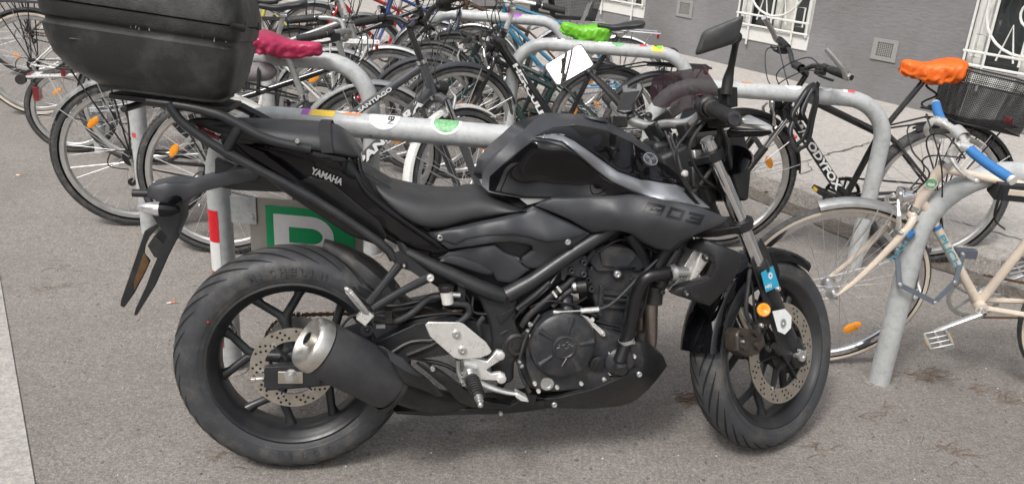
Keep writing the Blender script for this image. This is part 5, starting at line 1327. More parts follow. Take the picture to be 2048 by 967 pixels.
g = G('matte_grey'); g.tube(LL(ZC, [(415, 482, -.15), (470, 468, -.15), (520, 430, -.15), (600, 350, -.145), (700, 250, -.12), (760, 150, -.09)]), .0038, 8, k=6); g.m('alu_bright').tube(LL(ZC, [(365, 485, -.151), (437, 479, -.151)]), .007, 8); g.tube(LL(ZC, [(255, 490, -.152), (300, 488, -.152), (365, 485, -.151)]), .0022, 6); g.build('clutch_cable', moto)
g = G('alu_bright'); pr(g, ZC, [(352, 515), (365, 500), (395, 510), (420, 535), (465, 572), (462, 588), (448, 585), (415, 552), (385, 528), (360, 524)], -.146, -.142); bolt(g, Lp(*ZC(456, 578), -.148), .006)
g.tube(LL(ZC, [(292, 495, -.148), (292, 530, -.148)]), .010, 10); g.tube(LL(ZC, [(255, 490, -.15), (320, 495, -.15)]), .005, 8); g.m('engine_black').tube(LL(ZC, [(292, 525, -.145), (293, 590, -.15)]), [.016, .013], 12)
g.build('clutch_lever', moto, bevel=.001)
g = G('hose_black'); g.tube(LL(ZC, [(725, 330, -.16), (680, 338, -.165), (635, 350, -.165), (605, 385, -.16), (588, 440, -.155), (572, 520, -.15), (550, 600, -.15), (520, 690, -.16)]), [.016, .017, .0175, .018, .018, .0175, .017, .018], 16, k=5)
g.m('alu').rev([(-.008, .0205), (-.008, .022), (.008, .022), (.008, .0205)], Lp(*ZC(735, 332), -.16), (1, .1, .15), 18); g.rev([(-.005, .0205), (-.005, .022), (.005, .022), (.005, .0205)], Lp(*ZC(550, 605), -.15), (-.3, 0, 1), 18)
g.tube(LL(ZC, [(735, 320, -.182), (745, 355, -.18)]), .003, 6); g.m('alu').tube(LL(ZC, [(730, 325, -.16), (790, 330, -.15)]), .015, 12); g.build('coolant_hose', moto)
g = G('rubber'); g.tube(LL(ZC, [(610, 570, -.11), (600, 640, -.11), (570, 700, -.11)]), .014, 10, k=4); g.m('header_steel').tube(LL(ZC, [(600, 340, -.05), (640, 400, -.06), (645, 520, -.07), (635, 640, -.06), (560, 760, -.05), (400, 830, -.04)]), .021, 14, k=5); g.build('header_pipe', moto)
g = G('header_steel'); g.tube([V((p.x, .06, p.z)) for p in LL(ZC, [(600, 340, -.05), (650, 400, -.06), (655, 520, -.07), (645, 640, -.06), (560, 760, -.05), (400, 830, -.04)])], .021, 14, k=5); g.build('header_pipe', moto)
# dark mass: airbox, battery, throttle bodies between the frame tubes
g = G('rubber'); g.loft([[V((x, y*s_, z+dz)) for (y, dz) in ((-.085, 0), (-.085, h_), (-.06, h_+.02), (.06, h_+.02), (.085, h_), (.085, 0))] for x, z, h_, s_ in ((.30, .58, .09, .8), (.42, .50, .2, .95), (.62, .47, .3, 1), (.80, .60, .22, 1), (.93, .72, .12, .8))]); g.build('airbox', moto, bevel=.01)
g = G('matte_black'); g.box((.98, 0, .70), (.22, .14, .12), MX.Rotation(-.35, 3, 'Y')); g.box((.99, -.05, .60), (.08, .07, .1)); g.build('wiring_cover', moto, bevel=.01)
# shock + linkage
g = G('matte_black'); g.tube([V((.44, 0, .36)), V((.40, 0, .62))], .022, 12); g.m('header_steel').tube([V((.436+.0*i, 0, .38+.0016*i))+V((.034*cos(i*.55), .034*sin(i*.55), 0)) for i in range(120)], .0065, 6); g.build('shock_absorber', moto)

# radiator and its cover
g = G('alu_bright'); c0 = LL(ZC, [(715, 400, -.14), (745, 375, -.14), (835, 215, -.14), (850, 240, -.14), (820, 350, -.14), (760, 425, -.14)])
g.prism(c0, (0, .28, 0)); rad = g.build('radiator', moto, bevel=.002)
g = G('alu')
a0_, a1_ = Lp(*ZC(838, 214), -.1405), Lp(*ZC(718, 398), -.1405); b0_, b1_ = Lp(*ZC(858, 262), -.1405), Lp(*ZC(760, 428), -.1405)
for k in range(24):
    t = k/23; p, q_ = a0_.lerp(a1_, t), b0_.lerp(b1_, t); g.tube([p, q_], .0011, 4)
g.build('radiator_fins', rad)
g = G('alu_bright'); pr(g, ZC, [(855, 215), (890, 200), (900, 260), (840, 350), (800, 425), (770, 430), (810, 350)], -.16, -.13); g.build('radiator_tank', rad, bevel=.006)
sR = Surf(None, [(1388, 487, -.165), (1412, 482, -.185), (1478, 505, -.20), (1482, 520, -.2), (1450, 560, -.20), (1420, 613, -.185), (1345, 590, -.165), (1375, 567, -.18), (1425, 530, -.205)])
g = G('matte_black'); sheet(g, sR, [(1380, 498), (1392, 484), (1412, 480), (1440, 490), (1484, 508), (1483, 535), (1462, 570), (1421, 613), (1380, 600), (1344, 588), (1352, 578), (1378, 568), (1420, 555), (1432, 530), (1424, 512)], 0, .03, .012, rnd=.008)
for a, b in ((1411, 514), (1372, 586)): bolt(g, sR.P(a, b)+V((0, -.002, 0)), .010, m='matte_black', h=.006); bolt(g, sR.P(a, b)+V((0, -.004, 0)), .004, m='alu', h=.006)
o = g.build('radiator_cover', moto); mirrored_part(o)
g = G('matte_black'); g.tube([Lp(1310, 560, -.12), Lp(1330, 500, -.12), Lp(1380, 470, -.12)], [.016, .018, .02], 12, k=4); g.rev([(-.02, .0), (-.02, .024), (.03, .024), (.03, 0)], Lp(1308, 592, -.12), (0, 0, 1), 16); bolt(g, Lp(1325, 584, -.15), .007, m='matte_black'); g.tube([Lp(1308, 592, -.12), Lp(1325, 560, -.12)], .018, 12); g.build('horn', moto)

# belly pan
sB = Surf(ZC, [(190, 850, -.10), (300, 865, -.12), (450, 830, -.14), (600, 740, -.155), (590, 610, -.14), (700, 670, -.06), (712, 710, -.05), (640, 780, -.10), (570, 855, -.08), (450, 880, -.09), (520, 800, -.15), (250, 845, -.13)])
g = G('gloss_black'); g.m('matte_black'); g = G('matte_black'); sheet(g, sB, [(185, 838), (230, 840), (330, 822), (420, 800), (500, 765), (560, 735), (610, 706), (618, 690), (590, 600), (640, 615), (700, 668), (716, 708), (660, 780), (572, 858), (520, 872), (400, 882), (280, 876), (200, 862)], .0, .01, .014, rnd=.006, inward=0.)
for a, b in ((599, 738), (258, 860)): bolt(g, sB.P(a, b)+V((0, -.003, 0)), .008)
g = mirror(g); g.build('belly_pan', moto)

# ---------------------------------------------------------------- side panels
s3 = Surf(ZS, [(405, 710, -.112), (520, 690, -.118), (700, 655, -.122), (930, 600, -.125), (985, 570, -.125), (1290, 715, -.135), (1130, 830, -.125), (1020, 900, -.122), (920, 880, -.125), (980, 800, -.13), (820, 765, -.14), (700, 775, -.14), (530, 800, -.12), (600, 715, -.135), (840, 690, -.146), (1050, 745, -.155), (1150, 740, -.15), (1100, 640, -.135)])
g = G('matte_grey'); sheet(g, s3, [(405, 712), (520, 690), (700, 655), (850, 622), (930, 600), (985, 570), (1070, 605), (1180, 655), (1292, 716), (1200, 785), (1100, 855), (1020, 902), (985, 905), (945, 895), (917, 868), (925, 848), (980, 808), (975, 785), (935, 772), (860, 762), (790, 765), (700, 778), (620, 790), (530, 802), (470, 760)], .004, .014, .01, rnd=.007)
for a, b in ((483, 735), (1167, 758)): bolt(g, s3.P(a, b)+V((0, -.005, 0)), .0085)
o = g.build('side_cover', moto, sharp=25); mirrored_part(o)
g = G('matte_grey')   # raised upper face, its lower rim is the chamfer along the panel
sheet(g, s3, [(425, 715), (520, 694), (700, 659), (850, 627), (930, 606), (985, 578), (1070, 611), (1180, 661), (1270, 714), (1180, 742), (1060, 762), (1000, 748), (940, 728), (880, 718), (780, 720), (700, 728), (620, 742), (560, 772), (500, 752)], .010, .009, .010, rnd=.006)
g.build('cover_crease', o)
s4 = Surf(ZS, [(480, 850, -.115), (590, 800, -.12), (720, 775, -.13), (830, 820, -.13), (905, 880, -.13), (965, 915, -.13), (890, 960, -.125), (770, 935, -.12), (700, 900, -.12), (740, 840, -.135)])
g = G('matte_grey'); sheet(g, s4, [(475, 852), (530, 818), (600, 800), (700, 785), (780, 775), (820, 812), (860, 832), (915, 850), (925, 885), (965, 912), (900, 965), (860, 985), (790, 975), (770, 940), (700, 915), (580, 880)], .0, .012, .01, rnd=.007)
o = g.build('airbox_cover', moto, sharp=25); mirrored_part(o)
g = G('matte_grey'); sheet(g, s4, [(480, 862), (530, 828), (600, 838), (700, 880), (770, 920), (765, 945), (690, 930), (560, 885)], .008, .012, .01, rnd=.007); g.build('cover_strip', o)
g = G('matte_black'); pr(g, ZS, [(770, 760), (900, 760), (985, 790), (975, 815), (910, 850), (840, 830)], -.105, -.10); g.build('intake_mesh', moto)
# shroud with MT-03
s5 = Surf(None, [(1072, 412, -.130), (1104, 397, -.140), (1193, 394, -.150), (1262, 389, -.16), (1340, 398, -.175), (1456, 437, -.20), (1420, 454, -.205), (1337, 502, -.17), (1288, 487, -.165), (1184, 465, -.14), (1230, 425, -.185), (1320, 425, -.205), (1380, 440, -.215), (1340, 470, -.20), (1270, 462, -.18), (1150, 430, -.155)])
g = G('matte_grey'); sheet(g, s5, [(1071, 412), (1090, 402), (1107, 396), (1150, 395), (1193, 393), (1262, 389), (1330, 396), (1400, 413), (1457, 437), (1443, 449), (1400, 466), (1360, 482), (1337, 504), (1312, 498), (1288, 487), (1262, 468), (1240, 462), (1213, 462), (1184, 466), (1140, 440), (1105, 425)], .003, .014, .012, rnd=.008)
shr = g.build('radiator_shroud', moto, sharp=25); mirrored_part(shr)
def decal(surf, poly, m, parent, name='decal', lift=.0045):
    g = G(m); sheet(g, surf, poly, lift, .001, .01); return g.build(name, parent)
def mtp(u, v): return (1290+u*112-v*0+v*10, 423+u*27.0-v*20)      # u along the word, v up; slanted
g = G('print_dark'); t_ = .24
def seg(g, u0, v0, u1, v1): sheet(g, s5, [mtp(u0, v0), mtp(u1, v0), mtp(u1, v1), mtp(u0, v1)], .0045, .001, .006)
seg(g, -.04, 0, .27, 1)
for x0 in (.36,): seg(g, x0, 0, x0+.27, t_); seg(g, x0, 1-t_, x0+.27, 1); seg(g, x0, t_, x0+.055, 1-t_); seg(g, x0+.215, t_, x0+.27, 1-t_)
x0 = .70; seg(g, x0, 0, x0+.27, t_); seg(g, x0, 1-t_, x0+.27, 1); seg(g, x0+.215, t_, x0+.27, 1-t_); seg(g, x0+.05, .39, x0+.215, .39+t_*.9)
g.build('model_lettering', shr)
A0, A1 = s5.P(*mtp(.03, .25)), s5.P(*mtp(.22, .25)); xd = (A1-A0).normalized(); zd = V((0, -1, 0)).cross(xd); zd = -zd if zd.z < 0 else zd; zd = (zd+xd*.2).normalized()
g = G('print_grey'); text_g(g, 'MT', A0+V((0, -.0062, 0)), xd, zd, (A1-A0).length, .0125, .0004, bold=.05, shear=.2); g.build('lettering', shr)

# ---------------------------------------------------------------- tank
s6 = Surf(ZN, [(365, 437, .0), (470, 440, .0), (570, 456, .0), (650, 491, 0), (720, 534, 0), (800, 579, 0), (885, 662, .0),
               (180, 600, -.085), (122, 715, -.085), (250, 530, -.075), (340, 500, -.085), (480, 478, -.07), (600, 500, -.07), (700, 545, -.07), (800, 612, -.07), (880, 672, -.06),
               (325, 530, -.125), (430, 530, -.135), (540, 605, -.148), (640, 680, -.152), (730, 712, -.152), (870, 730, -.15), (990, 800, -.148),
               (150, 740, -.10), (300, 765, -.12), (400, 768, -.128), (560, 765, -.138), (700, 752, -.145), (350, 640, -.122), (220, 650, -.105), (450, 690, -.118), (540, 700, -.125), (760, 690, -.125), (650, 590, -.105), (760, 640, -.1)], lam=2e-5)
g = G('matte_grey')
sheet(g, s6, [(120, 715), (135, 650), (180, 600), (250, 530), (300, 485), (365, 437), (470, 440), (570, 456), (650, 491), (720, 534), (800, 579), (850, 628), (885, 664), (930, 735), (1000, 800), (850, 775), (700, 755), (560, 768), (400, 770), (290, 768), (150, 742)], 0, .01, .009, inward='add')
mirror(g); g.loft([[V((x, .055*s_*cos(a), z+.05*s_*sin(a))) for a in [2*pi*i/12 for i in range(12)]] for x, z, s_ in ((.50, .83, .6), (.56, .85, 1), (.75, .87, 1), (.92, .84, .7))]); tank = g.build('fuel_tank', moto, sharp=60)
g = G('gloss_black'); sheet(g, s6, [(150, 735), (153, 682), (200, 638), (260, 588), (320, 540), (370, 545), (430, 562), (520, 625), (600, 690), (700, 735), (850, 765), (980, 800), (850, 790), (700, 752), (560, 764), (400, 765), (290, 763)], .006, .006, .007, rnd=.004)
sheet(g, s6, [(330, 525), (400, 492), (480, 480), (600, 502), (700, 546), (790, 605), (882, 668), (930, 735), (860, 705), (740, 690), (650, 660), (545, 588), (470, 535), (430, 520)], .006, .006, .007, rnd=.004); g.build('side_gloss', tank, sharp=60)
g = G('silver_stripe'); sheet(g, s6, [(328, 528), (380, 520), (430, 522), (480, 545), (545, 590), (645, 662), (735, 694), (870, 712), (930, 736), (1003, 802), (900, 790), (800, 770), (700, 738), (620, 700), (560, 655), (480, 585), (430, 545), (380, 535)], .012, .008, .009, rnd=.006); st_ = g.build('tank_stripe', tank, sharp=50)
decal(s6, [(895, 733), (915, 730), (960, 786), (942, 784)], 'print_dark', st_, lift=.0135)
g = G('gloss_black'); sheet(g, s6, [(700, 655), (760, 678), (880, 672), (905, 700), (870, 706), (740, 692)], .010, .006, .009, rnd=.004); g.build('tank_lip', tank)
# round emblem
ec_ = s6.P(768, 615)+V((0, -.012, 0)); nrm = (s6.P(800, 615)-s6.P(740, 615)).cross(s6.P(768, 640)-s6.P(768, 590)).normalized(); nrm = -nrm if nrm.y > 0 else nrm; nrm = (nrm+V((0, -.8, .5))).normalized()
ux = (s6.P(800, 625)-s6.P(740, 605)).normalized(); ux = (ux-nrm*ux.dot(nrm)).normalized(); uz = nrm.cross(ux)*-1
g = G('badge'); g.rev([(-.006, .021), (.004, .0205), (.004, .018), (.002, .018)], ec_, tuple(nrm), 32); g.m('matte_grey').rev([(.0015, .0), (.0015, .0185)], ec_, tuple(nrm), 24); g.m('badge')
for k in range(3):
    a = pi/2+2*pi*k/3; d = ux*cos(a)+uz*sin(a); e = ux*-sin(a)+uz*cos(a)
    g.tube([ec_+nrm*.003, ec_+nrm*.003+d*.017], .0013, 5)
    for s_ in (-1, 1): g.tube([ec_+nrm*.003+d*.004+e*s_*.003, ec_+nrm*.003+d*.016+e*s_*.004], .0010, 5)
g.build('round_emblem', tank)
g = G('alu'); pr(g, ZN, [(270, 768), (390, 768), (300, 792)], -.118, -.114); g.build('tank_trim', tank)
g = G('matte_grey'); g.rev([(0, 0), (0, .036), (.006, .034), (.006, .028), (.004, .0)], V((.80, 0, .975)), (.2, 0, 1), 24); g.build('fuel_cap', tank)

# ---------------------------------------------------------------- seats
def seat(stations, z, name, m='seat_black', n=16, pw=.75, under=.05):
    rings = []
    for tx, ty, bx, by, hw in stations:
        T_ = Lp(*z(tx, ty), 0.); B_ = Lp(*z(bx, by), -hw); ring = []
        for i in range(n+1):
            a = pi*i/n; y = -hw*(abs(cos(a))**.62)*(1 if cos(a) > 0 else -1); s_ = sin(a)**pw
            ring.append(V((B_.x+(T_.x-B_.x)*s_, y, B_.z+(T_.z-B_.z)*s_)))
        ring.append(V((B_.x, hw*.8, B_.z-.012))); ring.append(V((B_.x, -hw*.8, B_.z-.012))); rings.append(ring)
    g = G(m); g.loft(rings); return g.build(name, moto, subd=2, sharp=180)
seat([(117, 404, 130, 470, .095), (150, 408, 165, 520, .11), (210, 428, 250, 610, .125), (300, 450, 360, 672, .135), (400, 470, 430, 690, .137), (500, 482, 520, 680, .132), (590, 478, 620, 652, .122), (680, 455, 700, 634, .115), (760, 488, 790, 622, .118), (850, 525, 870, 605, .13), (925, 558, 935, 592, .138), (948, 572, 950, 582, .13)], ZS, 'rider_seat')
sp_ = seat([(335, 85, 400, 110, .05), (345, 82, 425, 140, .06), (450, 80, 520, 165, .085), (560, 82, 640, 192, .105), (700, 88, 770, 212, .12), (860, 97, 875, 228, .125), (930, 102, 945, 240, .125), (985, 128, 1010, 250, .115), (1040, 190, 1050, 252, .10), (1058, 235, 1060, 252, .085)], ZT, 'pillion_seat')
g = G('fabric_black'); P0, P1 = Lp(*ZT(905, 98), 0.), Lp(*ZT(912, 238), -.127); rr = []
for off in (-.014, .014):
    ring = []
    for i in range(21):
        a = pi*i/20; y = -.1275*(abs(cos(a))**.62)*(1 if cos(a) > 0 else -1); s_ = sin(a)**.75; ring.append(V((P1.x+(P0.x-P1.x)*s_+off, y*1.005, P1.z+(P0.z-P1.z)*s_+.0035)))
    rr.append(ring)
g.loft(rr, closed=False, cap=False); o = g.build('seat_strap', sp_, sharp=60); md = o.modifiers.new('solid', 'SOLIDIFY'); md.thickness = .003

# ---------------------------------------------------------------- tail
s7 = Surf(None, [(449, 282, -.07), (513, 291, -.09), (697, 319, -.115), (722, 349, -.118), (756, 394, -.12), (845, 457, -.12), (897, 501, -.12), (812, 494, -.11), (767, 461, -.108), (650, 400, -.105), (558, 359, -.085), (477, 300, -.07), (640, 340, -.12), (730, 420, -.115)])
g = G('gloss_black'); sheet(g, s7, [(449, 270), (480, 284), (513, 291), (560, 298), (620, 307), (697, 319), (708, 330), (722, 350), (756, 394), (800, 428), (845, 457), (897, 501), (886, 511), (850, 503), (812, 494), (767, 462), (700, 440), (640, 405), (590, 372), (540, 340), (490, 308)], 0, .012, .012, rnd=.006)
tl = g.build('tail_panel', moto, sharp=50); mirrored_part(tl)
g = G('deep_black'); sheet(g, s7, [(440, 280), (480, 305), (540, 340), (590, 366), (620, 352), (660, 360), (720, 410), (760, 440), (775, 470), (760, 492), (700, 470), (640, 432), (560, 378), (500, 332), (455, 302)], .006, .01, .012, rnd=.006); g.build('tail_lower', tl)
g = G('gloss_black'); sheet(g, s7, [(513, 289), (560, 292), (620, 300), (690, 314), (697, 322), (690, 344), (640, 326), (580, 308)], .007, .005, .01, rnd=.004); g.build('tail_upper', tl, sharp=40)
a_, b_ = s7.P(621, 345)+V((0, -.0125, 0)), s7.P(683, 369)+V((0, -.0125, 0)); xd = (b_-a_).normalized(); zd = V((0, -1, 0)).cross(xd)
zd = -zd if zd.z < 0 else zd
g = G('print_light'); text_g(g, 'YAMAHA', a_, xd, zd, (b_-a_).length, .017, .0006, bold=.035); g.build('lettering', tl)
g = G('gloss_black')   # glossy bridge between the seats
for pts, r in (([(697, 316, -.10), (706, 335, -.105), (714, 352, -.11), (735, 385, -.115), (790, 430, -.12), (880, 492, -.12)], .009), ([(717, 316, -.09), (722, 345, -.10), (745, 385, -.105), (790, 425, -.11)], .007)):
    g.tube(LL(None, pts), r, 10, k=4)
g.prism(LL(None, [(697, 318), (720, 316), (726, 350), (716, 356), (706, 340)], -.095), (0, .19, 0)); g.build('seat_bridge', moto, bevel=.004)
# under-tail body
g = G('matte_black'); g.loft([[V((x, y, z)) for (y, z) in ((-w_, z0), (-w_, z1), (0, z1+.01), (w_, z1), (w_, z0), (0, z0-.01))] for x, w_, z0, z1 in ((-.16, .05, .865, .93), (-.06, .07, .82, .925), (.1, .085, .74, .89), (.25, .09, .66, .80), (.36, .09, .60, .72))]); g.build('tail_body', moto, bevel=.008)
s8 = Surf(ZT, [(330, 90, -.06), (455, 150, -.075), (430, 185, -.072), (350, 150, -.06), (470, 100, -.07)])
g = G('matte_black'); sheet(g, s8, [(290, 92), (330, 82), (470, 90), (520, 120), (600, 190), (560, 200), (500, 190), (460, 185), (350, 130)], -.004, .03, .01, rnd=.005); g.build('tail_cover', moto)
g = G('red_dark'); sheet(g, s8, [(330, 108), (370, 120), (446, 150), (432, 180), (390, 162), (350, 140)], .004, .012, .008, rnd=.005); g.m('red_lens'); g.build('tail_light', moto)
# licence plate arm
s9 = Surf(ZT, [(55, 405, -.035), (120, 380, -.05), (300, 370, -.05), (420, 330, -.06), (540, 300, -.07), (610, 335, -.07), (330, 420, -.05), (270, 470, -.045), (265, 540, -.045), (200, 660, -.045), (130, 800, -.045), (65, 945, -.045), (180, 540, -.06), (200, 420, -.065)])
g = G('matte_grey'); sheet(g, s9, [(118, 392), (125, 378), (200, 362), (300, 366), (330, 358), (420, 332), (500, 302), (560, 300), (620, 325), (600, 352), (480, 375), (380, 400), (335, 418), (290, 450), (270, 480), (268, 540), (245, 590), (225, 640), (205, 600), (160, 545), (140, 510), (180, 470), (150, 440), (118, 432)], 0, .02, .010, rnd=.007, inward=.045); ph = g.build('plate_bracket', moto, sharp=30)
g = G('matte_black'); g.tube([Lp(*ZT(55, 408), -.03), Lp(*ZT(130, 410), -.03)], .010, 12); g.m('matte_black'); pr(g, None, [(430, 318), (470, 335), (640, 378), (560, 384), (470, 380), (430, 372)], -.02, .02); g.build('plate_light', ph)
g = G('matte_black'); pr(g, ZT, [(60, 945), (68, 915), (115, 815), (140, 745), (160, 700), (205, 600), (245, 575), (262, 590), (215, 680), (155, 815), (72, 948)], -.045, -.038); pr(g, ZT, [(0, 905), (3, 880), (55, 730), (108, 575), (165, 535), (175, 552), (130, 600), (112, 640), (108, 672), (135, 705), (110, 760), (62, 850), (18, 912)], .045, .05)
o = g.build('plate_frame', ph, bevel=.003)
g = G('matte_black'); pr(g, ZT, [(120, 640), (150, 595), (200, 640), (185, 700), (150, 690)], -.04, .05); g.m('chain_rust'); pr(g, ZT, [(60, 800), (105, 670), (130, 710), (100, 770), (62, 840)], .041, .044); g.build('plate_holder', ph, bevel=.004)
# indicator
ic = Lp(*ZT(175, 478), -.085)
g = G('clear_lens'); g.rev([(-.055, .0), (-.05, .006), (-.035, .013), (-.01, .0175), (.0, .018)], ic, (1, 0, -.05), 20, sx=1); ind = g.build('indicator', moto)
g = G('gloss_black'); g.rev([(.0, .018), (.01, .018), (.03, .015), (.045, .008), (.05, 0)], ic, (1, 0, -.05), 20); g.tube([ic+V((.02, .0, .005)), ic+V((.035, .05, .02))], [.013, .016], 12); g.build('indicator_body', ind)

# ---------------------------------------------------------------- rack rails, top case
g = G('frame_black')
for s_ in (1, -1):
    def T(pts, r, k=4):
        P = LL(None, pts)
        if s_ < 0: P = [V((p.x, -p.y, p.z)) for p in P]
        g.tube(P, r, 12, k=k)
    T([(*ZT(215, 10), -.13), (*ZT(232, 45), -.13), (*ZT(290, 112), -.13), (*ZT(470, 232), -.13), (*ZT(840, 428), -.132), (*ZT(1143, 628), -.135), (*ZB(340, 180), -.135)], .0115, 3)
    T([(*ZT(120, 5), -.12), (*ZT(300, 30), -.13), (*ZT(430, 62), -.135), (*ZT(510, 100), -.138), (*ZT(660, 175), -.142), (*ZT(840, 216), -.142)], .0115)
    T([(*ZT(530, 108), -.138), (*ZT(468, 218), -.131)], .0115, 0)
bolt(g, Lp(*ZT(780, 180), -.155), .006)
g.build('rack_rail', moto)
g = G('matte_black')
for x in (-.36, -.2): g.tube([V((x, -.13, .985)), V((x, .13, .985))], .009, 8)
g.box((-.265, 0, .999), (.27, .2, .014), MX.Rotation(.10, 3, 'Y')); g.build('rack_plate', moto, bevel=.003)
# hanger for pillion peg
g = G('frame_black'); pr(g, ZB, [(330, 185), (340, 155), (372, 145), (405, 170), (440, 195), (500, 240), (520, 262), (500, 285), (470, 270), (420, 235), (360, 215)], -.142, -.128)
g.tube(LL(ZB, [(365, 205, -.138), (290, 300, -.15), (225, 385, -.16)]), [.010, .008, .010], 8, flat=1.3); g.tube(LL(ZB, [(500, 265, -.138), (370, 330, -.15), (240, 408, -.16)]), [.010, .008, .010], 8, flat=1.3)
bolt(g, Lp(*ZB(387, 206), -.143), .008, m='matte_black', h=.01); bolt(g, Lp(*ZB(387, 206), -.147), .004, m='alu', h=.01); bolt(g, Lp(*ZB(508, 264), -.143), .010, m='alu_bright', h=.01)
g.rev([(-.015, .0), (-.015, .016), (.02, .016), (.02, 0)], Lp(*ZB(215, 495), -.15), (0, -1, 0), 16); bolt(g, Lp(*ZB(215, 495), -.17), .008, m='matte_black'); g.tube(LL(ZB, [(225, 400, -.155), (215, 490, -.15)]), .010, 8); g.prism(LL(ZB, [(90, 500), (180, 470), (240, 480), (240, 590), (200, 590), (120, 530)], -.14), (0, .004, 0))
hg = g.build('pillion_peg_hanger', moto, bevel=.0015)
g = G('alu_bright'); a_, b_ = Lp(*ZB(120, 312), -.22), Lp(*ZB(215, 430), -.165)
g.tube([a_, a_.lerp(b_, .12), a_.lerp(b_, .85), b_], [.007, .0105, .0125, .0125], 6, flat=.7); d_ = (b_-a_).normalized()
for i in range(14): p = a_.lerp(b_, .12+.055*i); g.tube([p, p+d_*.0035], .0122, 6, flat=.72)
g.box(Lp(*ZB(208, 440), -.16), (.03, .03, .035), MX.Rotation(.7, 3, 'Y')); g.build('pillion_peg', hg, bevel=.002)
# hugger
sH = Surf(ZB, [(40, 105, -.03), (130, 115, .0), (240, 160, -.02), (330, 280, -.06), (300, 350, -.085), (210, 375, -.085), (130, 260, -.085), (90, 190, -.075), (200, 220, -.055)])
g = G('rubber'); rr = []
for i in range(25):
    t = i/24; an = RD(76-50*t); wd = .078*min(1, .22+1.5*t)
    pr_ = [(wd*1.0, .322-.006*t), (wd*.9, .330), (wd*.6, .337), (0, .341), (-wd*.6, .337), (-wd*.9, .330), (-wd*1.0, .322-.02*min(1, t*2)), (-wd*.97, .318-.02*min(1, t*2)), (-wd*.85, .326), (0, .337), (wd*.85, .326), (wd*.97, .318)]
    rr.append([RC+V((r_*cos(an), y, r_*sin(an))) for y, r_ in pr_])
g.loft(rr)
g.m('matte_black'); pr(g, ZB, [(175, 300), (230, 330), (300, 350), (345, 330), (330, 370), (240, 385), (190, 350)], -.082, -.077); g.tube(LL(ZB, [(150, 310, -.085), (210, 370, -.088), (330, 395, -.09), (470, 370, -.1), (545, 350, -.1)]), .005, 8, k=4)
g.build('rear_hugger', moto, sharp=50)
g = G('rubber')
g.tube(LL(ZB, [(250, 455, -.12), (340, 465, -.12), (420, 430, -.12), (500, 360, -.11), (560, 350, -.11)]), .010, 10, k=4); g.m('matte_black').box(Lp(*ZB(315, 440), -.13), (.018, .02, .035))
g.m('rubber').tube(LL(ZB, [(100, 490, -.10), (150, 440, -.11), (260, 425, -.11), (400, 405, -.11), (560, 360, -.11)]), .0035, 6, k=4); g.m('alu').tube(LL(ZB, [(258, 490, -.13), (300, 488, -.13)]), .006, 6)
g.m('matte_grey').tube(LL(ZB, [(350, 300, -.07), (430, 380, -.07), (560, 420, -.07)]), .004, 6, k=3); g.build('brake_hose', moto)
# fluid reservoir
g = G('white_plastic'); r0, r1 = Lp(*ZB(590, 385), -.125), Lp(*ZB(582, 325), -.125); g.tube([r0, r1], [.0155, .017], 18); rs_ = g.build('fluid_reservoir', moto, bevel=.002)
g = G('matte_black'); r2 = r1+(r1-r0).normalized()*.016; g.tube([r1, r2], .0185, 18)
for k in range(16):
    a = 2*pi*k/16; g.box(r1.lerp(r2, .5)+V((.0185*cos(a), .0185*sin(a), 0)), (.003, .003, .013))
g.build('reservoir_cap', rs_, bevel=.001)
g = G('rubber'); g.tube(LL(ZB, [(595, 385, -.125), (640, 385, -.125), (680, 395, -.125), (685, 430, -.125), (650, 465, -.13), (630, 475, -.13)]), .009, 10, k=4); g.m('alu').tube(LL(ZB, [(610, 342, -.135), (645, 345, -.135)]), .007, 8); g.m('matte_black').box(Lp(*ZB(650, 340), -.12), (.02, .012, .05)); g.m('matte_grey').tube(LL(ZB, [(705, 350, -.12), (705, 420, -.12), (770, 432, -.12)]), .003, 6, k=3); g.m('rubber').tube(LL(ZB, [(755, 445, -.13), (730, 480, -.135), (740, 530, -.13)]), .007, 8, k=3); g.build('reservoir_hose', rs_)
# heel plate + peg bracket
hp = LL(ZB, [(484, 482), (500, 468), (640, 470), (662, 478), (765, 562), (792, 604), (782, 616), (735, 635), (640, 641), (615, 632), (505, 535)], -.176)
g = G('alu_bright'); g.prism(hp, (0, .006, 0)); hpo = g.build('heel_plate', moto, bevel=.0022)
g = G('alu'); 
for a, b in ((627, 523), (655, 598)): bolt(g, Lp(*ZB(a, b), -.178), .011, m='alu', h=.005)
g.build('plate_bolts', hpo)
g = G('alu_bright'); B1, B2 = Lp(*ZB(827, 615), -.158), Lp(*ZB(833, 722), -.158); J = Lp(*ZB(715, 680), -.165); J2 = Lp(*ZB(665, 645), -.165)
g.prism(LL(ZB, [(655, 632), (730, 638), (770, 650), (815, 600), (845, 605), (848, 635), (800, 665), (765, 690), (790, 708), (830, 700), (855, 712), (850, 742), (800, 738), (740, 735), (700, 720), (670, 690)], -.168), (0, .016, 0))
g.rev([(0, 0), (0, .013), (.006, .013), (.008, .007), (.008, 0)], B1+V((0, -.01, 0)), (0, -1, 0), 16); g.rev([(0, 0), (0, .013), (.006, .013), (.008, .007), (.008, 0)], B2+V((0, -.01, 0)), (0, -1, 0), 16)
fb = g.build('footrest_bracket', moto, bevel=.005, seg=3)
g = G('rubber'); a_, b_ = Lp(*ZB(698, 728), -.20), Lp(*ZB(730, 815), -.275); g.tube([a_, b_], [.017, .015], 14); d_ = (b_-a_).normalized()
for i in range(7): p = a_.lerp(b_, .1+.12*i); g.tube([p, p+d_*.005], .0195, 12)
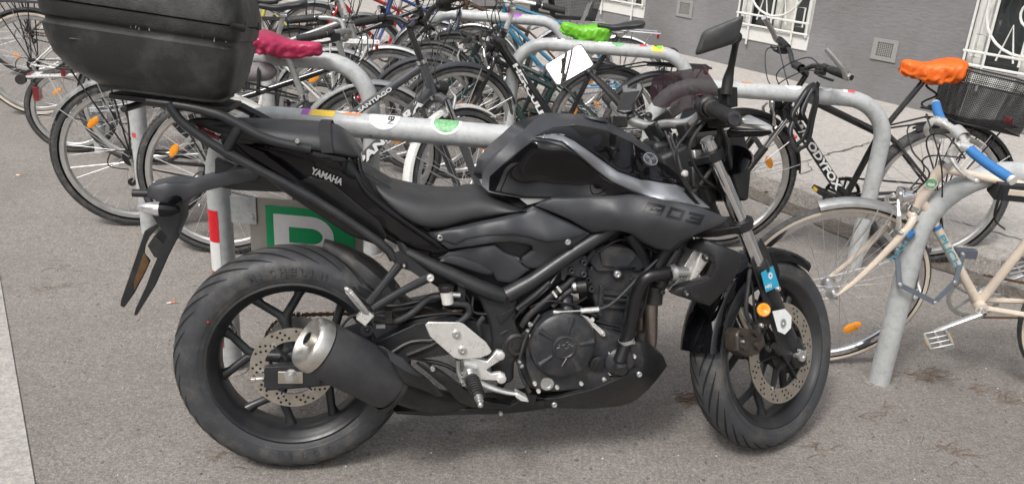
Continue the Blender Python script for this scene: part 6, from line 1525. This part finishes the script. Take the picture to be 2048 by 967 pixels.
pg = g.build('rider_peg', moto); g = G('alu'); g.tube([b_, b_+d_*.016], [.012, .009], 12); g.ball(b_+d_*.02+V((0, 0, -.006)), .008, 8); g.tube([Lp(*ZB(690, 690), -.17), a_], [.016, .015], 12); g.box(Lp(*ZB(690, 695), -.175), (.03, .02, .03), MX.Rotation(.3, 3, 'Y'))
for i in range(12): p = Lp(*ZB(665, 700), -.16)+V((-.004, 0, -.001*i)); g.tube([p+V((.008*cos(i*1.2), .008*sin(i*1.2), -.002*i)), p+V((.008*cos(i*1.2+1.2), .008*sin(i*1.2+1.2), -.002*i-.002))], .0016, 5)
g.tube(LL(ZB, [(635, 640, -.15), (640, 700, -.15), (665, 760, -.16)]), .007, 8, k=3); g.build('peg_joint', pg)
g = G('alu'); g.tube(LL(ZB, [(730, 745, -.17), (790, 770, -.175), (860, 790, -.18), (920, 798, -.185)]), [.011, .011, .010, .009], 8, flat=.7, k=3)
bp_ = g.build('brake_pedal', moto); g = G('alu_bright'); g.prism(LL(ZB, [(905, 795), (955, 820), (965, 838), (925, 832), (900, 815)], -.20), (0, .035, 0)); g.build('pedal_tip', bp_, bevel=.003)

# ---------------------------------------------------------------- top case
def rrect(x0, x1, hw, z, n=10, pr_=.06, pf=.05, zr=0.):
    out = []; 
    def corner(cx, cy, r, a0):
        for i in range(n): a = a0+pi/2*i/(n-1); out.append(V((cx+r*cos(a), cy+r*sin(a), 0)))
    corner(x1-pf, hw-pf, pf, 0); corner(x0+pr_, hw-pr_, pr_, pi/2); corner(x0+pr_, -hw+pr_, pr_, pi); corner(x1-pf, -hw+pf, pf, 3*pi/2)
    return [V((p.x, p.y, z+zr*(p.x-x0))) for p in out]
LV = [((214, 172), (424, 206), .14, .05, .05), ((196, 163), (434, 197), .155, .07, .05), ((160, 145), (440, 187), .172, .09, .055), ((127, 112), (447, 158), .186, .1, .055), ((110, 76), (452, 122), .195, .11, .055), ((103, 50), (457, 96), .200, .115, .055), ((98, 22), (461, 72), .206, .12, .055), ((94, 0), (463, 52), .208, .12, .055)]
zs_ = []
for r_, f_, hw, p1, p2 in LV:
    a = Lp(*r_, -hw); b = Lp(*f_, -hw); zs_.append((a.x-.36*p1, b.x, a.z+.036*p1*2, hw, (b.z-a.z)/(b.x-a.x)))
SL = sum(t[4] for t in zs_)/len(zs_)       # the case sits pitched forward by this slope
def casering(i, dz=0, din=0): a, b, z, hw, _ = zs_[i]; _, _, _, p1, p2 = LV[i]; return rrect(a-.012+din, b+.015-din, hw-din, z+dz, pr_=p1, pf=p2, zr=SL)
g = G('case_black'); rings = [casering(0, -.006)]+[casering(i) for i in range(6)]
rings += [casering(5, .006, .006), casering(5, .016, .006), casering(5, .019, .0), casering(6), casering(7)]
g.loft(rings); case = g.build('top_case', moto, sharp=40)
a, b, zt, hw, _ = zs_[-1]
g = G('hole_dark'); g.loft([rrect(a-.008, b+.010, hw-.006, zt-.002, pr_=.12, pf=.055, zr=SL), rrect(a-.008, b+.010, hw-.006, zt+.006, pr_=.12, pf=.055, zr=SL)]); g.build('case_seal', case)
g = G('case_black'); g.loft([rrect(a-.016, b+.018, hw+.004, zt+.004, pr_=.12, pf=.055, zr=SL), rrect(a-.018, b+.020, hw+.006, zt+.02, pr_=.12, pf=.055, zr=SL), rrect(a-.012, b+.015, hw, zt+.06, pr_=.12, pf=.06, zr=SL), rrect(a+.01, b-.005, hw-.02, zt+.10, pr_=.11, pf=.06, zr=SL), rrect(a+.06, b-.055, hw-.07, zt+.13, pr_=.09, pf=.06, zr=SL), rrect(a+.14, b-.125, hw-.14, zt+.142, pr_=.04, pf=.04, zr=SL)]); g.build('case_lid', case, sharp=50)
def hwz(px, py):
    y = -.19
    for _ in range(4):
        p = Lp(px, py, y); zz = p.z-SL*(p.x-zs_[0][0]); 
        for i in range(len(zs_)-1):
            z0, z1 = zs_[i][2], zs_[i+1][2]
            if z0 <= zz <= z1: y = -(zs_[i][3]+(zs_[i+1][3]-zs_[i][3])*(zz-z0)/(z1-z0+1e-9))
    return Lp(px, py, y-.0005)
g = G('case_black'); g.tube([hwz(*ZI(q_[0], q_[1])) for q_ in ((270, 150), (380, 160), (480, 182), (545, 205), (575, 230), (610, 290), (640, 330))], .0022, 8, k=3); g.build('case_relief', case)
zf = zt+SL*(b+.02-a)
g = G('case_black'); g.box((b+.016, -.12, zf+.006), (.012, .05, .02)); g.build('case_hinge', case, bevel=.003); g = G('case_black'); g.box((b+.016, .12, zf+.006), (.012, .05, .02)); g.build('case_hinge', case, bevel=.003)
g = G('matte_black'); pz = Lp(463, 50, -.205); pz2 = Lp(489, 58, -.19); g.tube([pz, pz2], [.006, .008], 8); g.build('case_latch', case)
# scuffs on the lid edge
g = G('print_light'); rnd_ = random.Random(5)
for k in range(46):
    px = rnd_.choice([rnd_.gauss(275, 22), rnd_.gauss(430, 14), rnd_.uniform(180, 440)]); py = 18+(px-155)*.16+rnd_.uniform(-26, 22); c_ = hwz(px, py); 
    if py > 22+(px-155)*.16: g.box(c_, (rnd_.uniform(.0004, .0012), .0004, rnd_.uniform(.002, .010)), MX.Rotation(rnd_.uniform(-.4, .4), 3, 'Y'))
g.build('scuffs', case, kind='stuff')

# ---------------------------------------------------------------- front end (steered)
def FB(g, name, parent=None, **kw): return g.build(name, parent or moto, mw=(SMAT if parent is None else None), **kw)
fk = V((1.40-1.05, 0, .281-.901)).normalized()
ft = V((1.05, 0, .901))-fk*.015; fm = V((1.05, 0, .901))+fk*.385; fb_ = V((1.40, 0, .281))
for s_ in (-1, 1):
    o_ = V((0, s_*.10, 0)); g = G('chrome'); g.tube([ft+o_, fm+o_], .0205, 24); g.m('alu').rev([(0, 0), (0, .016), (-.006, .016), (-.006, .0)], ft+o_, tuple(fk), 20); leg = FB(g, 'fork_tube')
    g = G('frame_black'); g.tube([fm+o_-fk*.012, fm+o_-fk*.01, fm+o_+fk*.0, fm+o_+fk*.02, fm+o_+fk*.03, fb_+o_-fk*.07, fb_+o_-fk*.01], [.0215, .027, .029, .029, .0245, .0245, .021], 24); g.tube([fb_+o_-fk*.06+V((.012, 0, 0)), fb_+o_+V((.004, 0, .0)), fb_+o_+fk*.025], [.026, .03, .022], 16)
    fl = FB(g, 'fork_leg', sharp=50)
g = G('alu'); g.tube([FC+V((0, -.135, 0)), FC+V((0, .135, 0))], .0095, 14); g.rev([(0, .006), (0, .017), (.006, .0165), (.006, .009), (0, .009)], FC+V((0, -.132, 0)), (0, -1, 0), 20); g.tube([FC+V((.0, -.13, -.0)), FC+V((.028, -.128, .004))], .006, 8); g.rev([(-.003, .005), (-.003, .009), (.003, .009), (.003, .005), (-.003, .005)], FC+V((.03, -.13, .004)), (0, 1, 0), 14); FB(g, 'front_axle')
# clamps
def clamp(c, w_, name, th, m='matte_black'):
    g = G(m); ax = SU; fwd = V((ax.z, 0, -ax.x)); 
    pts = [(-.03, -w_), (.03, -w_), (.036, -.06), (.03, 0), (.036, .06), (.03, w_), (-.03, w_), (-.055, .05), (-.06, 0), (-.055, -.05)]
    g.prism([c+fwd*a+V((0, b, 0)) for a, b in pts], ax*th)
    for s_ in (-1, 1): g.rev([(-.004, .0215), (-.004, .031), (th+.004, .031), (th+.004, .0215)], c+V((0, s_*.10, 0)), tuple(ax), 20)
    return FB(g, name, bevel=.003)
tc_ = ft+fk*.045; tc = clamp(tc_-SU*.010, .115, 'top_yoke', .022); clamp(ft+fk*.262-SU*.014, .12, 'bottom_yoke', .022)
g = G('alu'); g.box(tc_+V((-.035, -.07, .004)), (.03, .02, .024)); g.box(tc_+V((-.03, .03, .014)), (.06, .1, .01)); g.rev([(0, 0), (0, .016), (.012, .015), (.012, 0)], tc_+V((-.0, 0, .012)), tuple(SU), 6); g.build('yoke_plate', tc, bevel=.004)
g = G('matte_black'); g.tube([tc_, ft+fk*.262], .03, 16); g.rev([(.0, .046), (.01, .048), (.03, .044)], tc_-SU*.05, tuple(SU), 20); g.m('header_steel').rev([(.0, .036), (.012, .036), (.016, .03)], tc_-SU*.045, tuple(SU), 20); FB(g, 'steering_stem')
# bar
BP = LL(None, [(1228, 210, .30), (1248, 230, .18), (1266, 243, .12), (1299, 253, .06), (1335, 247, 0), (1368, 248, -.05), (1392, 238, -.085), (1408, 222, -.12), (1425, 214, -.17), (1468, 236, -.33)], F=LF)
g = G('alu'); g.tube(BP[:-1], .0145, 14, k=5); bar = FB(g, 'handlebar')
ga, gb = LF(1421, 214, -.185), LF(1469, 237, -.33); gd = (gb-ga).normalized()
g = G('rubber'); g.tube([ga, ga.lerp(gb, .08), ga.lerp(gb, .1), gb], [.021, .021, .0165, .0165], 18)
for i in range(14): p = ga.lerp(gb, .14+.058*i); g.tube([p, p+gd*.004], .0178, 16)
g.m('matte_grey').rev([(-.004, .0165), (.001, .0155), (.001, .009), (-.002, .008), (-.002, 0)], gb+gd*.004, tuple(gd), 18); g.build('throttle_grip', bar)
g = G('matte_black'); rt = V((0, 0, 1)).rotation_difference(gd).to_matrix(); sw = LF(1414, 212, -.165); g.rev([(-.028, .02), (-.024, .028), (.02, .029), (.026, .022)], sw, tuple(gd), 18); g.box(sw+V((.01, 0, -.012)), (.05, .04, .045)); g.m('red_dark').box(sw+V((-.012, .012, .029)), (.012, .014, .004)); g.build('switch_box', bar, bevel=.004)
la = BP[0]; lb = BP[1]; ld = (la-lb).normalized(); g = G('rubber'); g.tube([la, la+ld*.12], .0165, 16); g.build('clutch_grip', bar)
# risers
for q_ in ((1318, 262, .035), (1375, 262, -.055)):
    c_ = LF(*q_); g = G('matte_black'); g.tube([c_-SU*.045, c_-SU*.02, c_+SU*.02], [.02, .018, .019], 14); g.box(c_+SU*.006, (.042, .036, .04), MX.Rotation(-.4, 3, 'Y')); FB(g, 'bar_clamp', bevel=.004)
# instrument box on bar (control unit), phone holder
g = G('matte_black'); c_ = LF(1330, 236, .02); R_ = V((1, 0, 0)).rotation_difference(LF(1350, 222, -.02)-LF(1312, 248, .05)).to_matrix(); g.box(c_+V((0, 0, .0)), (.085, .05, .026), R_); g.box(c_+V((0, 0, .014)), (.07, .03, .006), R_); g.box(LF(1316, 262, .04), (.05, .045, .05), R_); FB(g, 'meter_unit', bevel=.005)
g = G('matte_black'); g.ball(LF(1297, 232, .07), .0115, 14); g.tube([LF(1297, 232, .07), LF(1302, 250, .06)], .006, 8); FB(g, 'ball_mount')
def LFp(px, py, o_, n_):  # pixel onto an arbitrary plane of the steered frame
    d = RSI @ (MI @ ray(px, py)); c = RSI @ (MI @ (CC-MO)-S0)+S0; return c+d*((o_-c).dot(n_)/d.dot(n_))
camL = RSI @ (MI @ (CC-MO)-S0)+S0
c_ = LF(1258, 195, .12); n_ = ((camL-c_).normalized()+V((-.1, 0, .35))).normalized(); g = G('matte_grey')
hp_ = [LFp(*ZP(a, b), c_, n_) for a, b in ((290, 490), (310, 430), (340, 340), (330, 290), (385, 270), (390, 300), (450, 310), (455, 265), (490, 265), (510, 300), (490, 350), (430, 440), (420, 490), (350, 510))]
g.prism(hp_, -n_*.014); ph_ = FB(g, 'phone_holder', bevel=.003)
g = G('fabric_black'); pq = [LFp(*ZP(a, b), c_, n_)+n_*.001 for a, b in ((300, 480), (345, 345), (480, 330), (420, 440), (405, 480))]; g.prism(pq, n_*.002); g.build('grip_pad', ph_)
g = G('matte_black'); g.tube([c_-n_*.01, c_-n_*.05], .012, 10); g.box(LF(1228, 245, .14), (.06, .05, .03)); g.tube([c_-n_*.05, LF(1262, 240, .12)], .013, 10); g.build('holder_arm', ph_, bevel=.003)
# brake lever + master cylinder
g = G('gloss_black'); g.prism(LL(None, [(1452, 262, -.22), (1460, 254, -.22), (1500, 258, -.26), (1535, 262, -.30), (1538, 268, -.3), (1520, 274, -.28), (1480, 274, -.24), (1455, 276, -.22)], F=LF), (0, -.012, 0)); br = FB(g, 'brake_lever', bevel=.004)
g = G('alu'); g.prism(LL(None, [(1478, 238, -.20), (1492, 230, -.2), (1515, 240, -.22), (1538, 252, -.24), (1540, 262, -.24), (1524, 262, -.23), (1500, 252, -.21), (1480, 248, -.2)], F=LF), (0, -.012, 0)); g.build('lever_pivot', br, bevel=.003)
g = G('matte_black'); g.box(LF(1448, 238, -.17), (.06, .06, .04)); g.tube([LF(1440, 250, -.15), LF(1452, 290, -.12), LF(1445, 330, -.1)], .006, 8, k=3); FB(g, 'master_cylinder', bevel=.005)
# mirrors
def mirror_part(corner, cpx, yo, tilt, face, stem, base):
    c = LF(*cpx, yo); n = ((camL-c).normalized()+V(tilt)).normalized(); P = smooth_path([LFp(a, b, c, n) for a, b in corner], 1, True)
    P = [LFp(a, b, c, n) for a, b in corner]; Q = []
    cen = sum(P, V((0, 0, 0)))/len(P)
    for i in range(len(P)):   # rounded corners
        a, b, d = P[i-1], P[i], P[(i+1) % len(P)]; u = (a-b).normalized(); v = (d-b).normalized(); r_ = .012
        for t in (0, .25, .5, .75, 1): Q.append((b+u*r_)*(1-t)**2+b*2*t*(1-t)+(b+v*r_)*t*t)
    g = G('matte_black'); s_ = 1 if face else 1
    back = -1 if face else 1
    R0 = Q; rings = [[p for p in Q], [p-n*.008*1 for p in Q], [cen+(p-cen)*.9-n*.02 for p in Q], [cen+(p-cen)*.6-n*.028 for p in Q]] if face else [[p-n*.014 for p in Q], [p-n*.004 for p in Q], [cen+(p-cen)*.97+n*.0 for p in Q], [cen+(p-cen)*.75+n*.004 for p in Q]]
    g.loft(rings); o = FB(g, 'mirror', sharp=35)
    g = G('mirror_glass'); w2 = [cen+(p-cen)*.94+(n*.0008 if face else -n*.0148) for p in Q]; g.add(w2, [tuple(range(len(w2)))]); gl = g.build('mirror_glass', o)
    g = G('matte_black'); g.tube([LF(*q_) for q_ in stem], base, 12, k=3); g.ball(LF(*stem[-1]), .014, 12); g.build('mirror_stem', o); return c, n
mirror_part([(1388, 111), (1405, 62), (1489, 28), (1475, 84)], (1435, 72), -.33, (0, 0, .15), False, [(1452, 190, -.215), (1456, 160, -.22), (1462, 135, -.235), (1470, 95, -.27), (1473, 75, -.30)], [.014, .014, .009, .008, .011])
cM, nM = mirror_part([(1087, 132), (1162, 86), (1190, 130), (1114, 173)], (1138, 130), .37, (0, .0, .42), True, [(1262, 238, .14), (1236, 205, .2), (1205, 172, .27), (1178, 145, .33)], [.012, .010, .008, .008])
g = G('matte_black'); g.box(LF(1455, 195, -.20), (.04, .035, .05)); g.tube([LF(1455, 215, -.19), LF(1455, 175, -.205)], .014, 12); FB(g, 'mirror_mount', bevel=.004)
# fly screen
def ysc(px): return .135-(px-1303)/(1437-1303)*.255
pts = [ZP(a, b) for a, b in ((592, 228), (572, 300), (572, 400), (600, 450), (670, 472), (740, 462), (800, 500), (900, 485), (1000, 440), (1105, 400), (1112, 300), (1050, 205), (990, 118), (960, 125), (900, 150), (740, 175), (640, 208))]
sc1 = [LF(a, b, ysc(a)) for a, b in pts]; cen = sum(sc1, V((0, 0, 0)))/len(sc1)
g = G('smoke'); n = len(sc1); thk = V((.003, 0, .001)); mid = [p.lerp(cen, .5)+V((.008, 0, 0)) for p in sc1]; cc_ = cen+V((.012, 0, 0))
g.add(sc1+mid+[cc_], [(i, (i+1) % n, n+(i+1) % n, n+i) for i in range(n)]+[(n+i, n+(i+1) % n, 2*n) for i in range(n)]); o = FB(g, 'fly_screen', sharp=80); md = o.modifiers.new('s', 'SOLIDIFY'); md.thickness = .003
# headlight cowl
g = G('matte_black'); ch = LL(None, [(1452, 262), (1470, 256), (1490, 266), (1500, 300), (1504, 345), (1499, 402), (1482, 398), (1468, 345), (1456, 300)], -.11, F=LF); g.prism(ch, (0, .22, 0)); cw_ = FB(g, 'headlight_cowl', bevel=.01, seg=3)
g = G('matte_black'); bolt(g, LF(1479, 302, -.113), .006); bc = sum(ch, V((0, 0, 0)))/len(ch); g.m('gloss_black').loft([[bc+V((x, .08*r_*cos(a), .05*r_*sin(a))) for a in [2*pi*i/20 for i in range(20)]] for x, r_ in ((-.03, .8), (-.012, .7), (-.005, .6))]); g.build('headlight_shell', cw_, bevel=.002)
g = G('clear_lens'); g.loft([[bc+V((x, .08*r_*cos(a), .05*r_*sin(a))) for a in [2*pi*i/20 for i in range(20)]] for x, r_ in ((-.0045, .58), (.0, .5), (.002, .2))]); g.build('headlight_lens', cw_)
g = G('amber'); 
# cables at the head
g = G('rubber')
for pts, r in (([(1400, 235, -.1), (1372, 270, -.12), (1353, 300, -.12), (1358, 345, -.10), (1375, 380, -.08)], .0035), ([(1425, 225, -.15), (1380, 290, -.13), (1400, 350, -.1), (1440, 380, -.06)], .0045), ([(1300, 260, .06), (1330, 300, .0), (1360, 330, -.03), (1395, 370, -.04)], .0055), ([(1440, 250, -.13), (1430, 320, -.10), (1400, 370, -.07)], .006), ([(1425, 300, -.06), (1415, 340, -.06), (1385, 385, -.06)], .007)):
    g.tube(LL(None, pts, F=LF), r, 8, k=6)
for k in range(9):
    y0 = -.09+.02*k; g.tube(LL(None, [(1330+k*9, 262+k*3, y0+.06), (1345+k*8, 300+k*4, y0+.03), (1360+k*7, 350+k*2, y0), (1385+k*4, 392, y0)], F=LF), .0032+.0008*(k % 3), 8, k=5)
FB(g, 'control_cable')
g = G('matte_black'); g.box((1.03, 0, .845), (.09, .15, .13), MX.Rotation(-.42, 3, 'Y')); g.box((.985, .02, .90), (.05, .11, .04)); g.build('head_shroud', moto, bevel=.012)
g = G('gloss_black'); c_ = LF(1392, 252, .02); g.box(c_+V((.03, .0, .02)), (.05, .15, .07), MX.Rotation(.5, 3, 'Y')); FB(g, 'instrument_cluster', bevel=.012)
g = G('white_plastic'); g.box(LF(1369, 347, -.07), (.018, .018, .018)); g.m('matte_black').box(LF(1385, 355, -.03), (.08, .08, .06)); g.box(LF(1372, 300, .0), (.07, .09, .05)); FB(g, 'ignition_lock', bevel=.006)
# front fender
g = G('gloss_black'); pf = [(-.062, .272), (-.064, .292), (-.056, .304), (-.035, .311), (0, .314), (.035, .311), (.056, .304), (.064, .292), (.062, .272), (.059, .274), (.061, .290), (.052, .300), (0, .310), (-.052, .300), (-.061, .290), (-.059, .274), (-.062, .272)]
g.rev(pf, FC, (0, -1, 0), 36, RD(57), RD(173), ref=(1, 0, 0))
o = FB(g, 'front_fender', sharp=50)
g = G('gloss_black'); g.prism(LL(None, [(1515, 520), (1545, 500), (1560, 540), (1560, 620), (1545, 640), (1530, 600)], -.078, F=LF), (0, .008, 0)); FB(g, 'fender_stay', bevel=.003)
# brace behind fork lower leg with sticker surfaces
g = G('matte_black'); g.prism(LL(None, [(1500, 520), (1520, 475), (1535, 500), (1552, 560), (1572, 640), (1588, 700), (1575, 730), (1556, 700), (1532, 620)], -.108, F=LF), (0, -.004, 0)); fg = FB(g, 'fork_guard', bevel=.002)
g = G('sticker_blue'); q4 = LL(None, [(1522, 545), (1546, 531), (1559, 572), (1532, 584)], -.128, F=LF); g.prism(q4, (0, .0008, 0)); fs_ = FB(g, 'sticker')
g = G('sticker_white'); c_ = LF(1541, 551, -.1295); g.rev([(0, .004), (0, .0095)], c_, (0, -1, 0), 16); xd = (q4[2]-q4[3]).normalized(); zd = V((0, -1, 0)).cross(xd); zd = -zd if zd.z < 0 else zd; text_g(g, 'NRJ', LF(1532, 580, -.1295), xd, zd, .026, .013, .0003); g.build('sticker_print', fs_)
g = G('orange_refl'); rc_ = LF(1527, 619, -.145); g.rev([(0, 0), (.004, .005), (.006, .016), (.004, .0185), (.0, .019)], rc_, tuple((camL-rc_).normalized()+V((0, -.5, 0))), 24); ro_ = FB(g, 'reflector'); g = G('matte_black'); g.rev([(-.006, .0), (-.006, .0205), (.001, .0205), (.001, .019)], rc_, tuple((camL-rc_).normalized()+V((0, -.5, 0))), 24); g.tube([rc_, LF(1510, 600, -.09)], .005, 6); g.build('reflector_back', ro_)
g = G('sticker_white'); q5 = LL(None, [(1545, 622), (1570, 617), (1583, 632), (1582, 655), (1570, 668), (1556, 662)], -.136, F=LF); g.prism(q5, (0, .001, 0)); g.m('matte_grey'); c_ = LF(1567, 646, -.1372)
g.rev([(0, .0125), (0, .0135)], c_, (0, -1, 0), 24)
for k in range(18):
    a = 2*pi*k/18; g.tube([c_+V((.005*cos(a), 0, .005*sin(a))), c_+V((.011*cos(a), 0, .011*sin(a)))], .0006, 4)
FB(g, 'round_sticker')
# caliper
g = G('caliper_bronze'); g.prism(LL(None, [(1474, 670), (1482, 656), (1505, 658), (1530, 668), (1534, 688), (1518, 708), (1496, 714), (1476, 702)], -.122, F=LF), (0, .05, 0)); cal = FB(g, 'brake_caliper', bevel=.008, seg=3)
g = G('caliper_bronze'); 
for q_ in ((1487, 664), (1512, 662), (1488, 690), (1516, 690)): g.rev([(-.004, 0), (-.004, .013), (.006, .012), (.007, 0)], LF(*q_, -.128), (0, -1, 0), 16)
g.m('matte_black').tube(LL(None, [(1498, 640, -.1), (1508, 650, -.13), (1515, 672, -.13)], F=LF), .007, 8); bolt(g, LF(1522, 650, -.13), .007, m='alu'); bolt(g, LF(1485, 682, -.135), .004, m='alu'); g.build('caliper_piston', cal)
g = G('rubber'); g.tube(LL(None, [(1500, 540, -.10), (1495, 580, -.12), (1492, 620, -.12), (1500, 645, -.12)], F=LF), .006, 8, k=5); g.tube(LL(None, [(1498, 545, -.09), (1505, 575, -.09), (1512, 640, -.1), (1535, 700, -.10), (1545, 690, -.1)], F=LF), .0035, 6, k=5); FB(g, 'front_brake_hose')
g = G('matte_black'); g.tube(LL(None, [(1548, 690, -.12), (1560, 705, -.12)], F=LF), .011, 10); bolt(g, LF(1556, 577, -.14), .007); bolt(g, LF(1598, 700, -.13), .004); FB(g, 'speed_sensor')

# the bare tree that the left mirror looks at
_mc = MO+MM @ (RS @ (cM-S0)+S0); _mn = MM @ (RS @ nM); _dv = (_mc-CC).normalized(); _rf = (_dv-2*_dv.dot(_mn)*_mn).normalized()
_tp = _mc+_rf*(9./max(.2, math.hypot(_rf.x, _rf.y)))
bare_tree((_tp.x, _tp.y, 0), max(5, _tp.z*1.05), 4)
